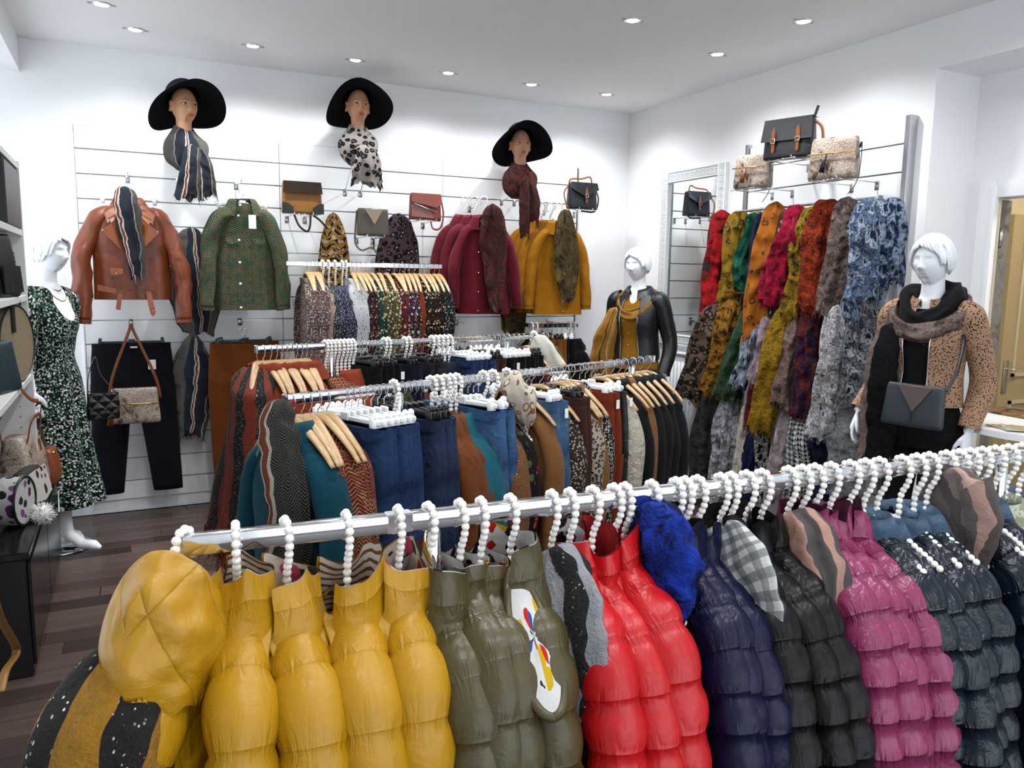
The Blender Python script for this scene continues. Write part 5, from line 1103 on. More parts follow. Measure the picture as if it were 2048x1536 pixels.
def bust(px, py, turn, label, m_, seed, ends, Y=5.33, fr=None, hat_tilt=-0.5):
    c = atY(px, py, Y); t = thing('display_bust', label, 'display bust', c, math.radians(turn), 'display busts with hats'); b = MB(); M = head_mb(b, Vector((0, 0, 0)), 0.98)
    b.grid(rings_z([(-0.06, 0.046, 0.048, 0, 0.008), (-0.12, 0.043, 0.046, 0, 0.012), (-0.165, 0.05, 0.052, 0, 0.014), (-0.2, 0.085, 0.07, 0, 0.01), (-0.24, 0.105, 0.08, 0, 0.005), (-0.34, 0.09, 0.07, 0, 0.0)], 28), True, True, True)
    remesh(b, 'head_and_neck', 0.0036, SKIN, t)
    for s in (-1, 1):
        e = MB(); e.sphere((0.0125, 0.0042, 0.0062), (s*0.031, -0.0775, 0.005), 14, 10); eo = e.build('eye', EYEW, t); e = MB(); e.sphere((0.0062, 0.003, 0.0062), (s*0.031, -0.0805, 0.0052), 12, 8); e.build('iris', IRIS, eo)
        e = MB(); e.tube(spline([(s*0.016, -0.0825, 0.0075), (s*0.03, -0.083, 0.0125), (s*0.046, -0.0715, 0.008)], 10), [0.0012]*9+[0.0006], 6); e.build('eyelid_liner', IRIS, eo)
        e = MB(); e.tube(spline([(s*0.014, -0.0905, 0.023), (s*0.03, -0.086, 0.030), (s*0.049, -0.0715, 0.025)], 12), np.linspace(0.0026, 0.001, 12), 6, True, (1, 0.6)); e.build('eyebrow', BROW, t)
    e = MB(); e.sphere((0.0185, 0.006, 0.0046), (0, -0.0905, -0.0545), 16, 8); e.sphere((0.0165, 0.0066, 0.0056), (0, -0.091, -0.0645), 16, 8); e.build('lips', LIP, t)
    cape(t, m_, seed)
    for k, (P, w, d) in enumerate(ends): drape('scarf_end', None, m_, P, w, d, 4, 0.3, 0.7, seed+k+1, 40, 32, parent=t, fr=fr)
    # floppy hat: its own thing, worn on the bust
    ht = thing('floppy_hat', label.split(' wearing')[0].replace('display bust', 'dark navy felt floppy hat on the display bust'), 'hat', c, math.radians(turn), 'floppy hats'); a = np.linspace(0, 2*PI, 72, endpoint=False); R = []
    for v in np.linspace(0, 1, 12): th = v*PI/2; R.append(np.stack([0.098*np.sin(th)**0.8*np.cos(a), 0.115*np.sin(th)**0.8*np.sin(a), 0.018+0.105*np.cos(th)**0.75+0*a], 1))
    for v in np.linspace(0.06, 1, 16):
        r = 0.098+0.135*v; dr = -(0.02+0.075*np.abs(np.cos(a+0.2))**1.5)*v**1.6-0.02*v; R.append(np.stack([r*np.cos(a)*(1-0.05*v), (r+0.017)*np.sin(a), 0.018+dr+0.014*np.sin(3*a+seed)*v**2], 1))
    A_ = np.array(Matrix.Translation((0, 0.0, 0.035)) @ Matrix.Rotation(hat_tilt, 4, 'X')); R = np.array(R)
    b = MB(); b.grid(R[:12], True, True, False, M=A_); b.build('crown', HATM, ht); b = MB(); b.grid(np.concatenate([R[11:], R[-2:10:-1]-np.array([0, 0, 0.003])]), True, False, False, M=A_); b.build('brim', HATM, ht)
    R2 = R[10:12]*[1.012, 1.012, 1]; b = MB(); b.grid(np.concatenate([R2[:1]-[0, 0, 0], R2[1:]+[0, 0, 0.004]]), True, M=A_); b.build('hat_band', mat('grosgrain', f_plain, '#0b0d10', 0.7), ht)
    # prongs that carry the bust
    for s in (-1, 1): bracket(f'chrome hook under the {"left" if s < 0 else "right"} side of the {label.split(" wearing")[0]}', c[0]+s*0.055+0.02, 2.1503 if c[2] > 2.4 else 2.0, 0.24, down=(2.1503 if c[2] > 2.4 else 2.0)-0.015-(c[2]-0.342))
    return t
bust(368, 214, 22, 'leftmost display bust wearing a grey striped scarf and floppy hat', STRP, 61, [([(0.0, -0.1, -0.24), (-0.03, -0.13, -0.35), (-0.05, -0.125, -0.55)], [0.045, 0.055, 0.075], [0.025, 0.03, 0.03]), ([(0.03, -0.1, -0.25), (0.055, -0.125, -0.36), (0.07, -0.12, -0.53)], [0.035, 0.045, 0.055], [0.025, 0.03, 0.03])], fr=0.012)
bust(716, 214, 0, 'middle display bust wearing a grey leopard scarf and floppy hat', LEOG, 71, [([(0.01, -0.1, -0.26), (0.015, -0.13, -0.36), (0.02, -0.125, -0.51)], [0.05, 0.07, 0.095], [0.025, 0.03, 0.02]), ([(0.05, -0.095, -0.27), (0.085, -0.115, -0.38), (0.12, -0.11, -0.54)], [0.03, 0.035, 0.015], [0.02, 0.02, 0.012])])
bust(1041, 291, -10, 'right display bust wearing a red and olive scarf and floppy hat', CAMO, 81, [([(0.0, -0.105, -0.25), (0.0, -0.135, -0.4), (0.0, -0.13, -0.66)], [0.03, 0.04, 0.035], [0.022, 0.025, 0.02]), ([(0.04, -0.09, -0.27), (0.05, -0.11, -0.4), (0.055, -0.1, -0.56)], [0.05, 0.07, 0.06], [0.025, 0.03, 0.02])], fr=0.012)
# ---- front facing garments on the wall
def flap(t, name, P, mt, y0=0.0, th=0.005):
    """small flat piece of cloth: polygon points (x, z) or (x, y, z), given thickness"""
    P = [(p[0], y0, p[1]) if len(p) == 2 else p for p in P]; n = len(P); V = list(P)+[(p[0], p[1]+th, p[2]) for p in P]
    F = [tuple(range(n)), tuple(range(2*n-1, n-1, -1))]+[(i, i+n, (i+1) % n+n, (i+1) % n) for i in range(n)]
    return MB().add(V, F, [[(V[i][0]+0.37, V[i][2]) for i in f] for f in F]).build(name, mt, t, False)
def ball(t, name, p, r, mt): return MB().sphere(r, p, 10, 8).build(name, mt, t)
BRLT = mat('brown_leather', f_leather, '#9a4d2b', 0.34, 12, 0.5); BRED = mat('brown_leather_light', f_leather, '#b9683c', 0.34, 12, 0.4)
c = atY(256, 366, 5.30); bracket('chrome wall hook of the brown leather jacket', c[0], 2.1503, 0.25)
clear = atY(256, 366, 5.30); t = clip_hanger('clear hanger holding the brown leather jacket on the wall', clear, 0, 'white', 'wall hangers'); wh = t
t = garment('leather_jacket', 'brown leather biker jacket hanging on the wall', 'jacket', BRLT, dict(w=0.215, L=0.50, t=0.075, dn=0.115, slope=0.075, seed=401, nu=64, nd=40, ns=10, sleeve=0.60, r0=0.072, r1=0.062, out=0.06, fwd=0.06, wr=0.014, fold=0.16, hem=(0.215, 0.085)), None, 'shirt', None, None, None, None, c, 0.0, True)
for s in (-1, 1):
    flap(t, 'lapel', [(s*0.025, -0.07, -0.16), (s*0.115, -0.092, -0.215), (s*0.10, -0.112, -0.245), (s*0.155, -0.108, -0.29), (s*0.06, -0.118, -0.39), (s*0.015, -0.108, -0.42)], BRED)
    flap(t, 'collar_point', [(s*0.05, -0.055, -0.125), (s*0.135, -0.075, -0.185), (s*0.12, -0.1, -0.245), (s*0.06, -0.085, -0.2)], BRED)
    for p in ((s*0.11, -0.112, -0.23), (s*0.145, -0.112, -0.288)): ball(t, 'snap', p, 0.006, SILV)
    flap(t, 'epaulette', [(s*0.11, -0.03, -0.155), (s*0.195, -0.045, -0.2), (s*0.19, -0.02, -0.19), (s*0.115, 0.0, -0.15)], BRED); ball(t, 'snap', (s*0.125, -0.03, -0.158), 0.005, SILV)
b = MB(); b.tube([(-0.015, -0.106, -0.42), (0.012, -0.104, -0.55), (0.02, -0.1, -0.68)], 0.005, 6); b.build('zip', SILV, t)
flap(t, 'pocket_flap', [(-0.12, -0.104, -0.5), (-0.05, -0.11, -0.505), (-0.05, -0.112, -0.535), (-0.085, -0.114, -0.55), (-0.12, -0.106, -0.535)], BRED); ball(t, 'snap', (-0.085, -0.118, -0.535), 0.006, SILV)
flap(t, 'belt', [(-0.19, -0.085, -0.60), (-0.09, -0.108, -0.625), (-0.09, -0.108, -0.655), (-0.19, -0.085, -0.635)], BRED, th=0.006); flap(t, 'belt_tail', [(0.065, -0.1, -0.64), (0.095, -0.1, -0.64), (0.115, -0.104, -0.77), (0.1, -0.104, -0.79), (0.085, -0.104, -0.775)], BRED, th=0.006)
for z in (-0.70, -0.73, -0.755): ball(t, 'belt_eyelet', (0.09+(-0.68-z)*0.15, -0.106, z), 0.0035, GOLD)
flap(t, 'belt_tail', [(-0.085, -0.105, -0.65), (-0.06, -0.105, -0.65), (-0.075, -0.108, -0.75), (-0.1, -0.108, -0.745)], BRED, th=0.006)
p = atY(250, 372, 5.18)
drape('striped_scarf', 'grey striped scarf around the collar of the leather jacket', STRP, [(0, 0, 0), (0.0, -0.02, -0.10), (0.02, -0.02, -0.26), (0.04, -0.015, -0.42), (0.045, -0.01, -0.52)], [0.045, 0.068, 0.06, 0.045, 0.035], [0.035, 0.045, 0.035, 0.03, 0.02], 4, 0.3, 0.7, 405, 48, 44, loc=p)
GRSH = mat('green_leaf_shirt', f_chevleaf, '#1c2a26', '#8f8560', '#668463', 0.022, 0.012)
c = atY(484, 378, 5.30); bracket('chrome wall hook of the green leaf print shirt', c[0], 2.1503, 0.25); clip_hanger('clear hanger holding the green leaf print shirt', c, 0, 'white', 'wall hangers')
t = garment('leaf_shirt', 'green and brown leaf print shirt hanging on the wall', 'shirt', GRSH, dict(w=0.185, L=0.60, t=0.055, dn=0.09, slope=0.07, seed=411, nu=64, nd=36, ns=9, sleeve=0.56, r0=0.072, r1=0.055, out=0.045, fwd=0.04, wr=0.012, fold=0.2, hem=(0.2, 0.075)), None, 'shirt', mat('shirt_inside', f_cloth, '#2a332b'), None, None, WHITEP, c, 0.0, True)
for s in (-1, 1): flap(t, 'pocket_flap', [(s*0.045, -0.082, -0.31), (s*0.12, -0.074, -0.305), (s*0.12, -0.078, -0.335), (s*0.082, -0.085, -0.35), (s*0.045, -0.085, -0.335)], GRSH)
flap(t, 'price_tag', [(0.02, -0.1, -0.165), (0.065, -0.1, -0.165), (0.065, -0.105, -0.25), (0.02, -0.105, -0.25)], PAPER, th=0.001); flap(t, 'neck_label', [(-0.035, -0.01, -0.085), (0.03, -0.01, -0.09), (0.03, -0.01, -0.103), (-0.035, -0.01, -0.098)], PAPER, th=0.001)
# trousers on the wall
NVTR = mat('navy_trouser', f_cloth, '#15181f', 0.2)
c = atY(262, 655, 5.44); bracket('chrome wall hook of the navy trousers', c[0], 1.1023+0.15, 0.12); clip_hanger('black clip hanger holding the navy trousers on the wall', c, 0, 'black', 'wall hangers', 0.2)
t = trousers('trousers', 'dark navy cropped trousers hanging on the wall under the leather jacket', NVTR, c, 0, 0.215, 0.95, 0.03, 0.1, 421, None, 32, spread=0.06)
flap(t, 'price_tag', [(0.085, -0.06, -0.2), (0.13, -0.06, -0.2), (0.13, -0.06, -0.26), (0.085, -0.06, -0.26)], PAPER, th=0.001); flap(t, 'waist_label', [(-0.01, -0.042, -0.115), (0.03, -0.042, -0.115), (0.03, -0.042, -0.125), (-0.01, -0.042, -0.125)], PAPER, th=0.001)
c = atY(487, 655, 5.40); bracket('chrome wall hook of the rust trousers', c[0], 1.1023+0.15, 0.16)
for i in range(3):
    cc = (c[0]-0.018*i+0.02, 5.46-0.06*i, c[2]-0.0); clip_hanger(f'{ORD[i]} black clip hanger holding rust trousers on the wall', cc, 0, 'black', 'wall hangers', 0.18)
    trousers('trousers', f'{["rearmost", "middle", "frontmost"][i]} rust brown trousers hanging on the wall behind the poncho', mat('rust_trouser', f_suede, '#7d4012'), cc, 0, 0.2, 1.0, 0.025, 0.1, 431+i, 'rust trousers on the wall', 28, spread=0.02)
# scarves hanging flat on the back wall
def wall_scarf(px, py, py2, wpx, name, label, m_, Y=5.46, lean=0, nf=4, seed=0, fr=None, tw=0.7, prof=(0.45, 0.9, 1.0, 0.9), px2=None, dep=0.035):
    a = atY(px, py, Y); b_ = atY(px2 if px2 is not None else px, py2, Y); d = b_-a; k = wpx/2*(np.dot(a-_C, _f))/FOC
    return drape(name, label, m_, [(0, 0, 0), tuple(d*0.3), tuple(d*0.65), tuple(d)], [k*p for p in prof], [dep*0.6, dep, dep, dep*0.8], nf, 0.3, tw, seed, 48, 44, fr=fr, loc=a)
wall_scarf(380, 455, 668, 80, 'striped_scarf', 'grey striped scarf hanging between leather jacket and green shirt', STRP, 5.45, seed=441, prof=(0.5, 0.9, 1.0, 0.55), px2=398)
wall_scarf(388, 668, 870, 72, 'striped_scarf', 'lower grey striped scarf with frayed end beside the navy trousers', STRP, 5.45, seed=443, fr=0.03, px2=378, prof=(0.35, 1.0, 0.9, 0.7))
MUSN = mat('mustard_navy_scarf', f_chevleaf, '#c0882a', '#20242e', '#d8cbb0', 0.05, 0.05)
wall_scarf(668, 424, 640, 62, 'patterned_scarf', 'mustard and navy diamond pattern scarf on the wall below the mustard bag', MUSN, 5.46, seed=445, prof=(0.4, 0.9, 1.0, 1.0))
wall_scarf(800, 426, 640, 82, 'leopard_scarf', 'dark wine leopard scarf on the wall below the salmon bag', LEOB, 5.46, seed=447, prof=(0.4, 0.9, 1.0, 0.9), px2=790)
wall_scarf(1032, 485, 665, 58, 'olive_scarf', 'olive brown scarf hanging between burgundy and yellow jackets', OLBR, 5.40, seed=449, prof=(0.5, 0.9, 1.0, 0.8), px2=1026, fr=0.01)
# burgundy and yellow jackets
BURG = mat('burgundy_wool', f_suede, '#741a2a'); YLCL = mat('ochre_cloth', f_cloth, '#c07f14')
def stack_front(px, py, label, m_, n, seed, cat, step=0.045):
    c = atY(px, py, 5.16); bracket(f'chrome wall hook carrying the {label}', c[0]-0.05, 2.0006, 0.42)
    for i in range(n):
        cc = (c[0]-step*i*0.9, c[1]+0.075*i, c[2]+0.004*i); wn_ = ['front', 'second', 'third', 'rear'][i] if n > 1 else ''
        pearl_hanger(f'pearl bead hanger holding the {wn_} {label} on the wall', cc, -0.25, False, 'wall pearl hangers')
        g = garment(cat, f'{wn_} {label} hanging on the back wall', 'jacket', m_, dict(w=0.175, L=0.58, t=0.05, dn=0.15, slope=0.085, seed=seed+i, nu=48, nd=26, ns=8, sleeve=0.50, r0=0.06, r1=0.048, out=0.055, fwd=0.03, wr=0.011, fold=0.2, hem=(0.195, 0.07)), label+' on the wall', 'shirt', None, None, None, GOLD, cc, -0.22, True)
stack_front(968, 396, 'burgundy buttoned jacket', BURG, 3, 451, 'buttoned_jacket'); stack_front(1118, 408, 'ochre yellow buttoned blouse', YLCL, 4, 461, 'buttoned_blouse', 0.035)
wall_scarf(985, 408, 622, 62, 'camo_scarf', 'red and olive scarf draped over the burgundy jackets', CAMO, 5.04, seed=471, prof=(0.55, 1.0, 0.8, 0.4), px2=992)
wall_scarf(1130, 418, 602, 50, 'star_scarf', 'taupe and olive scarf draped over the ochre blouses', OLBR, 5.04, seed=473, prof=(0.45, 1.0, 1.0, 0.5), px2=1136)
# ---- wall rails
def wall_rail(label, px0, px1, py, Y, garments, where):
    a = atY(px0, py, Y); x1 = atY(px1, py, Y)[0]; t = thing('wall_rail', label, 'clothes rail', (a[0], Y, a[2]), 0)
    L = x1-a[0]; q = MB(); q.rbox(L, 0.014, 0.03, (L/2, 0, -0.015), 0.003, 1); q.build('bar', CHROME, t, sharp=30)
    for e in (0.06, L-0.06):
        q = MB(); q.rbox(0.012, YB-0.03-Y, 0.028, (e, (YB-0.03-Y)/2, -0.016), 0.002, 1); q.build('arm', CHROME, t); q = MB(); q.rbox(0.03, 0.005, 0.07, (e, YB-0.028-Y, -0.02), 0.001, 1); q.build('plate', STEEL, t)
    class R_: pass
    r = R_(); r.rz = -PI/2
    def pos(px, jit=0.0):
        lo, hi = a[0]-0.1, x1+0.2
        for _ in range(40):
            mi = (lo+hi)/2
            if project_x((mi, Y, a[2])) < px: lo = mi
            else: hi = mi
        return (lo, Y, a[2]), -PI/2+jit
    r.pos = pos; run(r, where, garments); return t
def FL(k, bg, cols, sc=70, sz=0.42): return mat('dress_'+k, f_floral, bg, cols, sc, sz, dist=0.8)
Dp = FL('rosegrey', '#6e5a56', ['#d6c2b8', '#3a2c30', '#b79a92', '#e8dcd4'], 110); Db = FL('blush', '#b8968a', ['#8a6a62', '#d8bfb4', '#9c7c72'], 120); Dt = FL('tealdot', '#20282c', ['#7d8a8c', '#39464a', '#a8b2b0'], 130); Dn = FL('navydot', '#23263a', ['#b9bac6', '#2f3350', '#8688a0'], 140)
Dw = FL('whitebird', '#d9dde0', ['#8c98a2', '#e8eaec', '#5c6770', '#e2e5e8'], 55, 0.3); Dm = FL('mulberry', '#2b171b', ['#a87f76', '#59262c', '#d6b9a8', '#3a1c20'], 70); Dg = FL('greenwhite', '#174236', ['#e8e6d6', '#2c6a54', '#d8c88a', '#174236'], 50, 0.4); Do = FL('oliveflor', '#4f4a30', ['#d8c98f', '#8c7a3e', '#ece4c4', '#3d3a26'], 55, 0.45)
Dr = FL('wineflor', '#5e1524', ['#e0c890', '#8c2432', '#2f4a5a', '#f0e2c8'], 55, 0.42); Dx = FL('multinavy', '#1c2238', ['#c98a3a', '#a8323a', '#e8dcc0', '#3f5a7a'], 55, 0.45); Dk = FL('blackgold', '#15140f', ['#c9a04a', '#8c2c24', '#e4d8b8', '#15140f'], 60, 0.42); Dbw = FL('blackwhite', '#121413', ['#d8dcd8', '#2a3a34', '#8f9a94'], 90, 0.36)
K = T(name='dress', cat='dress', collar=None, L=0.85, t=0.03)
wall_rail('chrome wall rail of printed dresses below the handbags', 572, 884, 522, 5.2, [
 ([614, 622, 629, 636], 'g', 'rose grey micro print dress', 'wood', Dp, K), ([645], 'g', 'blush print dress', 'pearl', Db, K), ([657], 'g', 'dark teal dotted dress', 'pearl', Dt, K), ([670, 684, 692], 'g', 'navy dotted dress', 'pearl', Dn, K),
 ([704, 712], 'g', 'white bird print dress', 'wood', Dw, K), ([721, 730], 'g', 'mulberry print dress', 'wood', Dm, K), ([743], 'g', 'green and white floral dress', 'wood', Dg, K), ([758, 772], 'g', 'olive and cream floral dress', 'wood', Do, K),
 ([788, 799], 'g', 'wine red floral dress', 'wood', Dr, K), ([809, 818], 'g', 'navy multicoloured floral dress', 'wood', Dx, K), ([828], 'g', 'plain rust dress', 'wood', RUST, K), ([838, 848, 857], 'g', 'black and gold floral dress', 'wood', Dk, K), ([868, 877], 'g', 'black and white speckled dress', 'wood', Dbw, K)], 'wall rail')
wall_rail('short chrome wall rail at the right end of the back wall', 1056, 1156, 648, 5.2, [
 ([1063, 1072], 'g', 'black cardigan', 'pearl', BLKC, T(name='cardigan', cat='cardigan', L=0.7)), ([1084, 1094, 1104], 't', 'ochre corduroy trousers', 'black', mat('ochre_cord', f_suede, '#8a5414'), T(t=0.022)), ([1114, 1124], 't', 'plain black trousers', 'white', BLKC, T(t=0.025)), ([1138, 1147], 'g', 'black jacket', 'pearl', BLKC, T(L=0.7))], 'short wall rail')
for i, (px, py) in enumerate(((912, 640), (938, 414), (1087, 420), (1063, 412), (745, 487))):
    c = atY(px, py, YB-0.02); bracket(f'bare chrome slat wall hook {["left of the short wall rail", "left of the burgundy jackets", "beside the ochre blouses", "behind the right display bust", "under the taupe handbag"][i]}', c[0], c[2], 0.14)
# ================================================================== handbags
def strap(t, P, mt, w=0.007, name='strap', n=40, up=(0, 1, 0)):
    return MB().tube(spline(P, n), w, 8, True, (1.0, 0.3), up).build(name, mt, t)
def bag_body(w, h, d, taper=0.0, r=0.02, puff=0.0):
    """rounded bag, base at z=0, front -y; taper narrows the top"""
    a = np.linspace(0, 2*PI, 48, endpoint=False); se = lambda c, e: np.sign(c)*np.abs(c)**e; R = []
    for z, k in ((0, 0.80), (r*0.3, 0.94), (r, 1.0), (h*0.35, 1.0), (h*0.65, 1.0), (h-r, 1.0), (h-r*0.3, 0.95), (h, 0.82)):
        tp = 1-taper*z/h; dp = (1-0.45*z/h*(taper > 0))*(1+puff*math.sin(PI*z/h)); R.append(np.stack([w/2*tp*(1-(1-k)*0.25)*se(np.cos(a), 0.35), d/2*k*dp*se(np.sin(a), 0.5), z+0*a], 1))
    return MB().grid(np.array(R), True, True, True)
def bag(label, loc, rz, w, h, d, m_, taper=0.06, name='handbag', r=0.02, puff=0.0, group='handbags', ry=0.0):
    t = thing(name, label, 'handbag', loc, rz, group, 0, ry); bag_body(w, h, d, taper, r, puff).build('body', m_, t, sharp=None); return t
def buckle_strap(t, x, z0, z1, y, m_):
    flap(t, 'buckle_strap', [(x-0.012, y, z1), (x, y, z1+0.03), (x+0.012, y, z1), (x+0.009, y-0.002, z0+0.012), (x, y-0.002, z0), (x-0.009, y-0.002, z0+0.012)], m_, th=0.004)
    c = (z0+z1)/2+0.01; MB().tube([(x-0.013, y-0.004, c-0.012), (x+0.013, y-0.004, c-0.012), (x+0.013, y-0.004, c+0.012), (x-0.013, y-0.004, c+0.012)], 0.0025, 6, False, closed=True).build('buckle', SILV, t)
def prongs(label, loc, rz, wall, n=2, sp=0.12, L=None):
    """pair of chrome prongs under a bag, reaching to the wall"""
    t = thing('bag_shelf_bracket', label, 'bracket', loc, rz, 'chrome bag brackets')
    for s in (-1, 1):
        q = MB(); q.tube([(s*sp/2, -0.07, 0.012), (s*sp/2, -0.07, -0.004), (s*sp/2, L, -0.004)], 0.0035, 8); q.build('prong', CHROME, t); q = MB(); q.rbox(0.028, 0.004, 0.05, (s*sp/2, L-0.002, -0.02), 0.001, 1); q.build('plate', STEEL, t)
    q = MB(); q.tube([(-sp/2-0.03, -0.07, -0.004), (sp/2+0.03, -0.07, -0.004)], 0.0035, 8); q.build('cross_wire', CHROME, t)
    return t
TANL = mat('tan_leather', f_leather, '#9a4f22', 0.4); OCHL = mat('ochre_leather', f_leather, '#b0731a', 0.4); BLKL = mat('black_bag_leather', f_leather, '#191c20', 0.38, 10, 0.2); PATB = mat('patent_brown', f_leather, '#3a2c1a', 0.1, 6, 0.5)
TAUL = mat('taupe_leather', f_leather, '#5f594b', 0.42, 10, 0.15); BEIL = mat('beige_leather', f_leather, '#bca389', 0.45, 10, 0.1); SALL = mat('salmon_leather', f_leather, '#97483c', 0.42, 10, 0.15); SAL2 = mat('salmon_pale', f_leather, '#b37a70', 0.42, 10, 0.15); NAVL = mat('navy_bag_leather', f_leather, '#141c26', 0.4, 10, 0.2); SNAK = mat('snake_leather', f_snake, '#c2a58f', '#4b423c', '#e2d2c0', 62); DGRL = mat('dark_grey_leather', f_leather, '#2b2d30', 0.33, 6, 0.4); SLTL = mat('slate_leather', f_leather, '#333d45', 0.42, 10, 0.1); GTAU = mat('grey_taupe_leather', f_leather, '#6a5c53', 0.45, 10, 0.1)
YG = 5.36
def on_back(px, py, label, w, h, d, m_, **k):
    c = atY(px, py, YG); prongs(f'chrome bracket under the {label.split(" on ")[0]}'[:90], (c[0], YG, c[2]-0.004), 0, 'back', L=YB-0.026-YG); return bag(label, c, 0, w, h, d, m_, **k)
t = on_back(604, 428, 'mustard handbag with patent flap and black corners on the wall', 0.265, 0.205, 0.09, OCHL)
flap(t, 'patent_flap', [(-0.128, -0.05, 0.13), (0.128, -0.05, 0.13), (0.122, -0.036, 0.207), (-0.122, -0.036, 0.207)], PATB, th=0.004); flap(t, 'patent_top', [(-0.122, -0.036, 0.207), (0.122, -0.036, 0.207), (0.12, 0.03, 0.21), (-0.12, 0.03, 0.21)], PATB)
for s in (-1, 1): flap(t, 'corner_patch', [(s*0.135, -0.051, 0.0), (s*0.06, -0.051, 0.0), (s*0.065, -0.052, 0.04), (s*0.1, -0.052, 0.065), (s*0.134, -0.051, 0.068)], BLKL, th=0.005)
strap(t, [(-0.06, -0.03, 0.0), (-0.03, -0.05, -0.08), (0.02, -0.05, -0.115), (0.04, -0.05, -0.08), (0.05, -0.03, 0.0)], BLKL); strap(t, [(0.06, -0.02, 0.0), (0.11, -0.04, -0.04), (0.16, -0.03, -0.09)], BLKL)
t = on_back(746, 472, 'taupe handbag with beige triangle on the wall', 0.225, 0.185, 0.075, TAUL)
flap(t, 'triangle_inlay', [(-0.065, -0.0345, 0.18), (0.062, -0.0345, 0.18), (0.0, -0.042, 0.075)], BEIL, th=0.004); flap(t, 'clasp_bar', [(-0.02, -0.036, 0.178), (0.03, -0.036, 0.178), (0.03, -0.036, 0.187), (-0.02, -0.036, 0.187)], SILV)
strap(t, [(-0.11, 0, 0.17), (-0.125, -0.01, 0.05), (-0.13, -0.02, -0.05), (-0.09, -0.03, -0.10), (-0.02, -0.03, -0.08), (0.02, -0.03, -0.12)], TAUL)
t = on_back(850, 440, 'salmon pink handbag with diagonal flap on the wall', 0.235, 0.18, 0.085, SALL)
flap(t, 'diagonal_flap', [(-0.115, -0.046, 0.12), (0.07, -0.05, 0.085), (0.113, -0.046, 0.12), (0.11, -0.033, 0.182), (-0.11, -0.033, 0.182)], SALL, th=0.006); flap(t, 'pale_panel', [(-0.115, -0.047, 0.02), (0.05, -0.05, 0.01), (0.02, -0.051, 0.06), (-0.115, -0.048, 0.1)], SAL2, th=0.004)
MB().tube([(-0.1, -0.052, 0.108), (0.07, -0.054, 0.05)], 0.005, 6).build('zip', SILV, t)
strap(t, [(0.115, 0, 0.16), (0.135, -0.01, 0.05), (0.11, -0.02, -0.05), (0.05, -0.03, -0.06), (0.03, -0.03, 0.0)], SALL)
t = on_back(1163, 419, 'navy satchel handbag with tan buckle on the wall', 0.255, 0.2, 0.1, NAVL)
flap(t, 'front_flap', [(-0.125, -0.052, 0.15), (0.0, -0.056, 0.095), (0.125, -0.052, 0.15), (0.118, -0.036, 0.203), (-0.118, -0.036, 0.203)], NAVL, th=0.006); buckle_strap(t, 0.01, 0.04, 0.14, -0.058, TANL)
strap(t, [(-0.12, 0, 0.18), (-0.1, 0.0, 0.225), (0.0, 0.01, 0.235), (0.07, 0.0, 0.25), (0.09, 0.0, 0.20)], TANL); strap(t, [(-0.12, 0, 0.18), (-0.17, -0.02, 0.12), (-0.16, -0.03, 0.04), (-0.13, -0.03, -0.01)], TANL); strap(t, [(0.12, 0, 0.17), (0.14, -0.02, 0.08), (0.1, -0.03, -0.012), (-0.02, -0.03, -0.015)], BLKL)
# snake bag hanging by its strap in front of the trousers
c = atY(272, 846, 5.24); t = bag('snakeskin handbag hanging by a tan strap in front of the navy trousers', (c[0], 5.26, c[2]), 0.0, 0.285, 0.215, 0.09, SNAK, 0.1, r=0.03); top = atY(262, 652, 5.30)
dx, dz = top[0]-c[0], top[2]-c[2]
strap(t, [(-0.14, 0, 0.15), (-0.11, -0.0, 0.3), (dx-0.02, 0.02, dz-0.05), (dx, 0.03, dz), (dx+0.02, 0.02, dz-0.05), (0.12, 0.0, 0.28), (0.145, 0, 0.14)], TANL, 0.009)
MB().tube([(-0.125, -0.046, 0.125), (0.125, -0.046, 0.12)], 0.004, 6).build('zip', GOLD, t); MB().tube([(-0.125, -0.052, 0.12), (-0.13, -0.06, 0.06), (-0.14, -0.06, 0.0)], [0.006, 0.012, 0.018], 8).build('tassel', TANL, t)
# black quilted bag on the dress mannequin's arm
def f_quilt(name, c):
    s = NT(name); x, y, z = s.sep(s.co('Object', (45, 45, 45))); a = s.m('ABSOLUTE', s.m('SINE', s.m('ADD', x, z))); b = s.m('ABSOLUTE', s.m('SINE', s.m('SUBTRACT', x, z))); return s.col(c).bump(s.m('MINIMUM', a, b), 0.8, 0.01).p(0.35)
c = atY(208, 838, 4.98); t = bag('black quilted chain handbag beside the print dress', c, 0.3, 0.17, 0.15, 0.06, mat('black_quilted', f_quilt, '#131416'), 0.05); flap(t, 'front_flap', [(-0.08, -0.034, 0.06), (0.08, -0.034, 0.06), (0.077, -0.024, 0.152), (-0.077, -0.024, 0.152)], mat('black_quilted', f_quilt, '#131416'), th=0.005)
strap(t, [(-0.08, 0, 0.14), (-0.075, -0.02, 0.25), (-0.04, -0.04, 0.36), (-0.01, -0.02, 0.26), (0.075, 0, 0.14)], SILV, 0.003, 'chain')
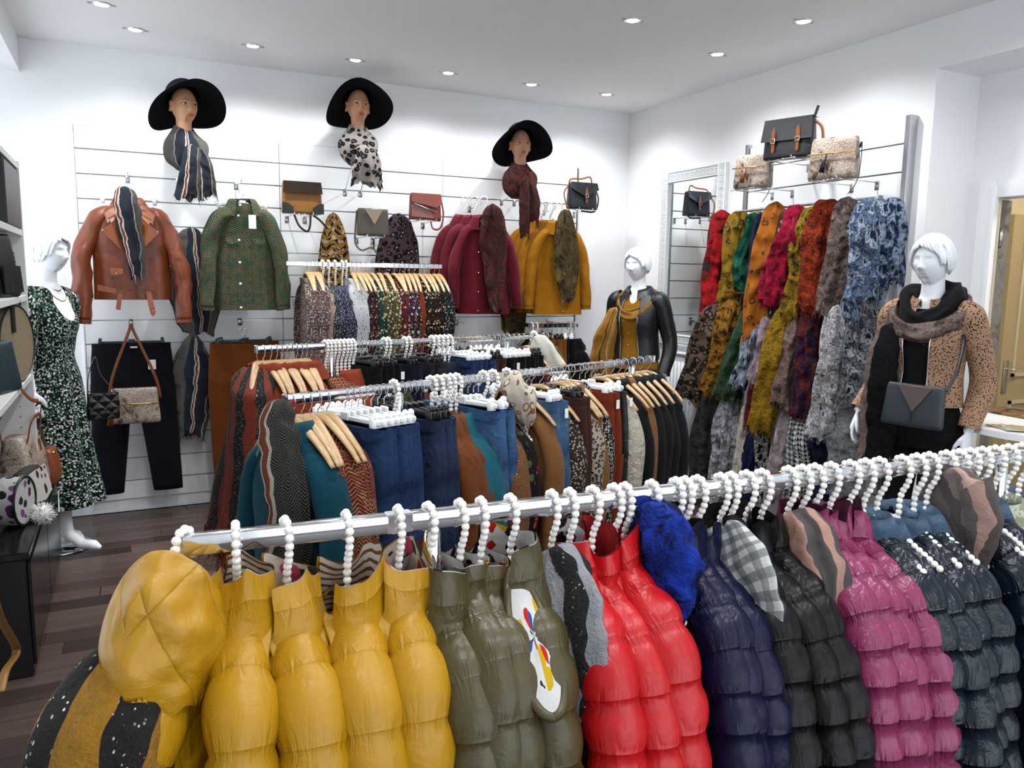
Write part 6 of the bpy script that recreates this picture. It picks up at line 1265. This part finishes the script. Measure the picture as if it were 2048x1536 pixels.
# shoulder bag of the right mannequin
t = bag('slate handbag with taupe triangle held in front of the right mannequin', (0, 0, 0), 0, 0.25, 0.185, 0.07, SLTL, 0.08)
c = atY(1822, 852, 2.27); t.location = (c[0], c[1], c[2]); t.rotation_euler = (0, 0.05, math.radians(-62))
flap(t, 'triangle_inlay', [(-0.07, -0.031, 0.18), (0.068, -0.031, 0.18), (0.0, -0.039, 0.07)], GTAU, th=0.004); flap(t, 'clasp_bar', [(-0.02, -0.034, 0.178), (0.03, -0.034, 0.178), (0.03, -0.034, 0.187), (-0.02, -0.034, 0.187)], SILV); flap(t, 'centre_seam', [(-0.001, -0.0395, 0.01), (0.001, -0.0395, 0.01), (0.001, -0.041, 0.07), (-0.001, -0.041, 0.07)], BLKL)
strap(t, [(0.115, 0.0, 0.17), (0.14, 0.07, 0.27), (0.13, 0.2, 0.42), (0.06, 0.26, 0.6)], BLKL, 0.008)
# ---- right wall bags on wire shelves
XG = 3.55
def on_right(px, py, label, w, h, d, m_, X=XG, rz=-PI/2, **k):
    c = atX(px, py, X); prongs(f'chrome wire shelf under the {label.split(" on ")[0]}'[:90], (X, c[1], c[2]-0.004), -PI/2, 'right', sp=0.17, L=XR-0.026-X); return bag(label, c, rz, w, h, d, m_, **k)
t = on_right(1578, 318, 'dark grey satchel with two tan buckles on the top wall shelf', 0.31, 0.225, 0.11, DGRL, rz=-PI/2+0.32)
flap(t, 'front_flap', [(-0.155, -0.06, 0.10), (0.155, -0.06, 0.10), (0.145, -0.04, 0.228), (-0.145, -0.04, 0.228)], DGRL, th=0.006); flap(t, 'top_flap', [(-0.145, -0.04, 0.228), (0.145, -0.04, 0.228), (0.142, 0.05, 0.226), (-0.142, 0.05, 0.226)], DGRL)
for x in (-0.075, 0.075): buckle_strap(t, x, 0.03, 0.15, -0.063, TANL)
strap(t, [(0.15, 0, 0.2), (0.19, -0.0, 0.15), (0.21, -0.01, 0.02), (0.24, -0.02, -0.06)], TANL, 0.009); flap(t, 'strap_end', [(0.13, 0.0, 0.22), (0.145, 0.0, 0.22), (0.165, 0, 0.28), (0.15, 0, 0.285)], BLKL)
for px, py, label, tas, w, h in ((1505, 377, 'snakeskin handbag with rust tassel on the left wire shelf', TANL, 0.25, 0.205), (1666, 359, 'snakeskin handbag with black tassel on the right wire shelf', BLKL, 0.28, 0.225)):
    t = on_right(px, py, label, w, h, 0.1, SNAK, taper=0.1, r=0.035, rz=-PI/2+0.32)
    MB().tube([(-w*0.47, -0.05, h*0.6), (0, -0.054, h*0.6), (w*0.46, -0.05, h*0.6)], 0.004, 6).build('zip', GOLD, t); MB().tube([(-0.02, -0.055, h*0.58), (-0.03, -0.065, h*0.4), (-0.04, -0.066, h*0.15)], [0.004, 0.011, 0.016], 8).build('tassel', tas, t)
    strap(t, [(w*0.48, 0, h*0.7), (w*0.52, 0.0, h*0.8), (w*0.53, -0.01, h*0.3), (w*0.5, -0.03, -0.03), (w*0.35, -0.03, -0.09)], BLKL)
# ---- mirror with greek key frame
y0, y1, z0, z1 = 4.35, 5.08, 1.06, 2.376
t = thing('wall_mirror', 'tall wall mirror with silver white greek key frame', 'mirror', (XR, (y0+y1)/2, z0), 0); FRM = mat('silver_white_frame', f_plain, '#cfd2d4', 0.3, 0.35); KEY = mat('key_relief', f_plain, '#e9ebec', 0.35, 0.1)
W_, H_, fw = y1-y0, z1-z0, 0.085
MB().box(0.012, W_-0.1, H_-0.1, (-0.012, 0, H_/2)).build('glass', mat('mirror_silver', f_plain, '#e6ecec', 0.01, 1.0), t, False)
for nm, sy, sz, cy, cz in (('frame_side', fw, H_, -W_/2+fw/2, H_/2), ('frame_side', fw, H_, W_/2-fw/2, H_/2), ('frame_top', W_-2*fw, fw, 0, H_-fw/2), ('frame_bottom', W_-2*fw, fw, 0, fw/2)):
    q = MB(); q.rbox(0.03, sy, sz, (-0.016, cy, cz), 0.004, 1); fo = q.build(nm, FRM, t, sharp=30)
    for e in (-1, 1):
        q = MB()
        if sz > sy: q.rbox(0.008, 0.008, sz, (-0.034, cy+e*(fw/2-0.008), cz), 0.002, 1)
        else: q.rbox(0.008, sy, 0.008, (-0.034, cy, cz+e*(fw/2-0.008)), 0.002, 1)
        q.build('bead_moulding', KEY, fo)
q = MB()                                                     # one meander unit in the y-z plane, 44 mm square
for (a, b_, c_, d_) in ((-0.021, -0.02, -0.0155, 0.02), (-0.021, 0.0145, 0.016, 0.02), (0.0105, -0.012, 0.016, 0.02), (-0.008, -0.012, 0.016, -0.0065), (-0.008, -0.012, -0.0025, 0.005), (-0.008, 0.0, 0.004, 0.005), (-0.021, -0.02, 0.024, -0.0155)): q.box(0.005, c_-a, d_-b_, (-0.0325, (a+c_)/2, (b_+d_)/2))
km = q.mesh('greek_key', False); km.materials.append(KEY)
for k in range(int(H_/0.047)):
    for cy in (-W_/2+fw/2, W_/2-fw/2): o = link('greek_key', km, None, t); o.location = (0, cy, 0.03+0.047*k); o.rotation_euler = (PI/2, 0, 0)
for k in range(int((W_-2*fw)/0.047)+1):
    for cz in (fw/2, H_-fw/2): o = link('greek_key', km, None, t); o.location = (0, -W_/2+fw+0.02+0.047*k, cz)
# ---- radiator below the mirror
t = thing('radiator', 'white panel radiator below the mirror', 'radiator', (XR-0.06, 4.4, 0.15)); RADM = mat('radiator_enamel', f_plain, '#dfe3e8', 0.35)
MB().rbox(0.05, 1.0, 0.82, (0, 0, 0.43), 0.006, 2).build('panel', RADM, t, sharp=35); MB().rbox(0.085, 1.01, 0.014, (0, 0, 0.86), 0.004, 1).build('top_grille', RADM, t, sharp=35)
q = MB(); a_ = np.linspace(0, 1, 7); q.tube([(0, 0, 0.04), (0, 0, 0.80)], 0.014, 8, True, (1, 0.8)); rib = q.mesh('rib'); rib.materials.append(RADM)
for k in range(24): o = link('rib', rib, None, t); o.location = (-0.028, -0.46+k*0.04, 0)
MB().tube([(0.01, -0.47, 0.02), (0.01, -0.47, -0.14)], 0.009, 8).build('pipe', RADM, t)
# ---- scarf wall
for z, X, lab in ((2.03, 3.66, 'top'), (1.50, 3.60, 'middle'), (1.0, 3.62, 'bottom')):
    t = thing('scarf_rail', f'{lab} chrome rail of the scarf wall', 'scarf rail', (X, 3.5, z), 0)
    MB().tube([(0, -0.5, -0.02), (0, 0.58, -0.02)], 0.008, 10).build('bar', CHROME, t)
    for y in (-0.42, 0.5): MB().tube([(0, y, -0.02), (XR-0.026-X, y, -0.02)], 0.006, 8).build('arm', CHROME, t); MB().rbox(0.004, 0.03, 0.06, (XR-0.028-X, y, -0.02), 0.001, 1).build('plate', STEEL, t)
def sm(k, cols, sc=8, **kw): return mat('shawl_'+k, f_mottle, cols, sc*2.2, False, 0.95, 'UV', kw.get('st', (1, 0.7, 1)), kw.get('dist', 0.25), 0.8)
def sq(k, c, am=0.06, d=170): return mat('shawl_'+k, f_sequin, c, '#f4efe2', d, am)
def rg(k, base, ring): return mat('shawl_'+k, f_leopard, base, ring, 17, 0.22, 0.33, base)
SC = [  # top x, y, bottom x, y, width px, colour words, material, fringe, X
 (1440, 424, 1424, 632, 52, 'red and grey', sm('red', ['#3a2b2b', '#a3141c', '#b81a22', '#a3141c'], 5), 3.66), (1478, 424, 1452, 618, 46, 'mustard yellow ringed', rg('mustardring', '#96761c', '#3a2f14'), 3.68), (1502, 430, 1488, 582, 36, 'bottle green', sm('green', ['#0d3a2c', '#145a42', '#2c6f54']), 3.70), (1524, 430, 1512, 572, 34, 'blue sequined', sq('blue', '#17265e', 0.15), 3.70),
 (1552, 408, 1508, 686, 56, 'orange ringed', rg('orange', '#b5691a', '#5a3416'), 3.60), (1574, 420, 1556, 668, 46, 'charcoal ringed', rg('charcoal', '#2f3438', '#a9adb0'), 3.64), (1596, 412, 1545, 606, 60, 'crimson', sm('crimson', ['#5a1020', '#a3143a', '#b8183a', '#6a2030']), 3.58), (1624, 416, 1582, 632, 52, 'mustard and black', sm('mustblack', ['#1f1c14', '#a8841f', '#8a6c1a', '#2a2418']), 3.60),
 (1656, 400, 1628, 622, 62, 'rust red and orange', sm('rust', ['#4a1410', '#a33c16', '#6f1f14', '#b04a1c']), 3.60), (1696, 398, 1664, 628, 62, 'taupe and charcoal', sm('taupe', ['#2f2c2a', '#70635a', '#5b5049', '#3a3734']), 3.60), (1746, 400, 1728, 600, 78, 'blue and white cloud print', sm('bluewhite', ['#14223f', '#b8c6d6', '#1d3356', '#7890ac', '#1a2c4c'], 9), 3.56), (1786, 402, 1776, 566, 56, 'navy and white cloud print', sm('bluewhite2', ['#14223f', '#9fb0c4', '#1d3356', '#16263f'], 9), 3.62), (1716, 545, 1706, 640, 34, 'pale blue tail', sm('bluewhite', ['#14223f'], 9), 3.52),
 (1432, 612, 1378, 800, 58, 'brown leopard sequined', mat('shawl_brownleo', f_leopard, '#6f5a4a', '#1f1814', 22, 0.25, 0.5, '#8a7462'), 3.58), (1468, 606, 1422, 788, 50, 'amber and black sequined', sm('amber', ['#1f1a12', '#a8741f', '#8a5e1a', '#2a2014'], 9), 3.60), (1498, 622, 1452, 796, 52, 'green sequined', sq('greenseq', '#20461f', 0.12), 3.60), (1522, 632, 1482, 770, 48, 'pale blue and black', sm('palebl', ['#1c2024', '#98a8b8', '#aebccb', '#22262a'], 8, st=(2, 0.4, 1)), 3.58),
 (1540, 640, 1512, 768, 42, 'lilac knit', sm('lilac', ['#8f7a80', '#b09aa2', '#a08a92'], 30, sharp=False), 3.56), (1530, 740, 1508, 850, 40, 'burgundy', sm('burg', ['#4a1018', '#6f1822', '#5c141c'], sharp=False), 3.60), (1570, 622, 1520, 862, 58, 'mustard knit', sm('mustknit', ['#8a6814', '#a8821e', '#6f5212'], 26, sharp=False), 3.54), (1596, 618, 1562, 810, 48, 'dusty pink taupe', sm('dusty', ['#6a544e', '#9a8078', '#866e66'], 22, sharp=False), 3.58), (1632, 612, 1612, 832, 60, 'rust and navy', sm('rustnavy', ['#141a30', '#6a2620', '#1a2140', '#6f2c24'], 4), 3.58),
 (1676, 616, 1644, 872, 66, 'white and grey leopard', sm('whitegrey', ['#d6d6d8', '#8a8c90', '#e6e6e8', '#54565a'], 14), 3.54), (1722, 612, 1716, 800, 72, 'black and white brush print', sm('bwbrush', ['#121416', '#c6cad0', '#16181a', '#8f98a4', '#121416'], 10), 3.60),
 (1418, 782, 1408, 1010, 56, 'dark grey', sm('dgrey', ['#1f1f20', '#3a3836', '#2a2929'], sharp=False), 3.60), (1462, 790, 1440, 1000, 50, 'grey star print', sm('star', ['#55585c', '#b8bcc0', '#6a6e72', '#d6d8da'], 6), 3.60), (1490, 812, 1478, 1000, 30, 'cream', sm('cream', ['#c9c2b2', '#dcd6c8'], sharp=False), 3.62), (1508, 838, 1500, 1000, 34, 'deep navy', sm('dnavy', ['#121a3a', '#1a2450'], sharp=False), 3.62), (1536, 826, 1530, 1000, 36, 'black with white flecks', sm('blackfleck', ['#101012', '#1a1a1c', '#c8c6be', '#141416'], 16), 3.62), (1572, 818, 1546, 1000, 46, 'pale pink', sm('ppink', ['#a8999c', '#c4b6b8', '#b4a6a8'], sharp=False), 3.60), (1590, 828, 1582, 1000, 34, 'grey gingham', mat('shawl_gingham', f_plaid, '#d8dadb', '#8f9496', '#4a4f52', 0.03), 3.60), (1616, 826, 1606, 1000, 40, 'black and white houndstooth', mat('shawl_hound', f_hound, '#0f1012', '#dcdddc', 0.026), 3.58), (1648, 838, 1640, 1000, 46, 'dark blue', sm('dblue', ['#101a30', '#1c2a4c'], sharp=False), 3.60), (1692, 822, 1690, 1000, 70, 'grey fleecy', sm('fleece', ['#5a5e60', '#8c9092', '#74787a'], 40, sharp=False), 3.56)]
sway = lambda i: np.array([0.5, -0.85, 0])*random.Random(i).uniform(-0.02, 0.02)
for i, (xa, ya, xb, yb, wp, words, m_, X) in enumerate(SC):
    a = atX(xa, ya, X); b_ = atX(xb, yb, X-0.03); d = b_-a; k = wp/2*np.dot(a-_C, _f)/FOC*0.92; row = 'top' if ya < 600 and words != 'pale blue tail' else ('middle' if ya < 770 else 'bottom')
    if words == 'pale blue tail': lab = 'small pale blue fringed scarf tail below the blue cloud print scarf'
    else: lab = f'{words} scarf in the {row} row of the scarf wall'
    s0 = drape('wall_scarf', lab, m_, [(0.03, 0.02, 0.015), tuple(d*0.28+sway(i)), tuple(d*0.62-sway(i+50)), tuple(d)], [k*0.7, k*0.98, k, k*0.95], [0.035, 0.05, 0.05, 0.045], 4 if wp < 45 else 5, 0.46, 2.2, 500+i*3, 44, 44, (0.52, -0.85, 0), 0.03 if row != 'bottom' else None, None, 'scarf', 'scarves on the scarf wall', loc=a, rough=0.011, side=30 if i % 3 == 0 and row != 'bottom' else None)
# ================================================================== left shelves, cabinet, table
XF = -0.40
t = thing('shelf_unit', 'white open shelf unit full of handbags at the left edge', 'shelf unit', (0, 0, 0)); SHW = mat('shelf_melamine', f_plain, '#cfd2d0', 0.45)
zs1 = float(atX(44, 592, XF)[2]); zs2 = float(atX(61, 752, XF)[2])
yE = float(atX(62, 700, XF)[1])
MB().rbox(0.36, 0.022, 1.55, (XF-0.18, yE+0.011, 0.5+0.775), 0.002, 1).build('end_panel', SHW, t, False); MB().rbox(0.36, 0.022, 1.55, (XF-0.18, 2.6, 0.5+0.775), 0.002, 1).build('end_panel', SHW, t, False)
MB().rbox(0.012, yE-2.6, 1.55, (XF-0.355, (yE+2.6)/2, 0.5+0.775), 0.002, 1).build('back_panel', SHW, t, False)
for z in (zs1, zs2, 1.74, 2.04): MB().rbox(0.34, yE-2.62, 0.028, (XF-0.172, (yE+2.61)/2, z-0.014), 0.002, 1).build('shelf', SHW, t, False)
for z in np.arange(0.62, zs2-0.06, 0.05): MB().disc(0.0028, 0.002, (0, 0, 0), 8, M=frame((1, 0, 0), (0, 0, 1), (0, -1, 0), (XF-0.06, yE-0.0005, z))).build('peg_hole', BLACKP, t)
b = MB(); b.rbox(0.3, 0.5, 0.26, (0, 0, 0.13), 0.006, 1); o = tag(b.build('storage_box', mat('dark_box', f_plain, '#2a2526', 0.4), None, False), 'dark storage box on the upper left shelf', 'box'); o.location = (XF-0.15, yE-0.28, 1.742)
t = thing('ornament', 'small black and white ornament on top of the shelf unit', 'ornament', (XF-0.10, yE-0.16, 2.042))
MB().sphere((0.035, 0.035, 0.03), (0, 0, 0.03), 14, 10).build('base', WHITEP, t); MB().sphere(0.03, (0, 0, 0.085), 14, 10).build('ball', BLACKP, t)
# black gloss cabinet
t = thing('display_cabinet', 'low black cabinet with handbags on top at the left', 'cabinet', (0, 0, 0)); BLKG = mat('black_gloss', f_plain, '#0b0c0d', 0.22); Y0, Y1, HC = 3.36, 4.75, 0.5; XC = -0.375
MB().rbox(0.5, Y1-Y0, HC-0.03, (XC-0.25, (Y0+Y1)/2, (HC-0.03)/2+0.001), 0.004, 1).build('carcass', BLKG, t, False); MB().rbox(0.53, Y1-Y0+0.02, 0.03, (XC-0.255, (Y0+Y1)/2, HC-0.015), 0.004, 1).build('top_board', BLKG, t, False)
for y in (Y0+0.345, Y0+1.04): MB().rbox(0.012, 0.68, HC-0.09, (XC+0.006, y, 0.25), 0.003, 1).build('door', BLKG, t, False)
# bags of the shelves and cabinet
def bag_at(label, px, py, X, w, h, d, m_, rz=PI/2-0.5, **k):
    c = atX(px, py, X); return bag(label, c, rz, w, h, d, m_, **k)
HND = mat('houndstooth_bag', f_hound, '#121314', '#d8d8d4', 0.018)
def set_z(t, z): t.location[2] = z
t = bag('black backpack with checked side on the middle left shelf', (XF-0.07, yE-0.42, zs1), PI/2-0.25, 0.24, 0.26, 0.13, BLKL, 0.15, 'backpack'); flap(t, 'pocket', [(-0.09, -0.072, 0.02), (0.09, -0.072, 0.02), (0.085, -0.066, 0.13), (-0.085, -0.066, 0.13)], BLKL, th=0.006); flap(t, 'checked_side', [(0.122, -0.05, 0.01), (0.124, 0.05, 0.01), (0.112, 0.035, 0.19), (0.112, -0.035, 0.19)], HND, th=0.002); strap(t, [(0.02, 0.03, 0.25), (0.04, 0.03, 0.3), (0.08, 0.03, 0.3), (0.09, 0.03, 0.25)], BLKL)
def f_straw(name):
    s = NT(name); o = s.co('Object', (20, 20, 140)); n, _ = s.noise(o, 4, 3); return s.col(s.ramp(n, [(0.3, '#8c7a5c'), (0.7, '#b8a684')])).bump(n, 0.5, 0.004).p(0.85)
t = thing('round_straw_bag', 'round straw handbag with black trim on the lower left shelf', 'handbag', (XF-0.05, yE-0.33, zs2), PI/2-0.28, 'handbags')
MB().disc(0.165, 0.07, (0, 0, 0), 44, M=frame((1, 0, 0), (0, 0, 1), (0, -1, 0), (0, 0, 0.168))).build('body', mat('straw', f_straw), t, sharp=40)
a = np.linspace(0, 2*PI, 48, endpoint=False)
for y in (-0.035, 0.035): MB().tube(np.stack([0.165*np.cos(a), y+0*a, 0.168+0.165*np.sin(a)], 1), 0.004, 6, False, closed=True).build('piping', BLKL, t)
strap(t, [(-0.06, -0.03, 0.29), (-0.05, -0.03, 0.36), (0.05, -0.03, 0.36), (0.06, -0.03, 0.29)], BLKL, 0.011); flap(t, 'strap_tab', [(-0.05, -0.042, 0.22), (-0.02, -0.042, 0.22), (-0.02, -0.042, 0.33), (-0.05, -0.042, 0.33)], BLKL)
t = bag('teal handbag at the edge of the lower left shelf', (XF-0.06, yE-0.62, zs2), PI/2-0.3, 0.22, 0.2, 0.11, mat('teal_leather', f_leather, '#173a44', 0.45), 0.2)
strap(t, [(0.1, -0.03, 0.01), (0.13, -0.05, -0.04), (0.16, -0.06, -0.06), (0.22, -0.05, -0.07)], TANL, 0.01)
zc = HC
COWP = mat('cow_print', f_leopard, '#d9d6d0', '#2f2620', 22, 0.34, 0.36, '#3a2c22', 'Object')
def tote(label, x, y, rz, w, h, d, m_, strapm, **k):
    t = bag(label, (x, y, zc), rz, w, h, d, m_, 0.18, 'tote_bag', 0.05, 0.12); 
    for s in (-1, 1): strap(t, [(-w*0.28, s*d*0.3, h*0.9), (-w*0.2, s*d*0.4, h*1.25), (w*0.2, s*d*0.4, h*1.25), (w*0.28, s*d*0.3, h*0.9)], strapm, 0.009)
    return t
t = tote('large olive black tote bag at the back of the cabinet', XC-0.12, 4.58, PI/2-0.1, 0.44, 0.3, 0.2, mat('olive_black_leather', f_leather, '#23251f', 0.35, 8, 0.3), BLKL)
t = tote('snakeskin tote bag with tan trim on the cabinet', XC-0.09, 4.3, PI/2-0.15, 0.38, 0.29, 0.17, SNAK, TANL); flap(t, 'tan_strip', [(0.05, -0.083, 0.02), (0.09, -0.083, 0.02), (0.075, -0.06, 0.25), (0.045, -0.06, 0.25)], TANL, th=0.006); flap(t, 'studded_strip', [(0.125, -0.08, 0.01), (0.145, -0.08, 0.01), (0.125, -0.055, 0.25), (0.105, -0.055, 0.25)], BLKL, th=0.006)
t = bag('orange leather pouch on the cabinet beside the tote bags', (XC-0.0, 4.5, zc), PI/2-0.1, 0.2, 0.17, 0.1, TANL, 0.3, r=0.05, puff=0.1); MB().tube([(-0.06, -0.03, 0.155), (0.06, -0.03, 0.155)], 0.004, 6).build('zip', GOLD, t)
t = bag('cow print handbag with dark leather at the front of the cabinet', (XC-0.05, 4.02, zc), PI/2-0.2, 0.27, 0.17, 0.12, BLKL, 0.15, r=0.03); flap(t, 'cow_flap', [(-0.12, -0.067, 0.05), (0.0, -0.072, 0.03), (0.12, -0.067, 0.05), (0.11, -0.045, 0.172), (-0.11, -0.045, 0.172)], COWP, th=0.005)
flap(t, 'price_tag', [(0.1, -0.09, -0.06), (0.14, -0.085, -0.065), (0.142, -0.085, 0.02), (0.115, -0.09, 0.03)], PAPER, th=0.001)
t = thing('floral_purse', 'round white floral purse with white pompom on the cabinet', 'purse', (XC-0.07, 3.74, zc), PI/2-0.3, 'handbags'); MB().disc(0.1, 0.08, (0, 0, 0), 36, M=frame((1, 0, 0), (0, 0, 1), (0, -1, 0), (0, 0, 0.105))).build('body', mat('floral_purse_print', f_floral, '#d9d8d6', ['#5c2a5e', '#2a2a2c', '#8f5a8c', '#e2e0de'], 22, 0.4, 'Object'), t, sharp=40); MB().tube(np.stack([0.1*np.cos(a), -0.04+0*a, 0.105+0.1*np.sin(a)], 1), 0.006, 6, False, closed=True).build('piping', BLKL, t)
pm = MB().sphere(0.036, (0.06, -0.08, 0.03), 20, 14).build('pompom', mat('white_fur', f_plain, '#eceae6', 0.95), t)
rs = np.random.RandomState(5); pts = rs.normal(size=(260, 3)); pts /= np.linalg.norm(pts, axis=1)[:, None]; O = np.array([0.06, -0.08, 0.03])+pts*0.032
stuff(strands(O, O+pts*0.018+rs.normal(size=(260, 3))*0.004, 0*O, 0.0018).build('fur', mat('white_fur', f_plain, '#eceae6', 0.95), pm))
# hanging tan strap loop by the cabinet front
P0 = atX(0, 1235, XC+0.03); P1 = atX(33, 1300, XC+0.03); P2 = atX(12, 1340, XC+0.03)
q = MB(); q.tube(spline([tuple(P0+np.array([0, -0.1, 0.12])), tuple(P0), tuple(P1), tuple(P2), tuple(P2+np.array([0, -0.12, -0.005]))], 30), 0.012, 8, True, (1, 0.3)); tag(q.build('hanging_strap', mat('ochre_strap', f_leather, '#9a6a24', 0.4)), 'ochre leather bag strap hanging beside the black cabinet', 'strap')
# ---- round table with magazines at the right
ZT = 0.92; p = atZ(1945, 851, ZT); R_ = 0.36; cx, cy = p[0]+R_*0.90, p[1]-R_*0.40
t = thing('round_table', 'round white table with magazines at the right edge', 'table', (cx, cy, 0)); MB().disc(R_, 0.028, (0, 0, ZT-0.014), 72).build('table_top', WHITEP, t, sharp=40); MB().tube([(0, 0, 0.02), (0, 0, ZT-0.03)], 0.035, 18).build('column', CHROME, t); MB().disc(0.24, 0.02, (0, 0, 0.011), 40).build('foot_plate', CHROME, t, sharp=40)
def f_mag(name, seed):
    s = NT(name); return s.col(s.ramp(s.noise(s.co('Object', (1, 1, 1), (0, 0, seed)), 14, 4, 0.6, 1.0)[0], [(0.3, '#f1efe8'), (0.45, '#d9c48a'), (0.55, '#f4f2ec'), (0.65, '#8a6a4a'), (0.75, '#c9a86a')], 'CONSTANT')).p(0.3)
for i, (px, py, rz, w, h, lab) in enumerate(((2030, 828, 0.3, 0.2, 0.28, 'magazine with brown cover at the back of the round table'), (2010, 856, 0.1, 0.09, 0.13, 'pale postcard at the left of the round table'), (2028, 860, -0.4, 0.09, 0.13, 'pale yellow postcard in the middle of the round table'), (2045, 858, 0.6, 0.09, 0.13, 'pale postcard at the right of the round table'))):
    c = atZ(px, py, ZT); q = MB(); q.rbox(w, h, 0.004 if i else 0.008, (0, 0, 0), 0.0008, 1); o = tag(q.build('magazine' if i == 0 else 'postcard', mat(f'print_{i}', f_mag, i*1.3) if i else mat('mag_brown', f_mottle, ['#4a3424', '#a88458', '#6a4a30', '#d8c8a8'], 6, True, 0.3, 'Object'), None, False), lab, 'magazine' if i == 0 else 'postcard', 'printed matter on the table'); o.location = (c[0], c[1], ZT+0.0045+0.0042*(i == 2)+(0.001 if i == 0 else 0)); o.rotation_euler = (0, 0, rz-0.4)
